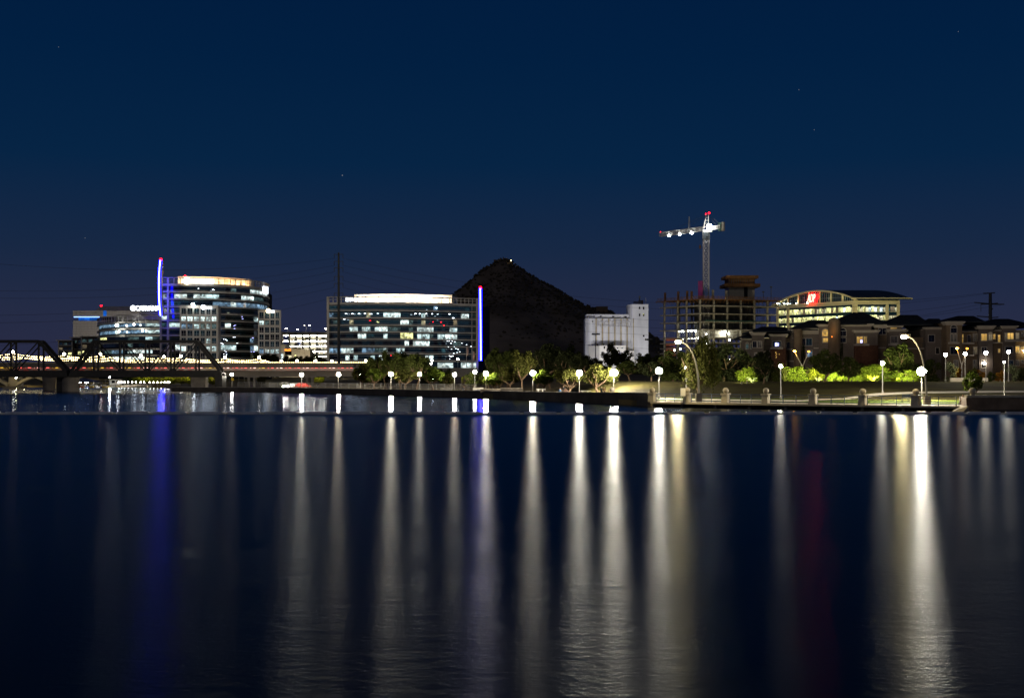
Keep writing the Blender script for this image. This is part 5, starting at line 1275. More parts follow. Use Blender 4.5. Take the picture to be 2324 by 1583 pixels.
for i in range(n):
    for k in range(4): a, b = i * 4 + k, i * 4 + (k + 1) % 4; fs.append((a, b, b + 4, a + 4))
fs += [(0, 1, 2, 3), tuple(range(n * 4, n * 4 + 4))]
mb.add(vs, fs); mb.build('vault_roof', M['roofmetal'], av)
MB().box(FB.pt(FB.L / 2 + 2, ze - .55, .9), (FB.L + 8, 1.2, .8)).build('eaves_fascia', M['cream'], av)
for u0, u1 in ((.9, 7), (7.6, 14), (14.5, 21)):
    mb = MB(); FB.pane(av, u0, u1, Zt + .1, ze - 1.1, M['glass_d'], -.05)
adp = thing('wall_sign', 'tall red outlined letters glowing under the arch of the cream office', 'sign', tuple(FA.pt(FA.u(q(6, 690, 0)[0]), FA.uz(*q(6, 690, 366))[1], .9)))
Hs = (366 - 280) * .22179 * 630 / S; Ws = (100) * .22179 * 640 / S * 1.06
o = text('lettering', 'ADP', Hs * 1.38, M['sign_core'], adp, Vector((FA.n[0], FA.n[1], 0)) * .35, FA.a, ext=.05, bevel=.0, shear=.28, spacing=.95, width=Ws * .96)
o = text('letter_outline', 'ADP', Hs * 1.38, M['sign_red'], adp, (0, 0, 0), FA.a, ext=.10, bevel=.13, shear=.28, spacing=.95, outline=True, width=Ws)
for i in range(5):
    u = L_ * (.08 + .2 * i); uplight(av, FA.pt(u, Zt + .25, .9), FA.pt(u, Zt + 5, .6) - FA.pt(u, Zt, 1.4), 260, (1, .85, .45))
for x in (378, 442, 486, 570, 682):
    u, z = FA.uz(*q(6, x, 378)); link('gable_lamp', fl_me, av, FA.pt(u, max(z, Zt + .4), .5) - root_loc(av), 0, (.45, .45, .45))

for px, lb in ((1525, 'left'), (1610, 'middle'), (1690, 'right')):  # ground floodlights added to brighten the frame, crane mast and jib
    flood('added floodlight washing the concrete frame, ' + lb, px, 500, 15000, (1, .86, .52), (Xp(px, 555), 555, 28), group='added site floodlights')
flood('added floodlight aimed up at the crane mast', 1590, 505, 12000, (1, .97, .93), (Xp(1604, 556), 556, 58), 46, 'added site floodlights')
flood('added floodlight aimed up at the crane jib', 1560, 520, 5000, (1, .97, .93), (Xp(1575, 560), 560, 66), 46, 'added site floodlights')
for px, lb in ((1775, 'left'), (1860, 'middle'), (1950, 'right'), (2025, 'far right')):  # hidden floodlights added to brighten the cream facade
    flood('added floodlight washing the vaulted office, ' + lb, px, 545, 31000, (1, .91, .46), (Xp(px, 610), 610, 36), group='added floodlights before the vaulted office')

# ------------------------------------------------------------------ lakeside apartments
def wallblk(root, f, u0, u1, z0, z1, m, out=0.0, dep=10.0):
    mb = MB(); f.box(mb, u0, u1, z0, z1, out, dep); return mb.build('wall', m, root)
def cornice(root, f, u0, u1, z, h, out=0.0):
    mb = MB(); e = h / 3
    for i, o_ in enumerate((.55, .38, .2)): f.box(mb, u0 - o_, u1 + o_, z - (i + 1) * e, z - i * e, out + o_, 1.2)
    mb.build('cornice', M['cornice'], root)
def window(root, f, u0, u1, z0, z1, m, out=0.0, arch=0.0, sill=False):
    w = .12; mb = MB()
    for (a, b, c, d) in ((u0 - w, u0, z0 - w, z1 + w), (u1, u1 + w, z0 - w, z1 + w), (u0, u1, z0 - w, z0), (u0, u1, z1, z1 + w)): f.box(mb, a, b, c, d, out + .10, -out + .15)
    um = (u0 + u1) / 2
    f.box(mb, um - .04, um + .04, z0, z1, out + .07, -out + .05)
    if z1 - z0 > 1.8: f.box(mb, u0, u1, lerp(z0, z1, .6) - .04, lerp(z0, z1, .6) + .04, out + .07, -out + .05)
    if arch:
        n = 10; vs = []; r_ = (u1 - u0) / 2
        for k in range(n + 1):
            t = math.pi * k / n
            for rr_ in (r_, r_ + w * 1.3):
                for o_ in (out + .1, out - .1): vs.append(tuple(f.pt(um - math.cos(t) * rr_, z1 + math.sin(t) * rr_ * arch, o_)))
        fs = []
        for i in range(n):
            for (a, b) in ((0, 1), (1, 3), (3, 2), (2, 0)): fs.append((i * 4 + a, i * 4 + b, i * 4 + 4 + b, i * 4 + 4 + a))
        mb.add(vs, fs)
    fr = mb.build('window', M['cornice'], root)
    p = f.pt(um, (z0 + z1) / 2, out + .03)
    link('pane', pane_me, fr, p - root_loc(root), f.a, (u1 - u0, 1, z1 - z0), m)
    if arch:
        mb = MB(); vs = [tuple(f.pt(um, z1, out + .07))] + [tuple(f.pt(um - math.cos(math.pi * k / 10) * r_, z1 + math.sin(math.pi * k / 10) * r_ * arch, out + .07)) for k in range(11)]
        mb.add(vs, [(0, k, k + 1) for k in range(1, 11)]); o = mb.build('pane', m, root, recalc=False); o.parent = fr
    if sill: mb = MB(); f.box(mb, u0 - .5, u1 + .5, z0 - .55, z0 - .15, out + .35, .2); mb.build('sill', M['cornice'], root)
    return fr
def hip(root, x0, x1, y0, y1, ze_, zr, rx0, rx1, name='roof'):
    ym = (y0 + y1) / 2
    vs = [(x0, y0, ze_), (x1, y0, ze_), (x1, y1, ze_), (x0, y1, ze_), (rx0, ym, zr), (rx1, ym, zr), (x0, y0, ze_ - .25), (x1, y0, ze_ - .25), (x1, y1, ze_ - .25), (x0, y1, ze_ - .25)]
    mb = MB(); mb.add(vs, [(0, 1, 5, 4), (1, 2, 5), (2, 3, 4, 5), (3, 0, 4), (6, 9, 8, 7), (0, 6, 7, 1), (1, 7, 8, 2), (2, 8, 9, 3), (3, 9, 6, 0)]); return mb.build(name, M['roof'], root)
def balcony(root, f, u0, u1, z, out=0.0):
    mb = MB(); f.box(mb, u0, u1, z - .25, z, out + .9, -out); mb.build('balcony_slab', M['cornice'], root)
    mb = MB(); f.box(mb, u0, u1, z + 1.0, z + 1.06, out + .88, -out - .80); 
    n = max(3, int((u1 - u0) / .35))
    for k in range(n + 1): u = lerp(u0, u1, k / n); f.box(mb, u - .02, u + .02, z, z + 1.0, out + .86, -out - .82)
    mb.build('balcony_railing', M['steel'], root)
class Sheet:
    """one building front read off a survey sheet"""
    def __init__(s, root, n, d0, d1, px0, px1): s.r = root; s.n = n; s.f = Face(px0, d0, px1, d1)
    def u(s, x): return s.f.u(q(s.n, x, 0)[0])
    def z(s, x, y): return s.f.uz(*q(s.n, x, y))[1]
    def block(s, x0, x1, yt, m, out=0.0, dep=10.0, brick=None, corn=None):
        xm = (x0 + x1) / 2; u0, u1 = s.u(x0), s.u(x1); zt = s.z(xm, yt); zb = 1.5
        if brick: zm = s.z(xm, brick); wallblk(s.r, s.f, u0, u1, zm, zt, m, out, dep); wallblk(s.r, s.f, u0 - .1, u1 + .1, zb, zm, M['brick'], out + .12, dep)
        else: wallblk(s.r, s.f, u0, u1, zb, zt, m, out, dep)
        if corn: cornice(s.r, s.f, u0, u1, zt + .02, zt - s.z(xm, corn), out)
    def win(s, x0, x1, y0, y1, m, out=0.0, arch=0.0, sill=False):
        xm = (x0 + x1) / 2; return window(s.r, s.f, s.u(x0), s.u(x1), s.z(xm, y1), s.z(xm, y0), M[m], out, arch, sill)
    def hip(s, x0, x1, ye, yr, rx0, rx1, d0=-.6, d1=13):
        xm = (x0 + x1) / 2; a, b = s.f.pt(s.u(x0), 0), s.f.pt(s.u(x1), 0); y0 = min(a.y, b.y) + d0
        return hip(s.r, a.x, b.x, y0, y0 + d1, s.z(xm, ye), HC + (HY - q(s.n, 0, yr)[1]) * (y0 + d1 / 2) / S, Xp(q(s.n, rx0, 0)[0], y0 + d1 / 2), Xp(q(s.n, rx1, 0)[0], y0 + d1 / 2))
    def balc(s, x0, x1, y, out=0.0): balcony(s.r, s.f, s.u(x0), s.u(x1), s.z((x0 + x1) / 2, y), out)
c1_ = thing('apartment_building', 'left lakeside apartment block of bays, brick bases and dark hipped roofs below the red sign', 'building', (Xp(1850, 266), 266, 3))
A_ = Sheet(c1_, 6, 268, 262, 1680, 2060)
st, st2 = M['stucco'], M['stucco2']
A_.block(5, 1660, 760, st, -1.6, 14)
A_.block(10, 112, 725, st, 0, brick=930, corn=748); A_.win(46, 74, 790, 838, 'lit_d', 0, .9); A_.win(95, 112, 790, 838, 'lit_d', 0, .9); A_.win(42, 76, 890, 945, 'glass_b')
A_.hip(0, 125, 722, 690, 60, 110)
A_.block(106, 232, 662, st, .9, corn=702); A_.win(116, 160, 765, 825, 'glass_b', .9); A_.win(160, 206, 765, 825, 'lit_k', .9); A_.win(136, 172, 880, 940, 'lit_k', .9); A_.win(175, 208, 880, 940, 'lit_k', .9)
A_.hip(100, 510, 660, 612, 210, 450)
A_.block(236, 300, 730, st, -.6); A_.balc(232, 310, 858, -.6)
A_.block(300, 450, 692, st, 1.4, brick=836, corn=716); A_.win(318, 400, 765, 818, 'glass_d', 1.4, 0, True); A_.win(316, 404, 868, 938, 'glass_b', 1.4)
mb = MB(); A_.f.box(mb, A_.u(342), A_.u(368), A_.z(355, 814), A_.z(355, 778), 1.52, -1.49); mb.build('television', M['tv'], c1_)
mb = MB(); A_.f.box(mb, A_.u(374), A_.u(380), A_.z(377, 812), A_.z(377, 780), 1.52, -1.49); mb.build('television', M['tv'], c1_)
for (x, y) in ((350, 878), (358, 890), (352, 905), (356, 922), (385, 895), (352, 932)): mb = MB(); mb.sphere(A_.f.pt(A_.u(x), A_.z(x, y), 1.5), .12, 6, 4); mb.build('fairy_light', M['lit_a'], c1_)
A_.hip(255, 505, 690, 645, 345, 470)
A_.block(450, 545, 715, st2, -1.2); A_.balc(448, 545, 838, -1.2); A_.balc(448, 545, 958, -1.2); A_.win(470, 530, 770, 832, 'glass_b', -1.2)
A_.block(498, 612, 640, st, -.8, corn=662); A_.win(526, 542, 670, 728, 'glass_b', -.8)
mb = MB(); p = A_.f.pt(A_.u(578), 0, 1.0); mb.tube([(p.x, p.y, 2), (p.x, p.y, A_.z(578, 640))], .95, 14); mb.build('stair_turret', st2, c1_)
A_.block(606, 790, 632, st, .5, corn=690); A_.win(636, 692, 662, 678, 'lit_a', .5); A_.win(622, 655, 735, 805, 'glass_b', .5); A_.win(660, 720, 735, 805, 'glass_d', .5); A_.win(668, 722, 855, 920, 'lit_b', .5)
A_.hip(540, 905, 640, 545, 690, 860)
A_.block(740, 932, 780, st2, -.4, brick=782); A_.balc(738, 830, 826, -.3); A_.balc(925, 1090, 826, -.3)
A_.block(790, 925, 592, st, 1.6, brick=None, corn=616); A_.win(822, 884, 668, 714, 'lit_a', 1.6, .9); A_.win(828, 886, 732, 774, 'lit_a', 1.6)
p = A_.f.pt(A_.u(944), 0, 1.6); MB().tube([(p.x, p.y, 2), (p.x, p.y, A_.z(944, 570)), (p.x, p.y, A_.z(944, 540)), (p.x, p.y, A_.z(944, 525))], [1.35, 1.35, 1.1, .35], 16).build('stair_turret', st2, c1_)
lamp('turret_lamp', 'POINT', (p.x - .9, p.y - 2.2, A_.z(944, 660)), 40, AMB, c1_, .1)
MB().sphere((p.x - .9, p.y - 1.5, A_.z(944, 720)), .14, 6, 4).build('porch_lamp', M['sign_or'], c1_)
A_.block(975, 1325, 586, st, .8, corn=612); A_.win(1000, 1068, 660, 708, 'glass_b', .8, .9); A_.win(1000, 1066, 728, 775, 'glass_b', .8)
A_.hip(900, 1490, 584, 466, 1150, 1260)
A_.block(1152, 1382, 652, st, 2.4, brick=806, corn=678); A_.win(1170, 1228, 718, 784, 'lit_a', 2.4, 0, True); A_.win(1240, 1270, 718, 784, 'lit_a', 2.4, 0, True); A_.win(1168, 1274, 842, 918, 'glass_d', 2.4); A_.win(1180, 1272, 970, 1040, 'lit_k', 2.4)
mb = MB(); A_.f.box(mb, A_.u(1205), A_.u(1226), A_.z(1215, 780), A_.z(1215, 752), 2.5, -2.47); mb.build('television', M['tv'], c1_)
A_.hip(1250, 1385, 648, 595, 1320, 1370)
A_.block(1382, 1500, 700, st2, -.8); A_.balc(1325, 1500, 822, -.6); A_.balc(1325, 1500, 945, -.6); A_.win(1430, 1490, 725, 790, 'lit_k', -.8)
A_.block(1366, 1640, 592, st2, .2, corn=622); A_.win(1405, 1478, 630, 690, 'glass_b', .2); A_.win(1526, 1588, 622, 636, 'lit_a', .2)
A_.hip(1480, 1940, 590, 492, 1625, 1800)
A_.block(1505, 1650, 640, st, 1.4, brick=830, corn=665); A_.win(1520, 1590, 715, 780, 'lit_k', 1.4, 0, True)
Bs = Sheet(c1_, 7, 262, 262, 2010, 2160)
Bs.block(100, 640, 800, st, -1.0, 14)
Bs.block(240, 420, 650, st, .2, brick=820, corn=672); Bs.win(275, 330, 705, 770, 'glass_b', .2)
Bs.block(424, 612, 720, st2, -.6); Bs.balc(430, 610, 830, -.5)
Bs.hip(560, 860, 625, 530, 660, 770)
Bs.block(612, 832, 622, st, 1.2, 12, corn=645); Bs.win(716, 746, 830, 890, 'glass_b', 1.2); Bs.win(640, 700, 700, 770, 'glass_b', 1.2)
c2_ = thing('apartment_building', 'right lakeside apartment block with amber lit windows and an arched tower window', 'building', (Xp(2240, 256), 256, 3))
C_ = Sheet(c2_, 7, 258, 256, 2140, 2420)
C_.block(835, 2200, 760, st2, -1.4, 14)
C_.block(830, 988, 562, st2, 1.2, corn=600); C_.win(872, 932, 628, 676, 'glass_b', 1.2, .9); C_.win(870, 932, 692, 765, 'lit_k', 1.2, 0, True); C_.win(868, 938, 822, 895, 'glass_b', 1.2); C_.win(905, 945, 958, 1025, 'lit_k', 1.2)
C_.hip(812, 1235, 560, 502, 960, 1120)
C_.block(988, 1160, 650, st2, -.2, corn=668); C_.win(1000, 1019, 690, 776, 'lit_a', -.2); C_.win(1062, 1092, 700, 770, 'glass_b', -.2); C_.win(1122, 1158, 684, 760, 'lit_k', -.2); C_.win(1124, 1160, 822, 892, 'lit_p', -.2); C_.win(1122, 1160, 955, 1035, 'lit_k', -.2)
C_.balc(985, 1120, 778, -.1); C_.balc(985, 1120, 900, -.1)
C_.hip(970, 1165, 648, 598, 1040, 1130)
C_.block(1162, 1300, 606, st, 1.3, corn=640); C_.win(1180, 1238, 688, 756, 'lit_a', 1.3); C_.win(1256, 1290, 690, 752, 'lit_p', 1.3, .9); C_.win(1185, 1230, 955, 1030, 'lit_k', 1.3); C_.win(1185, 1235, 825, 890, 'glass_b', 1.3)
C_.hip(1120, 1780, 604, 532, 1340, 1480, -.3, 16)
C_.block(1300, 1418, 642, st2, .2, corn=662); C_.win(1304, 1340, 688, 742, 'lit_a', .2); C_.win(1368, 1390, 698, 772, 'lit_a', .2); C_.win(1370, 1388, 840, 878, 'lit_a', .2); C_.balc(1300, 1420, 772, .2)
C_.hip(1285, 1420, 640, 590, 1340, 1390)
C_.block(1402, 1530, 608, st, 1.3, corn=636); C_.win(1422, 1440, 680, 742, 'lit_p', 1.3); C_.win(1448, 1508, 680, 742, 'lit_a', 1.3, 0, True); C_.win(1425, 1500, 820, 880, 'glass_b', 1.3); C_.win(1455, 1505, 960, 1015, 'glass_d', 1.3)
C_.block(1530, 2200, 648, st2, .3, corn=668)
for (x0, x1, ys_) in ((1545, 1582, ((676, 738, 'lit_p'), (815, 875, 'lit_a'), (955, 1010, 'lit_k'))), (1604, 1642, ((676, 712, 'lit_k'), (818, 848, 'lit_a'), (955, 985, 'lit_k'))), (1700, 1740, ((676, 738, 'glass_b'), (815, 875, 'lit_p')))):
    for (a, b, m) in ys_: C_.win(x0, x1, a, b, m, .3)
mb = MB(); C_.f.box(mb, C_.u(1420), C_.u(1900), C_.z(1500, 768), C_.z(1500, 748), 1.6, -.2); mb.build('balcony_slab', M['cornice'], c2_)
p = C_.f.pt(C_.u(1207), C_.z(1207, 985), 1.9); MB().sphere(p, .25, 8, 6).build('wall_lamp', lampmat(120, WARM), c2_)
p = C_.f.pt(C_.u(1630), C_.z(1630, 862), 1.0); MB().sphere(p, .3, 8, 6).build('wall_lamp', lampmat(60, YEL), c2_)

# ------------------------------------------------------------------ trees
def leafcloud(seed, n, clumps, size, droop=0.0, flat=1.0, elong=1.6, core=.0):
    """crown of radius 1 (centre at the origin): leaf sprays gathered in clumps with gaps between them"""
    r_ = random.Random(seed); mb = MB(); C = []
    while len(C) < clumps:
        v = Vector((r_.uniform(-1, 1), r_.uniform(-1, 1), r_.uniform(-.95, 1)))
        if .3 < v.length < .92: C.append((v, r_.uniform(.20, .40)))
    for i in range(n):
        c, cr_ = C[r_.randrange(clumps)]
        d = Vector((r_.gauss(0, 1), r_.gauss(0, 1), r_.gauss(0, 1))).normalized() * cr_ * r_.random() ** .4
        p = c + d; p.z *= flat
        if droop: p.z -= droop * r_.random() ** 2 * (.35 + .65 * math.hypot(p.x, p.y))
        a = r_.uniform(0, 6.283); s_ = size * r_.uniform(.6, 1.3)
        t = Vector((math.cos(a), math.sin(a), r_.uniform(-.7, .5) - droop * 1.2)).normalized(); b = Vector((r_.gauss(0, 1), r_.gauss(0, 1), r_.gauss(0, 1)))
        b = t.cross(b).normalized(); L2 = s_ * elong * .5; w = s_ * .5
        mb.add([p - t * L2, p + b * w, p + t * L2, p - b * w], [(0, 1, 2, 3)])
    return mb
def crown_mesh(name, *a, **k):
    me = leafcloud(*a, **k).mesh(name, None); me.materials.append(None); return me
CR = {'round': [crown_mesh('crown_round', s_, 5200, 38, .105) for s_ in (1, 2, 3)],
      'airy': [crown_mesh('crown_airy', s_, 4600, 34, .075, droop=.55, flat=.75, elong=2.6) for s_ in (11, 12, 13)],
      'willow': [crown_mesh('crown_willow', s_, 5200, 34, .060, droop=.9, flat=.8, elong=3.0) for s_ in (21,)],
      'sparse': [crown_mesh('crown_sparse', s_, 420, 9, .12) for s_ in (31, 32)],
      'bush': [crown_mesh('crown_bush', s_, 1500, 18, .13) for s_ in (41, 42)],
      'column': [crown_mesh('crown_column', s_, 1500, 18, .12) for s_ in (51,)]}
def trunk_mesh(seed, limbs=5, spread=.55, low=.35):
    r_ = random.Random(seed); mb = MB()
    lean = (r_.uniform(-.12, .12), r_.uniform(-.12, .12))
    top = Vector((lean[0], lean[1], low)); mb.tube([(0, 0, -.02), (lean[0] * .4, lean[1] * .4, low * .5), top], [.055, .042, .038], 8)
    for k in range(limbs):
        a = 6.283 * (k + r_.uniform(-.25, .25)) / limbs; e = Vector((math.cos(a) * spread, math.sin(a) * spread, r_.uniform(.72, .95)))
        m = top.lerp(e, .5) + Vector((math.cos(a) * .06, math.sin(a) * .06, -.03)); mb.tube([top, m, e], [.028, .018, .006], 6)
        for j in range(2):
            e2 = m + Vector((r_.uniform(-.3, .3), r_.uniform(-.3, .3), r_.uniform(.15, .35))); mb.tube([m, e2], [.012, .004], 5)
    return mb.mesh('trunk', M['bark'])
TR = [trunk_mesh(s_) for s_ in (1, 2, 3)]
TRL = [trunk_mesh(s_, 6, .6, .22) for s_ in (7, 8)]
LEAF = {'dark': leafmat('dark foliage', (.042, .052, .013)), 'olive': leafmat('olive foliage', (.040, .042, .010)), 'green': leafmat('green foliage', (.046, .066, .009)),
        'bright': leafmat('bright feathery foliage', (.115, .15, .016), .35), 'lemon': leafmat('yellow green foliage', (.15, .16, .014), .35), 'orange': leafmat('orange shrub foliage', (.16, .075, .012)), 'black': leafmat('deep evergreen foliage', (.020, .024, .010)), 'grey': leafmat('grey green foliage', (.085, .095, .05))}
tc_ = [0]
def tree(label, px, d, ytop, w_px, kind, leaf, crown_lo=None, group='trees along the promenade', ybase=None, name='tree', cat='tree', trunk=True, zbase=None):
    """px/ytop in picture units at distance d, crown w_px wide, crown_lo: row where the crown starts"""
    x = Xp(px, d); zb = gz(x, d) if zbase is None else zbase; zt = Zp(ytop, d); h = zt - zb; w = w_px * d / S
    zl = Zp(crown_lo, d) if crown_lo else zb + h * .3
    r = thing(name, label, cat, (x, d, zb), group, rnd.uniform(0, 6.28)); tc_[0] += 1
    me = CR[kind][tc_[0] % len(CR[kind])]
    hz = (zt - zl) / 2
    o = link('crown', me, r, (0, 0, (zl + zt) / 2 - zb), 0, (w * .5, w * .46, hz * 1.12), LEAF[leaf])
    if trunk:
        t = (TRL if kind in ('airy', 'willow') else TR)[tc_[0] % 2]
        tw = max(h * .9, w * .55); link('trunk', t, r, (0, 0, 0), 0, (min(tw, w * .8), min(tw, w * .8), h * .9))
    return r
def n_(n, x, y): return q(n, x, y)
T = tree
# rows in front of and around the offices
G1 = 'street trees by the large offices'
for (x, y, w, lb) in ((1010, 1012, 26, 'below the right wing of the tall office, leftmost'), (1075, 1005, 32, 'below the right wing of the tall office, middle'), (1150, 1010, 28, 'below the right wing of the tall office, rightmost'),
                      (1270, 1030, 26, 'in front of the red signed entrance'), (1350, 1034, 30, 'in front of the tan entrance wall'), (1440, 1028, 30, 'in front of the lit garage columns'), (1530, 1018, 30, 'in front of the garage, tallest there'), (1600, 1035, 26, 'by the left end of the wide office')):
    p = q(2, x, y); T('dark rounded street tree ' + lb, p[0], 490, p[1], w * 1.0, 'round', 'olive', p[1] + 19, G1, zbase=6.5)
G2 = 'lakeside park trees'
for (x, yt, w, lo, d, leaf, lb) in (
    (560, 1040, 150, 1200, 400, 'dark', 'dark park tree beside the steel pole, in front of the wide office'),
    (655, 998, 110, 1190, 405, 'dark', 'tallest narrow dark tree in front of the wide office'),
    (800, 1010, 190, 1180, 398, 'dark', 'broad dark tree in front of the middle of the wide office'),
    (950, 1012, 170, 1170, 402, 'dark', 'broad dark tree left of the flagpoles'),
    (430, 1120, 150, 1240, 372, 'olive', 'low tree behind the dim lamp right of the steel pole'),
    (540, 1150, 150, 1250, 368, 'green', 'lit low tree left of the second bright promenade lamp'),
    (840, 1160, 170, 1255, 362, 'olive', 'pale lit tree between two bright lamps, below the wide office'),
    (1100, 1145, 170, 1255, 372, 'green', 'round green tree before the brown retaining wall'),
    (1230, 1200, 90, 1290, 330, 'olive', 'thin branched tree right of the round green tree'),
    (1490, 1180, 150, 1290, 325, 'dark', 'low dark spreading tree behind the slim lamp'),
    (1680, 1195, 170, 1285, 318, 'green', 'lit tree under the promenade lamp below the blue mast'),
    (1620, 1160, 120, 1280, 360, 'dark', 'dark tree just right of the foot of the straight blue mast')):
    p = q(3, x, yt); d = min(d, shore_d(p[0]) + (24 if leaf in ('olive', 'green') else 42)); T(lb, p[0], d, p[1], w * .24475 * 1.35, 'round', leaf, q(3, 0, lo)[1], G2)
T('small bright sapling on the promenade behind the seated person', q(3, 1385, 0)[0], 300, q(3, 0, 1215)[1], 17, 'sparse', 'lemon', q(3, 0, 1300)[1], G2)
for (x, yt, w, lo, d, leaf, lb) in (
    (190, 985, 150, 1180, 420, 'dark', 'dark tree at the foot of the hill, left end of the dark grove'),
    (310, 1000, 150, 1190, 430, 'dark', 'dark tree in the grove, second from its left end'),
    (440, 985, 170, 1190, 425, 'olive', 'olive tipped tree of the grove left of the bright promenade lamp'),
    (580, 1000, 160, 1190, 430, 'black', 'deep dark tree of the grove behind the bright promenade lamp'),
    (700, 930, 190, 1150, 440, 'black', 'tallest black tree of the grove below the hill slope'),
    (850, 985, 190, 1170, 430, 'black', 'black tree of the grove left of the silo'),
    (960, 1030, 150, 1190, 420, 'black', 'low black tree of the grove at the foot of the silo'),
    (330, 1130, 190, 1260, 300, 'olive', 'spreading tree with leaning trunk left of the bright promenade lamp'),
    (230, 1190, 110, 1270, 285, 'green', 'small lit tree over the promenade seats'),
    (640, 1165, 170, 1275, 262, 'green', 'bright lit tree right of the middle promenade lamp'),
    (870, 1125, 240, 1255, 245, 'olive', 'umbrella shaped tree with forked pale trunk behind the people'),
    (1150, 1090, 260, 1280, 232, 'olive', 'feathery tree with straight trunk between the two brightest lamps'),
    (1270, 930, 175, 1110, 640, 'olive', 'tall tree in front of the white mill annex'),
    (1395, 985, 140, 1110, 640, 'olive', 'second tree in front of the white mill annex'),
    (1570, 1005, 150, 1130, 560, 'dark', 'dark tree at the right foot of the silo tower'),
    (1120, 1055, 150, 1130, 600, 'olive', 'low tree at the left foot of the mill annex'),
    (1440, 1080, 190, 1180, 420, 'dark', 'dark low tree under the silo, behind the brightest left lamp'),
    (1640, 1085, 180, 1200, 400, 'black', 'dark low tree left of the boardwalk lamp')):
    p = q(4, x, yt); d = min(d, shore_d(p[0]) + (24 if leaf in ('olive', 'green') else 60)) if d < 445 else d; T(lb, p[0], d, p[1], w * .24475 * (1.4 if d < 500 else 1.15), 'round' if w < 235 else 'airy', leaf, q(4, 0, lo)[1], G2)
T('large drooping tree behind the curved lamp pole by the ball pillars', q(18, 1310, 0)[0], 178, q(17, 0, 860)[1], 90, 'willow', 'olive', q(18, 0, 380)[1], G2)
for (px, d, yt, w, lo, leaf, kind, lb) in (
    (1640, 215, 788, 96, 868, 'black', 'round', 'big dark tree below the concrete frame building'), (1528, 235, 800, 70, 866, 'dark', 'round', 'dark tree left of the curved lamp pole'),
    (1690, 218, 806, 60, 868, 'black', 'round', 'dark tree at the left end of the apartments'), (1600, 240, 772, 60, 860, 'olive', 'round', 'tall tree behind the drooping tree'), (1730, 240, 800, 60, 870, 'black', 'round', 'black tree against the brick base of the left apartments')):
    T(lb, px, d, yt, w, kind, leaf, lo, G2)
G3 = 'feathery trees lit from below along the lawn'
SPOTS = []
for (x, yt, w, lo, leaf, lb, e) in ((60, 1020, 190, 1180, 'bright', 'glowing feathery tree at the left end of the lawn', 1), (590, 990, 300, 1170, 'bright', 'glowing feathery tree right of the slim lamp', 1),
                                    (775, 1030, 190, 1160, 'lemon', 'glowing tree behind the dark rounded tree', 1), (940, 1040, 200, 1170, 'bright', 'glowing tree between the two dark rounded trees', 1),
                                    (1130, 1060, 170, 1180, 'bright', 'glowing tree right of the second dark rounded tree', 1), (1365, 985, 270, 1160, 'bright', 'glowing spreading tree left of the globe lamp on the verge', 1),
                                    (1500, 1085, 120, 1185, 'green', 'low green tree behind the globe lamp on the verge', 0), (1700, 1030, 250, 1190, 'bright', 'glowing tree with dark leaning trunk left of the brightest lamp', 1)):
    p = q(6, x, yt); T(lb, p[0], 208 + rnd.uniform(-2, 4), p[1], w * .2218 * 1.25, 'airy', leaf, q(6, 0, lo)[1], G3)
    if e: SPOTS.append((p[0], lb))
for (x, yt, w, lo, leaf, lb) in ((225, 925, 210, 1100, 'black', 'dark round tree left of the slim lamp on the lawn'), (850, 880, 330, 1080, 'dark', 'large dark round tree with twin trunks on the lawn'), (1090, 940, 250, 1120, 'dark', 'dark round tree with slim trunk on the lawn, right of the twin trunked one'), (1620, 800, 330, 1080, 'dark', 'dark tall tree under the right curved lamp')):
    p = q(6, x, yt); T(lb, p[0], 200 if x < 1500 else 214, p[1], w * .2218, 'round', leaf, q(6, 0, lo)[1], 'dark trees on the lawn')
for (x, yt, w, lb) in ((635, 770, 46, 'slim dark cypress against the left apartments, beside the amber turret'), (1028, 740, 38, 'slim dark cypress left of the lit bay window')):
    p = q(6, x, yt); T(lb, p[0], 250, p[1], w * .2218, 'column', 'black', q(6, 0, 1120)[1], 'cypresses by the apartments', name='cypress_tree')
G4 = 'shrubs below the apartments'
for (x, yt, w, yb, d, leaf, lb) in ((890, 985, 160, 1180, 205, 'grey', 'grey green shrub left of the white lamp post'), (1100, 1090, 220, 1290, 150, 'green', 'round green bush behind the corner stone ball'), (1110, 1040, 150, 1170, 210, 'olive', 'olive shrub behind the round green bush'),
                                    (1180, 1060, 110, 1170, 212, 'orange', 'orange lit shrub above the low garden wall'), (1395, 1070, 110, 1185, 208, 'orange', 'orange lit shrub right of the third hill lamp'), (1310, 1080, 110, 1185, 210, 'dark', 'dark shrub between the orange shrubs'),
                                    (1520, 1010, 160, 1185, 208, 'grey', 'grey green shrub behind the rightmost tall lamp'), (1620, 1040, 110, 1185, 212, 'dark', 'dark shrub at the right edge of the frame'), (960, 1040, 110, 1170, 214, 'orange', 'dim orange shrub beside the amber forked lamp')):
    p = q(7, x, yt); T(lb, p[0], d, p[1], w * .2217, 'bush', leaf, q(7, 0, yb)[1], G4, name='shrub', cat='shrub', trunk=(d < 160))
G5 = 'trees on the far bank under the bridges'
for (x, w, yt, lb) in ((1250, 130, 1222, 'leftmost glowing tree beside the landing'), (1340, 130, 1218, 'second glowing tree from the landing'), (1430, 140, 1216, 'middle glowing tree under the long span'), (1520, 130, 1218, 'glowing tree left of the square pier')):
    p = q(1, x, yt); T(lb + ' under the truss bridge', p[0], 500, p[1] - 6, w * .2523, 'airy', 'lemon', q(1, 0, 1290)[1], G5, zbase=.9)
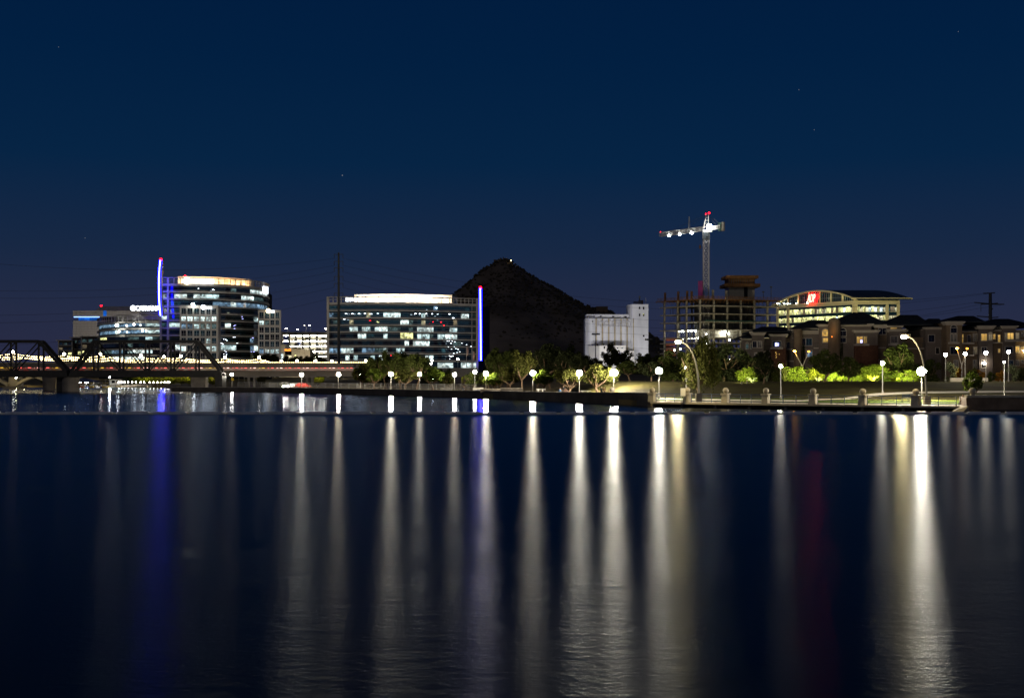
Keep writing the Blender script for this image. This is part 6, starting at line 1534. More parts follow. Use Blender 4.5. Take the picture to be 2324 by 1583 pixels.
for (x, w, lb) in ((60, 110, 'glowing tree just right of the far landing under the long span'), (180, 120, 'glowing tree with two stems under the long span'), (300, 130, 'glowing tree close to the square pier'), (370, 90, 'half hidden glowing tree behind the square pier'), (585, 110, 'glowing tree right of the square pier'), (1560, 130, 'yellow tree behind the fence right of the red car'), (1040, 90, 'dim tree under the concrete approach')):
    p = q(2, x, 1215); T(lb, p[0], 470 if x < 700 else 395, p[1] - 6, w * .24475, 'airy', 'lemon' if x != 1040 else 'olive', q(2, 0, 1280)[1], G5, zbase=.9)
for (x, y, w, lb) in ((380, 1228, 60, 'green shrub under the left truss span'), (1150, 1238, 90, 'dark green shrub behind the far landing'), (1210, 1245, 70, 'low green shrub left of the glowing trees')):
    p = q(1, x, y); T(lb, p[0], 500, p[1] - 4, w * .2523, 'bush', 'green', q(1, 0, 1285)[1], G5, name='shrub', cat='shrub', trunk=False, zbase=.9)
for i, (px, d, yt, w, lb) in enumerate(((835, 380, 822, 40, 'right of the dim slim lamp'), (868, 415, 812, 52, 'behind the bright lamp before the wide office'), (915, 420, 808, 50, 'between the two lamps before the wide office'), (965, 380, 828, 44, 'behind the pale lit tree'), (1010, 360, 838, 40, 'right of the round green tree'),
    (1125, 440, 803, 56, 'at the foot of the hill right of the straight mast'), (1160, 445, 800, 60, 'below the left hill slope'), (1250, 450, 800, 62, 'below the middle of the hill'), (1295, 450, 796, 60, 'below the right hill slope'), (1330, 430, 812, 50, 'below the left edge of the silo'), (1430, 440, 818, 50, 'below the silo tower'), (1470, 430, 815, 48, 'left of the boardwalk lamp'), (1500, 420, 812, 50, 'right of the silo tower'))):
    T('dark full crowned tree ' + lb, px, d, yt, w, 'round', ('dark', 'black')[i % 2], 872, G2)
for px, yt, w, lb in ((1712, 812, 46, 'at the far left apartment corner'), (1770, 828, 44, 'below the television window'), (1898, 822, 52, 'below the lit bay window'), (1955, 826, 50, 'below the plain bay of the left apartments'), (2060, 806, 58, 'behind the right curved lamp pole'), (2110, 820, 50, 'between the two apartment blocks')):
    T('dark tree against the apartment front, ' + lb, px, 232, yt, w, 'round', 'dark', 868, 'dark trees against the apartments')
# landscape lights under the glowing trees
def ground_light(px, d, z, e, c, lb, grp, aim=(0, .4, 1), sp=R(120)):
    x = Xp(px, d); r = thing('ground_light', lb, 'ground light', (x, d, z), grp)
    link('housing', MB().tube([(0, 0, 0), (0, 0, .25), (0, 0, .32)], [.10, .13, .16], 8).mesh('housing', M['darkpole']), r)
    lamp('beam', 'SPOT', (0, 0, .36), e, c, None, .15, sp, aim, .8).parent = r
for px, lb in SPOTS:
    for dx, wd in ((-13, 'left'), (0, 'middle'), (13, 'right')):
        ground_light(px + dx, 202, gz(Xp(px + dx, 202), 202) + .05, 8500 * rnd.uniform(.45, 1.4), (.96, 1, .50), wd + ' ground light of the ' + lb.replace('glowing ', '').replace(' on the verge', '').replace(' of the brightest lamp', ''), 'ground lights below the lawn trees', (0, 1, .38), R(80))
for px, lb in ((322, 'leftmost tree by the landing'), (345, 'second tree from the landing'), (368, 'middle tree under the long span'), (392, 'tree left of the square pier'), (352, 'tree right of the landing'), (383, 'two stemmed tree'), (413, 'tree close to the square pier'), (428, 'tree behind the square pier'), (482, 'tree right of the square pier'), (720, 'yellow tree by the red car')): ground_light(px, (494 if px in (322, 345, 368, 392) else 464) if px < 700 else 389, .95, 9000, (1, .95, .45), 'far bank ground light under the ' + lb, 'ground lights on the far bank')
for px, lb in ((2222, 'right of the third tall lamp'), (2270, 'near the rightmost tall lamp'), (2176, 'by the amber forked lamp')): ground_light(px, 204, gz(Xp(px, 204), 204) + .05, 900, (1, .55, .12), 'amber ground light below the orange shrub ' + lb, 'amber ground lights')
# desert plants by the lawn
def spiky(label, n, x, y, d, h, w, nst, leaf, name, cat, curve=.5):
    px, py = q(n, x, y); X = Xp(px, d); zb = gz(X, d); r = thing(name, label, cat, (X, d, zb), 'desert plants beside the lawn'); r_ = random.Random(int(px)); mb = MB()
    for k in range(nst):
        a = r_.uniform(0, 6.283); s_ = r_.uniform(.2, 1) * w; hh = h * r_.uniform(.6, 1)
        mb.tube([(0, 0, 0), (math.cos(a) * s_ * .4, math.sin(a) * s_ * .4, hh * .6), (math.cos(a) * s_, math.sin(a) * s_, hh * (1 - curve * .2))], [.07, .055, .015], 4)
    link('stems' if nst > 14 else 'stalks', mb.mesh('stems', LEAF[leaf]), r)
spiky('pale branching ocotillo between the lawn trees, left of the slim lamp', 6, 262, 1190, 205, 4.4, 1.6, 16, 'grey', 'ocotillo', 'plant')
spiky('dimmer ocotillo just right of the slim lamp', 6, 440, 1190, 206, 3.6, 1.3, 14, 'olive', 'ocotillo', 'plant')
spiky('glowing spiky grass clump under the spreading tree', 6, 1342, 1190, 203, 1.6, 1.4, 40, 'lemon', 'agave', 'plant')
spiky('small pale agave under the glowing trees', 6, 790, 1192, 204, 1.0, .9, 24, 'grey', 'agave', 'plant')
spiky('pale agave below the leaning trunk', 6, 1555, 1192, 203, 1.0, 1.3, 30, 'lemon', 'agave', 'plant')
spiky('agave at the left end of the lawn', 6, 110, 1190, 204, 1.2, 1.2, 24, 'grey', 'agave', 'plant')

# ------------------------------------------------------------------ lamps
def plamp(n, x, y, s, lb, c=WARM, r_=.30, off=14, d=None, **k):
    px, py = q(n, x, y); d = d or shore_d(px) + off; X = Xp(px, d); t = rnd.uniform(-.06, .04)
    c = (1.0, min(1, c[1] + t), min(1, c[2] + 2 * t)) if c is WARM else c
    return street_lamp(lb, px, py, d, gz(X, d), s * (2.5 if 300 < s < 1100 else 1.6), c, r_ * 1.5, 'globe lamps along the promenade', **k)
plamp(1, 985, 1223, 260, 'bright lamp over the far boat landing', COOL, .34, d=470)
plamp(2, 764, 1195, 160, 'lamp with a road sign at the right end of the truss bridge', WARM, .28, d=352)
plamp(2, 1412, 1197, 620, 'promenade lamp above the glaring car headlights', WARM, .30, 22)
plamp(3, 220, 1195, 520, 'promenade lamp at the foot of the dark steel pole', WARM, .30, 22)
plamp(3, 425, 1192, 90, 'dim slim lamp right of the dark steel pole', WARM, .24, 40)
plamp(3, 707, 1192, 800, 'bright promenade lamp before the wide office, left of its middle', WARM, .32, 20)
plamp(3, 972, 1192, 420, 'promenade lamp below the flagpoles side of the wide office', WARM, .28, 24)
plamp(3, 1092, 1228, 60, 'small cool lamp behind the round green tree', COOL, .22, 60)
plamp(3, 1297, 1197, 400, 'promenade lamp left of the bright sapling', WARM, .28, 30)
plamp(3, 1485, 1172, 110, 'slim dark lamp right of the bright sapling', WARM, .26, 24)
plamp(3, 1587, 1188, 760, 'promenade lamp below the straight blue mast', WARM, .31, 18)
plamp(4, 540, 1183, 800, 'promenade lamp beside the bright lit tree below the hill', WARM, .31, 20)
plamp(4, 970, 1183, 1000, 'promenade lamp left of the silo', WARM, .32, 22)
plamp(4, 1290, 1180, 1500, 'very bright promenade lamp below the silo', WARM, .40, 24)
street_lamp('very bright lamp right of the leftmost ball pillar', *q(4, 1710, 1163), 176, .85, 1550, WARM, .48, 'globe lamps along the promenade', pr=.08)
street_lamp('slim globe lamp behind the meter box pillar', *q(5, 477, 1530), 186, gz(Xp(1557, 186), 186), 170, WARM, .22, 'globe lamps along the promenade')
street_lamp('slim globe lamp in front of the left apartments', *q(6, 403, 1018), 172, gz(Xp(1772, 172), 172), 260, WARM, .25, 'globe lamps along the promenade')
street_lamp('globe lamp on the verge left of the brightest lamp', *q(6, 1445, 985), 176, gz(Xp(2003, 176), 176), 460, WARM, .27, 'globe lamps along the promenade')
street_lamp('brightest lamp of all, behind the rightmost ball pillar', *q(7, 590, 1070), 160, gz(Xp(2092, 160), 160), 2300, WARM, .58, 'globe lamps along the promenade', pr=.09)
for x, y, yb, s, lb in ((835, 900, 1180, 230, 'leftmost tall lamp on the rise before the right apartments'), (1035, 890, 1160, 330, 'white tall lamp beside the amber forked lamp'), (1248, 880, 1180, 360, 'tall lamp in front of the amber lit windows'), (1480, 872, 1180, 340, 'rightmost tall lamp on the rise')):
    px, py = q(7, x, y); street_lamp(lb, px, py, 201, gz(Xp(px, 201), 201), s, WARM, .27, 'tall lamps before the right apartments')
px, py = q(7, 1437, 975); street_lamp('slim pole with two small cool lamps on the right lawn', px, py, 158, gz(Xp(px, 158), 158), 60, COOL, .13, 'globe lamps along the promenade')
for n, x, y, d, s, lb in ((3, 1595, 1075, 520, 60, 'small far lamp right of the straight blue mast'), (3, 1022, 1070, 540, 60, 'small lamp by the entrance of the wide office, leftmost'), (3, 1088, 1068, 540, 190, 'glaring lamp by the entrance of the wide office'), (3, 1080, 1095, 535, 70, 'low lamp by the entrance of the wide office'), (3, 1328, 1052, 545, 140, 'lamp behind the lit shrub left of the flagpoles'),
                         (1, 577, 1025, 560, 40, 'lamp in front of the terraced flats, left one'), (2, 830, 1095, 470, 40, 'low lamp under the tall office, left one of the pair'), (2, 880, 1095, 470, 40, 'low lamp under the tall office, right one of the pair'), (2, 992, 1095, 470, 36, 'low lamp left of the right wing')):
    px, py = q(n, x, y); z = Zp(py, d); street_lamp(lb, px, py, d, min(gz(Xp(px, d), d) + (2 if d > 500 else 0), z - 2.5), s, WARM, .34, 'small lamps by the offices')
# office approach lamps that light the facades
for i, (px, d, py, e) in enumerate(((395, 520, 812, 0), (470, 525, 813, 0), (560, 528, 812, 0), (620, 530, 812, 0))): pass
# curved tall poles
def arc_pole(label, pts, d, s, c, ped):
    """tall tapering pole curving over to a drop lamp; pts are picture points from lamp to foot"""
    P = [W(px, py, d) for px, py in pts]; z0 = P[-1].z
    r = thing('curved_lamp', label, 'street lamp', (P[-1].x, d, z0), 'tall curved lamp poles')
    n = len(P); MB().tube(smooth3(P), [lerp(.05, .13, i / (len(smooth3(P)) - 1)) for i in range(len(smooth3(P)))], 8).build('pole', M['galv'], r)
    MB().box(P[0] + Vector((.1, 0, .22)), (1.1, .5, .18)).build('lamp_head', M['post'], r)
    o = MB().sphere(P[0] + Vector((-.05, 0, 0)), .34, 12, 8, .65).build('lens', lampmat(s, c), r)
    if ped: MB().box(P[-1] + Vector((0, 0, .55)), (.75, .75, 1.1)).build('pedestal', M['cap'], r)
def smooth3(P, it=2):
    for _ in range(it):
        r_ = [P[0]]
        for a, b in zip(P, P[1:]): r_ += [a.lerp(b, .25), a.lerp(b, .75)]
        r_.append(P[-1]); P = r_
    return P
arc_pole('tall curved pole with a yellow white lamp in front of the concrete frame', [q(5, 405, 1292), q(5, 445, 1296), q(5, 480, 1310), q(5, 515, 1350), q(5, 550, 1425), q(18, 1215, 0), q(18, 1250, 200), q(18, 1272, 420), q(18, 1280, 850)], 158.6, 1000, YEL, True)
arc_pole('tall curved pole with a yellow white lamp in front of the right apartments', [q(7, 415, 718), q(7, 460, 720), q(7, 500, 735), q(7, 540, 785), q(7, 575, 860), q(7, 605, 960), q(7, 630, 1120), q(7, 645, 1412)], 145.5, 800, YEL, True)
# amber forked lamps
def fork(label, d, heads, joint, foot):
    P = [W(*h, d) for h in heads]; J = W(*joint, d); F_ = W(*foot, d); r = thing('forked_lamp', label, 'street lamp', tuple(F_), 'amber forked lamps')
    MB().tube([F_, J], [.14, .12], 8).build('post', M['post'], r)
    for i, p in enumerate(P):
        MB().tube([J, p], [.10, .06], 6).build('arm', M['galv'], r); MB().sphere(p + Vector((0, 0, .1)), .24, 8, 6, .6).build('lens', lampmat(90 if i == 0 else 6, AMB), r)
    lamp('arm_glow', 'POINT', P[0] + Vector((.3, -.5, -.5)), 60, AMB, r, .1)
fork('amber forked lamp with one lit head before the left apartments', 222, [q(6, 545, 868), q(6, 690, 872)], q(6, 625, 1020), q(6, 622, 1190))
fork('amber forked lamp between the tall lamps of the right apartments', 216, [q(7, 952, 840), q(7, 1056, 842)], q(7, 1000, 1010), q(7, 1001, 1150))
# stadium poles by the mill
for x, yt, xs_, lb in ((325, 800, (255, 290, 330, 368, 405), 'unlit stadium light pole in front of the white mill'), (1540, 925, (1470, 1505, 1535, 1570, 1610), 'unlit stadium light pole at the right edge of the silo tower')):
    d = 640; r = thing('stadium_light', lb, 'light pole', (Xp(q(16, x, 0)[0], d), d, 6), 'stadium light poles')
    MB().tube([(Xp(q(16, x, 0)[0], d), d, 6), (Xp(q(16, x, 0)[0], d), d, Zp(q(16, 0, yt - 15)[1], d))], [.28, .18], 8).build('pole', M['darkpole'], r)
    MB().bar(W(*q(16, xs_[0], yt), d), W(*q(16, xs_[-1], yt), d), .2).build('crossarm', M['darkpole'], r)
    for xx in xs_: P = W(*q(16, xx, yt), d); MB().tube([P + Vector((0, .35, .3)), P + Vector((0, -.35, -.2))], [.25, .5], 8).build('lamp_head', M['darkpole'], r)
# dark steel pole and the transmission tower with their lines
mp_ = thing('steel_pole', 'tall dark steel utility pole in front of the wide office', 'utility pole', (Xp(769, 420), 420, 1))
MB().tube([(Xp(769, 420), 420, .8), (Xp(768.5, 420), 420, Zp(573, 420))], [.58, .30], 12).build('pole', M['darkpole'], mp_)
ats = []
for y in (85, 150, 210, 290, 355, 445):
    P = W(*q(3, 222, y), 420)
    for s_ in (-1, 1):
        MB().bar(P, P + Vector((s_ * 1.5, 0, .15)), .16).build('crossarm', M['darkpole'], mp_); MB().tube([P + Vector((s_ * 1.5, 0, .1)), P + Vector((s_ * 1.5, 0, -1.3))], .09, 6).build('insulator', M['darkpole'], mp_)
    ats.append(P)
tp_ = thing('transmission_pole', 'dark transmission pole with crossarms behind the right apartment roof', 'utility pole', (Xp(2247, 390), 390, 6))
MB().tube([(Xp(q(7, 1294, 0)[0], 390), 390, 5), (Xp(q(7, 1293, 0)[0], 390), 390, Zp(q(7, 0, 268)[1], 390))], [.75, .48], 12).build('pole', M['darkpole'], tp_)
arms = [((1222, 272), (1340, 266)), ((1130, 365), (1290, 378)), ((1195, 383), (1290, 380)), ((1290, 380), (1370, 372)), ((1290, 382), (1435, 384)), ((1160, 505), (1290, 515)), ((1290, 522), (1375, 515)), ((1290, 450), (1318, 425))]
for a, b in arms: MB().bar(W(*q(7, *a), 390), W(*q(7, *b), 390), .32).build('crossarm', M['darkpole'], tp_)
for x, y0, y1 in ((1197, 385, 460), (1168, 505, 512)): MB().bar(W(*q(7, x, y0), 390), W(*q(7, x, y1), 390), .12).build('insulator', M['darkpole'], tp_)
def wire(a, b, sag, lb):
    P = [a.lerp(b, t / 20) - Vector((0, 0, sag * 4 * (t / 20) * (1 - t / 20))) for t in range(21)]
    o = MB().tube(P, .03, 4).build('power_line', M['steel']); tag(o, lb, 'power line', 'power lines strung along the lake')
ordn = ('topmost', 'second', 'third', 'fourth', 'fifth', 'lowest')
for i, P in enumerate(ats):
    for s_ in (-1.5,):
        wire(P + Vector((s_, 0, -1.3)), W(-160, (585, 655, 672, 715, 732, 790)[i], 300), 3.5, ordn[i] + ' thin power line from the steel pole to the left edge')
        wire(P + Vector((1.5, 0, -1.3)), W(*q(7, (1222, 1340, 1130, 1435, 1195, 1160)[i], (272, 266, 365, 384, 383, 505)[i]), 390), 9 + i, ordn[i] + ' thin power line from the steel pole to the right transmission pole')

# ------------------------------------------------------------------ people
def person(label, x, y, z, pose, shirt, legs, rz=0.0, s=1.0, group='people on the promenade'):
    """one continuous skinned figure with separate hair, clothes and shoes"""
    r = thing('person', label, 'person', (x, y, z), group, rz)
    if pose == 'stand':
        J = {'pel': (0, 0, .95), 'wst': (0, .0, 1.10), 'chs': (0, .01, 1.34), 'nck': (0, 0, 1.50), 'hd': (0, -.01, 1.60), 'top': (0, -.01, 1.73),
             'hl': (-.10, 0, .90), 'kl': (-.11, -.02, .49), 'al': (-.12, .02, .09), 'tl': (-.13, -.14, .03), 'hr': (.10, 0, .90), 'kr': (.12, -.03, .49), 'ar': (.14, .01, .09), 'tr': (.15, -.15, .03),
             'sl': (-.18, .01, 1.42), 'el': (-.25, .03, 1.14), 'wl': (-.24, -.10, .92), 'sr': (.18, .01, 1.42), 'er': (.26, .03, 1.14), 'wr': (.23, -.12, .93)}
    else:
        J = {'pel': (0, 0, .52), 'wst': (0, .02, .68), 'chs': (0, -.02, .92), 'nck': (0, -.05, 1.08), 'hd': (0, -.08, 1.18), 'top': (0, -.09, 1.31),
             'hl': (-.10, -.03, .50), 'kl': (-.13, -.44, .52), 'al': (-.12, -.42, .09), 'tl': (-.12, -.57, .03), 'hr': (.10, -.03, .50), 'kr': (.13, -.43, .50), 'ar': (.13, -.48, .09), 'tr': (.13, -.63, .03),
             'sl': (-.18, -.02, 1.0), 'el': (-.25, -.08, .74), 'wl': (-.15, -.32, .62), 'sr': (.18, -.02, 1.0), 'er': (.25, -.08, .74), 'wr': (.15, -.33, .62)}
    Rd = {'pel': .15, 'wst': .125, 'chs': .155, 'nck': .055, 'hd': .092, 'top': .07, 'h': .085, 'k': .06, 'a': .042, 't': .035, 's': .06, 'e': .042, 'w': .032}
    E = [('pel', 'wst'), ('wst', 'chs'), ('chs', 'nck'), ('nck', 'hd'), ('hd', 'top')]
    for k in 'lr': E += [('pel', 'h' + k), ('h' + k, 'k' + k), ('k' + k, 'a' + k), ('a' + k, 't' + k), ('chs', 's' + k), ('s' + k, 'e' + k), ('e' + k, 'w' + k)]
    ks = list(J); me = bpy.data.meshes.new('body'); me.from_pydata([tuple(Vector(J[k]) * s) for k in ks], [(ks.index(a), ks.index(b)) for a, b in E], [])
    o = bpy.data.objects.new('body_rig', me); col.objects.link(o)
    md = o.modifiers.new('skin', 'SKIN'); sk = me.skin_vertices[0].data
    for i, k in enumerate(ks): rr_ = Rd.get(k, Rd.get(k[0], .05)) * s; sk[i].radius = (rr_, rr_ * (.72 if k in ('pel', 'wst', 'chs') else 1)); 
    sk[0].use_root = True
    sd = o.modifiers.new('sub', 'SUBSURF'); sd.levels = 1; sd.render_levels = 1
    bpy.context.view_layer.update(); dg = bpy.context.evaluated_depsgraph_get(); m2 = bpy.data.meshes.new_from_object(o.evaluated_get(dg)); bpy.data.objects.remove(o)
    m2.name = 'body'; m2.materials.clear()
    for m in (shirt, legs, M['skin'], M['hair'], M['rubber']): m2.materials.append(m)
    zw_ = J['wst'][2] * s; zn = J['nck'][2] * s; zh = J['hd'][2] * s
    for p in m2.polygons:
        c = p.center; i = 0
        if c.z > zh + .04 * s or (c.z > zn + .06 * s and c.y > (J['hd'][1] + .03) * s): i = 3
        elif c.z > zn - .02 * s: i = 2
        elif c.z < .08 * s: i = 4
        elif pose == 'stand' and (c.z < zw_ - .08 * s) and abs(c.x) < .2 * s: i = 1
        elif pose != 'stand' and (c.z < zw_ - .06 * s): i = 1
        if abs(c.x) > .19 * s and c.z < (J['el'][2] - .02) * s and i in (0, 1) and c.z > (J['wl'][2] - .15) * s: i = 2
        p.material_index = i
    m2.shade_smooth(); link('body', m2, r)
    mb = MB()
    for k in 'lr':      # hands: palm, four fingers and a thumb
        w = Vector(J['w' + k]) * s; e = Vector(J['e' + k]) * s; d = (w - e).normalized(); sd_ = Vector((1, 0, 0)) if abs(d.x) < .8 else Vector((0, 1, 0)); sd_ = (sd_ - d * sd_.dot(d)).normalized()
        palm = w + d * .06 * s; mb.bar(w, w + d * .10 * s, .07 * s, .03 * s)
        for i, ln in enumerate((.062, .075, .07, .055)): b0 = w + d * .09 * s + sd_ * (-.027 + i * .018) * s; mb.bar(b0, b0 + d * ln * s + Vector((0, -.015 * s, 0)), .015 * s)
        b0 = w + d * .03 * s + sd_ * .035 * s; mb.bar(b0, b0 + (d * .6 + sd_ * .8) * .05 * s, .017 * s)
    link('hands', mb.mesh('hands', M['skin']), r)
    return r
def on_prom(n, x, y, off): px, py = q(n, x, y); d = shore_d(px) + off; return Xp(px, d), d, gz(Xp(px, d), d) + .04
for (n, x, off, pose, sh, lg, rz, lb) in ((26, 1240, 4, 'stand', 'cloth_dark', 'cloth_dark', .4, 'person in dark clothes standing by the straight tree trunk'), (26, 1290, 5, 'stand', 'cloth_tan', 'cloth_dark', -.6, 'person in tan clothes left of the pink shirted one'),
                                         (26, 1415, 2.5, 'stand', 'cloth_pink', 'cloth_dark', 3.0, 'person in a pale pink shirt under the very bright lamp'), (26, 1440, 4, 'stand', 'cloth_tan', 'cloth_tan', 2.5, 'person half hidden behind the pink shirted one'),
                                         (26, 545, 6, 'stand', 'cloth_dark', 'cloth_dark', .2, 'person in dark clothes standing behind the seated group'), (26, 480, 5, 'sit', 'cloth_blue', 'cloth_dark', .9, 'seated person in a blue top on a folding chair'),
                                         (26, 575, 3, 'sit', 'cloth_tan', 'cloth_dark', 0, 'seated person in tan below the forked trunk'), (26, 606, 2.4, 'sit', 'cloth_pink', 'cloth_dark', -.3, 'seated person in a pink shirt below the forked trunk'),
                                         (15, 1045, 3, 'sit', 'cloth_dark', 'cloth_dark', 1.2, 'dark clothed person sitting on the wall by the sapling')):
    X, Y, Z = on_prom(n, x, 0, off); person(lb, X, Y, Z, pose, M[sh], M[lg], rz)
    if pose == 'sit':
        c = thing('folding_chair', 'low folding chair under the ' + lb, 'chair', (X, Y, Z), 'folding chairs on the promenade', rz)
        link('seat', MB().box((0, 0, .40), (.46, .44, .04)).mesh('seat', M['navy']), c); link('backrest', MB().box((0, .24, .66), (.46, .04, .46)).mesh('backrest', M['navy']), c)
        for a in (-.2, .2):
            for b_ in (-.18, .18): link('leg', MB().bar((a, b_, 0), (a, b_, .40), .03).mesh('leg', M['galv']), c)
# park benches, tables and boxes
def bench(label, x, y, z, rz):
    r = thing('park_bench', label, 'bench', (x, y, z), 'dark metal benches', rz)
    for k in range(4): link('seat_slat', MB().box((0, -.18 + .11 * k, .45), (1.8, .08, .03)).mesh('seat_slat', M['railblue']), r)
    for k in range(4): link('back_slat', MB().box((0, .26 + .02 * k, .58 + .12 * k), (1.8, .03, .08)).mesh('back_slat', M['railblue']), r)
    for s_ in (-.85, 0, .85): link('leg', MB().bar((s_, -.2, 0), (s_, -.2, .44), .05).bar((s_, .25, 0), (s_, .3, .95), .05).bar((s_, -.2, .43), (s_, .27, .43), .05).mesh('leg', M['railblue']), r)
px, py = q(27, 745, 800); d = 147.2; bx = Xp(px, d); gzb = .722
bench('dark metal bench with the seated person, left of the brown stone wall', bx + .5, d, gzb, R(-40)); person('person in dark clothes sitting on the bench by the brown stone wall', bx + .1, d - .05, gzb, 'sit', M['cloth_dark'], M['cloth_dark'], R(-55), 1.0, 'people by the boardwalk')
px, py = q(7, 455, 1400); d = 156; bench('empty dark metal bench left of the rightmost ball pillar', Xp(px, d), d, gz(Xp(px, d), d) + .03, R(-35))
def table(label, n, x, off):
    X, Y, Z = on_prom(n, x, 0, off); r = thing('park_table', label, 'table', (X, Y, Z), 'white tables along the promenade wall')
    link('tabletop', MB().box((0, 0, .98), (1.7, .8, .07)).mesh('tabletop', M['white']), r); link('leg', MB().box((.35, 0, .48), (.16, .5, .94)).mesh('leg', M['white']), r); link('leg', MB().box((-.45, 0, .48), (.12, .4, .94)).mesh('leg', M['white']), r)
table('white park table left of the straight tree trunk', 26, 950, 3); table('white park table left of the lit tree trunk', 26, 135, 3.5)
def cooler(label, n, x, off, w, h, m):
    X, Y, Z = on_prom(n, x, 0, off); r = thing('planter_box', label, 'box', (X, Y, Z), 'low boxes along the promenade wall')
    link('body', MB().box((0, 0, h / 2), (w, .7, h)).mesh('body', m), r); link('lid', MB().box((0, 0, h + .04), (w + .08, .78, .07)).mesh('lid', M['cap']), r)
cooler('white box with dark emblem left of the lit promenade lamp below the mast', 15, 1352, 3, 2.1, .95, M['white']); cooler('pale blue low box next to the white one', 15, 1425, 3, 1.6, .75, M['carsilver'])
cooler('grey equipment box on the wall below the thin branched tree', 15, 655, 3, 2.4, .8, M['galv']); cooler('long dark planter under the lit trees', 15, 1680, 4, 5.0, .8, M['wall']); cooler('dark planter box at the grove edge', 15, 2080, 5, 4.2, 1.0, M['wall'])
mt = thing('meter_box', 'white utility meter box on legs beside a ball pillar', 'utility box', (Xp(q(18, 938, 0)[0], 163.4), 163.4, .73))
link('box', MB().box((0, 0, 1.35), (.62, .3, 1.05)).mesh('box', M['white']), mt)
for s_ in (-.2, .2): link('leg', MB().bar((s_, 0, 0), (s_, 0, .83), .06).mesh('leg', M['galv']), mt)
gw = MB(); a, b = q(27, 430, 200), q(27, 1390, 200); gw.box(((Xp(a[0], 203) + Xp(b[0], 203)) / 2, 203, 3.3), (Xp(b[0], 203) - Xp(a[0], 203), .4, 1.3)); o = gw.build('garden_wall', M['cap']); tag(o, 'low pale garden wall at the top of the right lawn', 'wall')
pw_ = MB(); a, b = q(15, 250, 458), q(15, 1350, 458); pw_.box(((Xp(a[0], 530) + Xp(b[0], 530)) / 2, 536, (Zp(a[1], 530) + 2) / 2), (Xp(b[0], 530) - Xp(a[0], 530), 12, Zp(a[1], 530) - 2)); o = pw_.build('retaining_wall', M['cap']); tag(o, 'tall brown retaining wall below the entrance of the wide office', 'wall')
# flagpoles
for x, y0, lb in ((1100, -30, 'tall flagpole with hanging pale flag by the wide office'), (1240, 85, 'shorter flagpole with hanging flag, right of the taller one')):
    px, p1 = q(15, x, y0); d = 528; X = Xp(px, d); zt_ = Zp(p1, d); zb_ = Zp(q(15, 0, 452)[1], d) ; r = thing('flagpole', lb, 'flagpole', (X, d, zb_), 'flagpoles by the wide office')
    link('pole', MB().tube([(0, 0, 0), (0, 0, zt_ - zb_)], [.18, .08], 8).mesh('pole', M['white']), r)
    link('flag', MB().tube([(.35, 0, zt_ - zb_ - .3), (.45, .05, zt_ - zb_ - 2.2), (.35, 0, zt_ - zb_ - 4.2)], [.25, .5, .3], 6).mesh('flag', M['cloth_pink']), r)
    lamp('flag_light', 'SPOT', (.6, -1.5, .4), 900, (1, .85, .65), None, .15, R(30), (-.06, .1, 1)).parent = r
    link('light_housing', MB().box((.6, -1.5, .2), (.5, .4, .35)).mesh('light_housing', M['galv']), r)
# promenade fence
fm = MB().bar((0, 0, 0), (0, 0, 1.75), .09).mesh('fence_post', M['galv'])
fpts = []
for px in range(540, 1085, 9): d = shore_d(px) + 9; fpts.append(Vector((Xp(px, d), d, gz(Xp(px, d), d))))
fc = thing('mesh_fence', 'long grey wire mesh fence behind the promenade wall', 'fence', tuple(fpts[0]))
for i, p in enumerate(fpts):
    if i % 2 == 0: link('fence_post', fm, fc, p - fpts[0])
for zz_ in (.1, .9, 1.72): MB().tube([p + Vector((0, 0, zz_)) for p in fpts], .03, 4).build('fence_rail', M['galv'], fc)
mb = MB()
for a, b in zip(fpts, fpts[1:]):
    for k in range(8): p = a.lerp(b, k / 8); mb.bar(p + Vector((0, 0, .1)), p + Vector((0, 0, 1.7)), .02)
mb.build('mesh_wires', M['galv'], fc, kind='stuff', recalc=False)
# cars by the bridge
def car(label, px, d, rz, paint, beam=False):
    X = Xp(px, d); z = gz(X, d) + .04; r = thing('parked_car', label, 'car', (X, d, z), None, rz)
    prof = [(-2.2, .35), (-2.25, .75), (-1.3, .92), (-.7, 1.42), (.9, 1.44), (1.7, .98), (2.2, .9), (2.25, .4)]
    vs = [(-.88 + (.12 if z_ > 1 else 0), y_, z_) for y_, z_ in prof] + [(.88 - (.12 if z_ > 1 else 0), y_, z_) for y_, z_ in prof]; n = len(prof)
    mb = MB(); mb.add(vs, [tuple(range(n)), tuple(reversed(range(n, 2 * n)))] + [(i, i + n, (i + 1) % n + n, (i + 1) % n) for i in range(n)]); b_ = mb.build('body', paint); b_.parent = r
    for s_ in (-1, 1):
        link('side_window', MB().box((s_ * .80, .1, 1.18), (.04, 1.7, .36)).mesh('side_window', M['glass_b']), b_)
        for y_ in (-1.4, 1.4):
            w = link('wheel', MB().tube([(s_ * .75, y_, .33), (s_ * .92, y_, .33)], .33, 14).mesh('wheel', M['rubber']), r); link('rim', MB().tube([(s_ * .9, y_, .33), (s_ * .94, y_, .33)], .2, 10).mesh('rim', M['galv']), w)
        link('headlight', MB().sphere((s_ * .62, -2.22, .66), .17 if beam else .1, 8, 6).mesh('headlight', lampmat(1900, WARM) if beam else M['floatcap']), r)
        link('tail_light', MB().box((s_ * .62, 2.22, .75), (.3, .06, .14)).mesh('tail_light', M['carred']), r)
    link('windscreen', MB().bar((-.66, -1.02, 1.16), (.66, -1.02, 1.16), .55, .03).mesh('windscreen', M['glass_b']), r)
for_px, _ = q(2, 1297, 1292)
car('car facing the lake with glaring headlights under the light rail bridge', for_px, shore_d(for_px) + 15, R(-14), M['carsilver'], True)
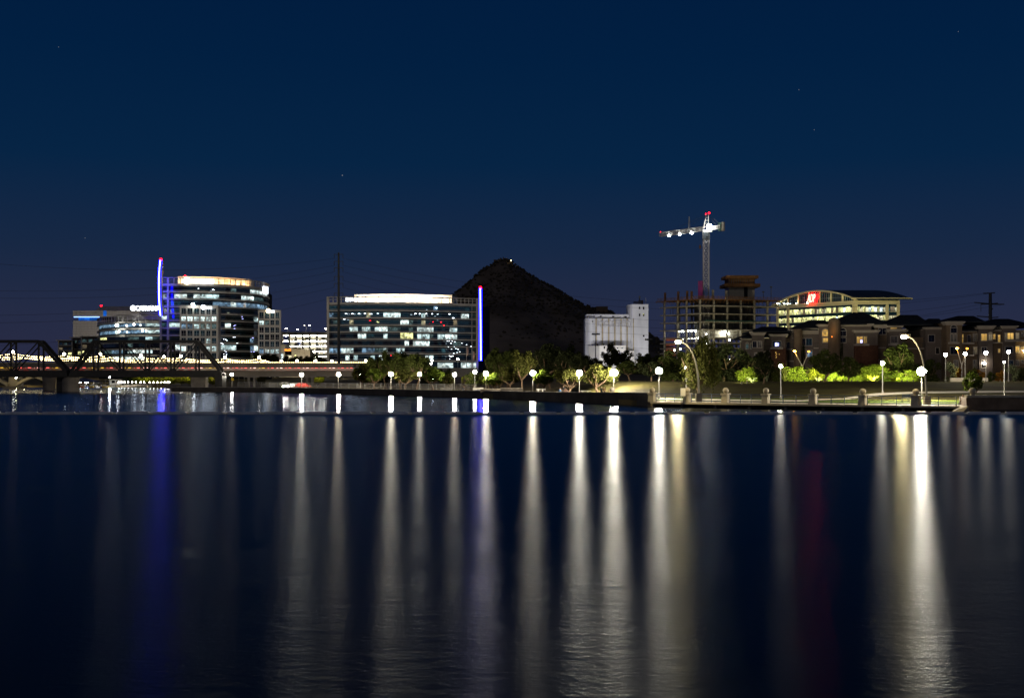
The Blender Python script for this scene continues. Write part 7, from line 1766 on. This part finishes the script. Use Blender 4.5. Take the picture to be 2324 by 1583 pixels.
car('red car parked under the light rail bridge below a promenade lamp', q(14, 880, 0)[0], shore_d(q(14, 880, 0)[0]) + 24, R(78), M['carred'])
car('pale car parked beside the red one under the bridge', q(14, 780, 0)[0], shore_d(q(14, 780, 0)[0]) + 40, R(84), M['boatw'])
# lamps of the far bank and under the old arch
for i, x in enumerate((1000, 1060, 1120, 1190, 1270, 1340, 1430, 1500, 1610, 1680, 1760, 1830, 1900, 1950, 1985)):
    px, py = q(21, x, 205); d = 470 if x < 1500 else 458; X = Xp(px, d); r = thing('bollard_light', 'low bollard light on the far bank path, number %s: ' % i if 0 else ('first second third fourth fifth'.split()[i % 5] + ' low bollard light of five ') + ('near the landing ramp' if i < 5 else 'below the glowing trees' if i < 10 else 'close to the dark wedge of the lake wall'), 'bollard light', (X, d, .9), 'bollard lights along the far bank')
    link('post', MB().tube([(0, 0, 0), (0, 0, 1.0)], .09, 6).mesh('post', M['post']), r); link('globe', MB().sphere((0, 0, 1.2), .2, 8, 6).mesh('globe', lampmat(65, WARM)), r)
for x, y, lb in ((365, 1078, 'small lamp on the old arch pier at the left edge'), (1440, 1045, 'small lamp under the old arch beside the round river pier'), (545, 1128, 'small cool lamp seen through the old arch')):
    px, py = q(11, x, y); d = 429.5 if x != 545 else 470; P = W(px, py, d); r = thing('wall_lamp', lb, 'wall lamp', tuple(P), 'lamps under the old arch bridge')
    link('bracket', MB().bar((0, .6, .1), (0, .1, .1), .1).mesh('bracket', M['post']), r); link('globe', MB().sphere((0, 0, 0), .24, 8, 6).mesh('globe', lampmat(260, YEL)), r)
# road sign on the lamp at the bridge end
p = W(*q(2, 772, 1240), 350); r = thing('road_sign', 'small yellow diamond road sign beside the bridge end lamp', 'sign', (p.x, p.y, .9))
MB().bar((p.x, p.y, .9), (p.x, p.y, p.z), .08).build('post', M['galv'], r); MB().box(p + Vector((0, -.08, 0)), (.75, .04, .75)).build('panel', M['boaty'], r).rotation_euler = (0, 0, 0)
# boat landing on the far bank
lk = thing('boat_dock', 'pale boat dock and landing on the far bank below the bridge lamp', 'dock', (Xp(260, 470), 470, 0))
a, b = q(21, 180, 290), q(21, 1100, 290); MB().box(((Xp(a[0], 471) + Xp(b[0], 471)) / 2, 471.5, .35), (Xp(b[0], 471) - Xp(a[0], 471), 3, .25)).build('deck', M['sand'], lk)
for t in (.05, .25, .45, .65, .85): MB().tube([(lerp(Xp(a[0], 471), Xp(b[0], 471), t), 470.2, -1), (lerp(Xp(a[0], 471), Xp(b[0], 471), t), 470.2, .9)], .18, 8).build('pile', M['steel'], lk)
a, b = q(21, 1060, 270), q(21, 1540, 235); MB().prism([(Xp(a[0], 470), 468), (Xp(b[0], 455), 456), (Xp(b[0], 462), 470), (Xp(a[0], 478), 482)], -.5, [.3, .9, 1.3, 1.2]).build('ramp', M['sand'], lk)
a, b = q(21, 185, 90), q(21, 570, 150); r = thing('boat_canopy', 'navy pitched canopy over the boat dock', 'canopy', (Xp((a[0] + b[0]) / 2, 480), 480, .9))
x0, x1, z0, z1 = Xp(a[0] - 30, 480), Xp(b[0], 480), Zp(b[1], 480), Zp(a[1], 480)
mb = MB(); mb.add([(x0, 477, z0), (x1, 477, z0), (x1, 485, z0), (x0, 485, z0), (x0, 481, z1), (x1 - 4.5, 481, z1), (x0, 477, z0 - .2), (x1, 477, z0 - .2), (x1, 485, z0 - .2), (x0, 485, z0 - .2)], [(0, 1, 5, 4), (1, 2, 5), (2, 3, 4, 5), (6, 9, 8, 7), (0, 6, 7, 1), (1, 7, 8, 2), (2, 8, 9, 3), (3, 9, 6, 0), (0, 4, 3)]); mb.build('roof', M['navy'], r)
for k in range(5): MB().bar((lerp(x0, x1, k / 4), 477.3, .9), (lerp(x0, x1, k / 4), 477.3, z0), .14).build('post', M['white'], r)
for k in range(3): P = Vector((lerp(x0, x1, .3 + k * .22), 479, z0 - .5)); MB().box(P, (1.2, .3, .12)).build('light_fixture', lampmat(90, COOL), r)
a, b = q(21, 840, 125), q(21, 1055, 200); r = thing('dock_kiosk', 'small white lit kiosk right of the landing lamp', 'kiosk', (Xp((a[0] + b[0]) / 2, 488), 488, .9))
MB().box((Xp((a[0] + b[0]) / 2, 488), 490, (Zp(a[1], 488) + .9) / 2), (Xp(b[0], 488) - Xp(a[0], 488), 4, Zp(a[1], 488) - .9)).build('wall', M['white'], r); MB().box((Xp((a[0] + b[0]) / 2, 488), 490, Zp(a[1], 488) + .12), (Xp(b[0], 488) - Xp(a[0], 488) + .8, 4.8, .22)).build('roof', M['cap'], r)
for k in range(2): MB().box((Xp(lerp(a[0], b[0], .3 + .4 * k), 488), 487.95, 2.2), (1.3, .1, 1.0)).build('window', M['glass_b'], r)
def boat(label, px, m, rz, cat='pedal boat'):
    d = 466.5 + rnd.uniform(-1, 1); r = thing('pedal_boat', label, cat, (Xp(px, d), d, 0), 'small boats at the dock', rz)
    prof = [(-1.5, .2), (-1.3, .62), (1.2, .62), (1.6, .3)]
    mb = MB(); mb.prism([(-.8, -1.3), (.8, -1.3), (.7, 1.0), (0, 1.7), (-.7, 1.0)], -.12, .5); link('hull', mb.mesh('hull', m), r)
    for s_ in (-.35, .35): link('seat', MB().box((s_, -.3, .68), (.45, .5, .35)).box((s_, -.6, .95), (.45, .12, .5)).mesh('seat', M['boatw']), r)
    link('canopy', MB().box((0, -.3, 1.75), (1.5, 1.7, .08)).mesh('canopy', m), r)
    for s_ in (-.7, .7): link('canopy_post', MB().bar((s_, -.9, .5), (s_, -.9, 1.72), .05).mesh('canopy_post', M['galv']), r)
for i, (x, m, lb) in enumerate(((215, 'boatw', 'white boat moored nearest the thick round pier'), (215 + 90, 'boato', 'orange boat moored under the navy canopy'), (380, 'boatb', 'blue boat moored under the right end of the canopy'), (500, 'boaty', 'yellow boat moored right of the canopy'), (580, 'boatw', 'white boat left of the blue pair'), (690, 'boatb', 'blue boat left of the landing lamp'), (760, 'boaty', 'yellow boat just left of the landing lamp'), (900, 'boatw', 'white boat moored right of the landing lamp'))):
    boat(lb, q(21, x, 0)[0], M[m], R(rnd.uniform(-25, 25)))
# stars
for x, y, lb in ((133, 107, 'faint star high over the left edge'), (777, 398, 'brightest star, above the dark steel pole'), (1848, 295, 'faint star above and right of the crane'), (1813, 204, 'faint small star high above the vaulted office'), (2175, 72, 'faint star near the top right corner'), (193, 540, 'faint low star above the stone block')):
    o = MB().sphere(W(x, y, 9000), 4.6 if y == 398 else 3.0, 6, 4).build('star', M['star']); tag(o, lb, 'star')
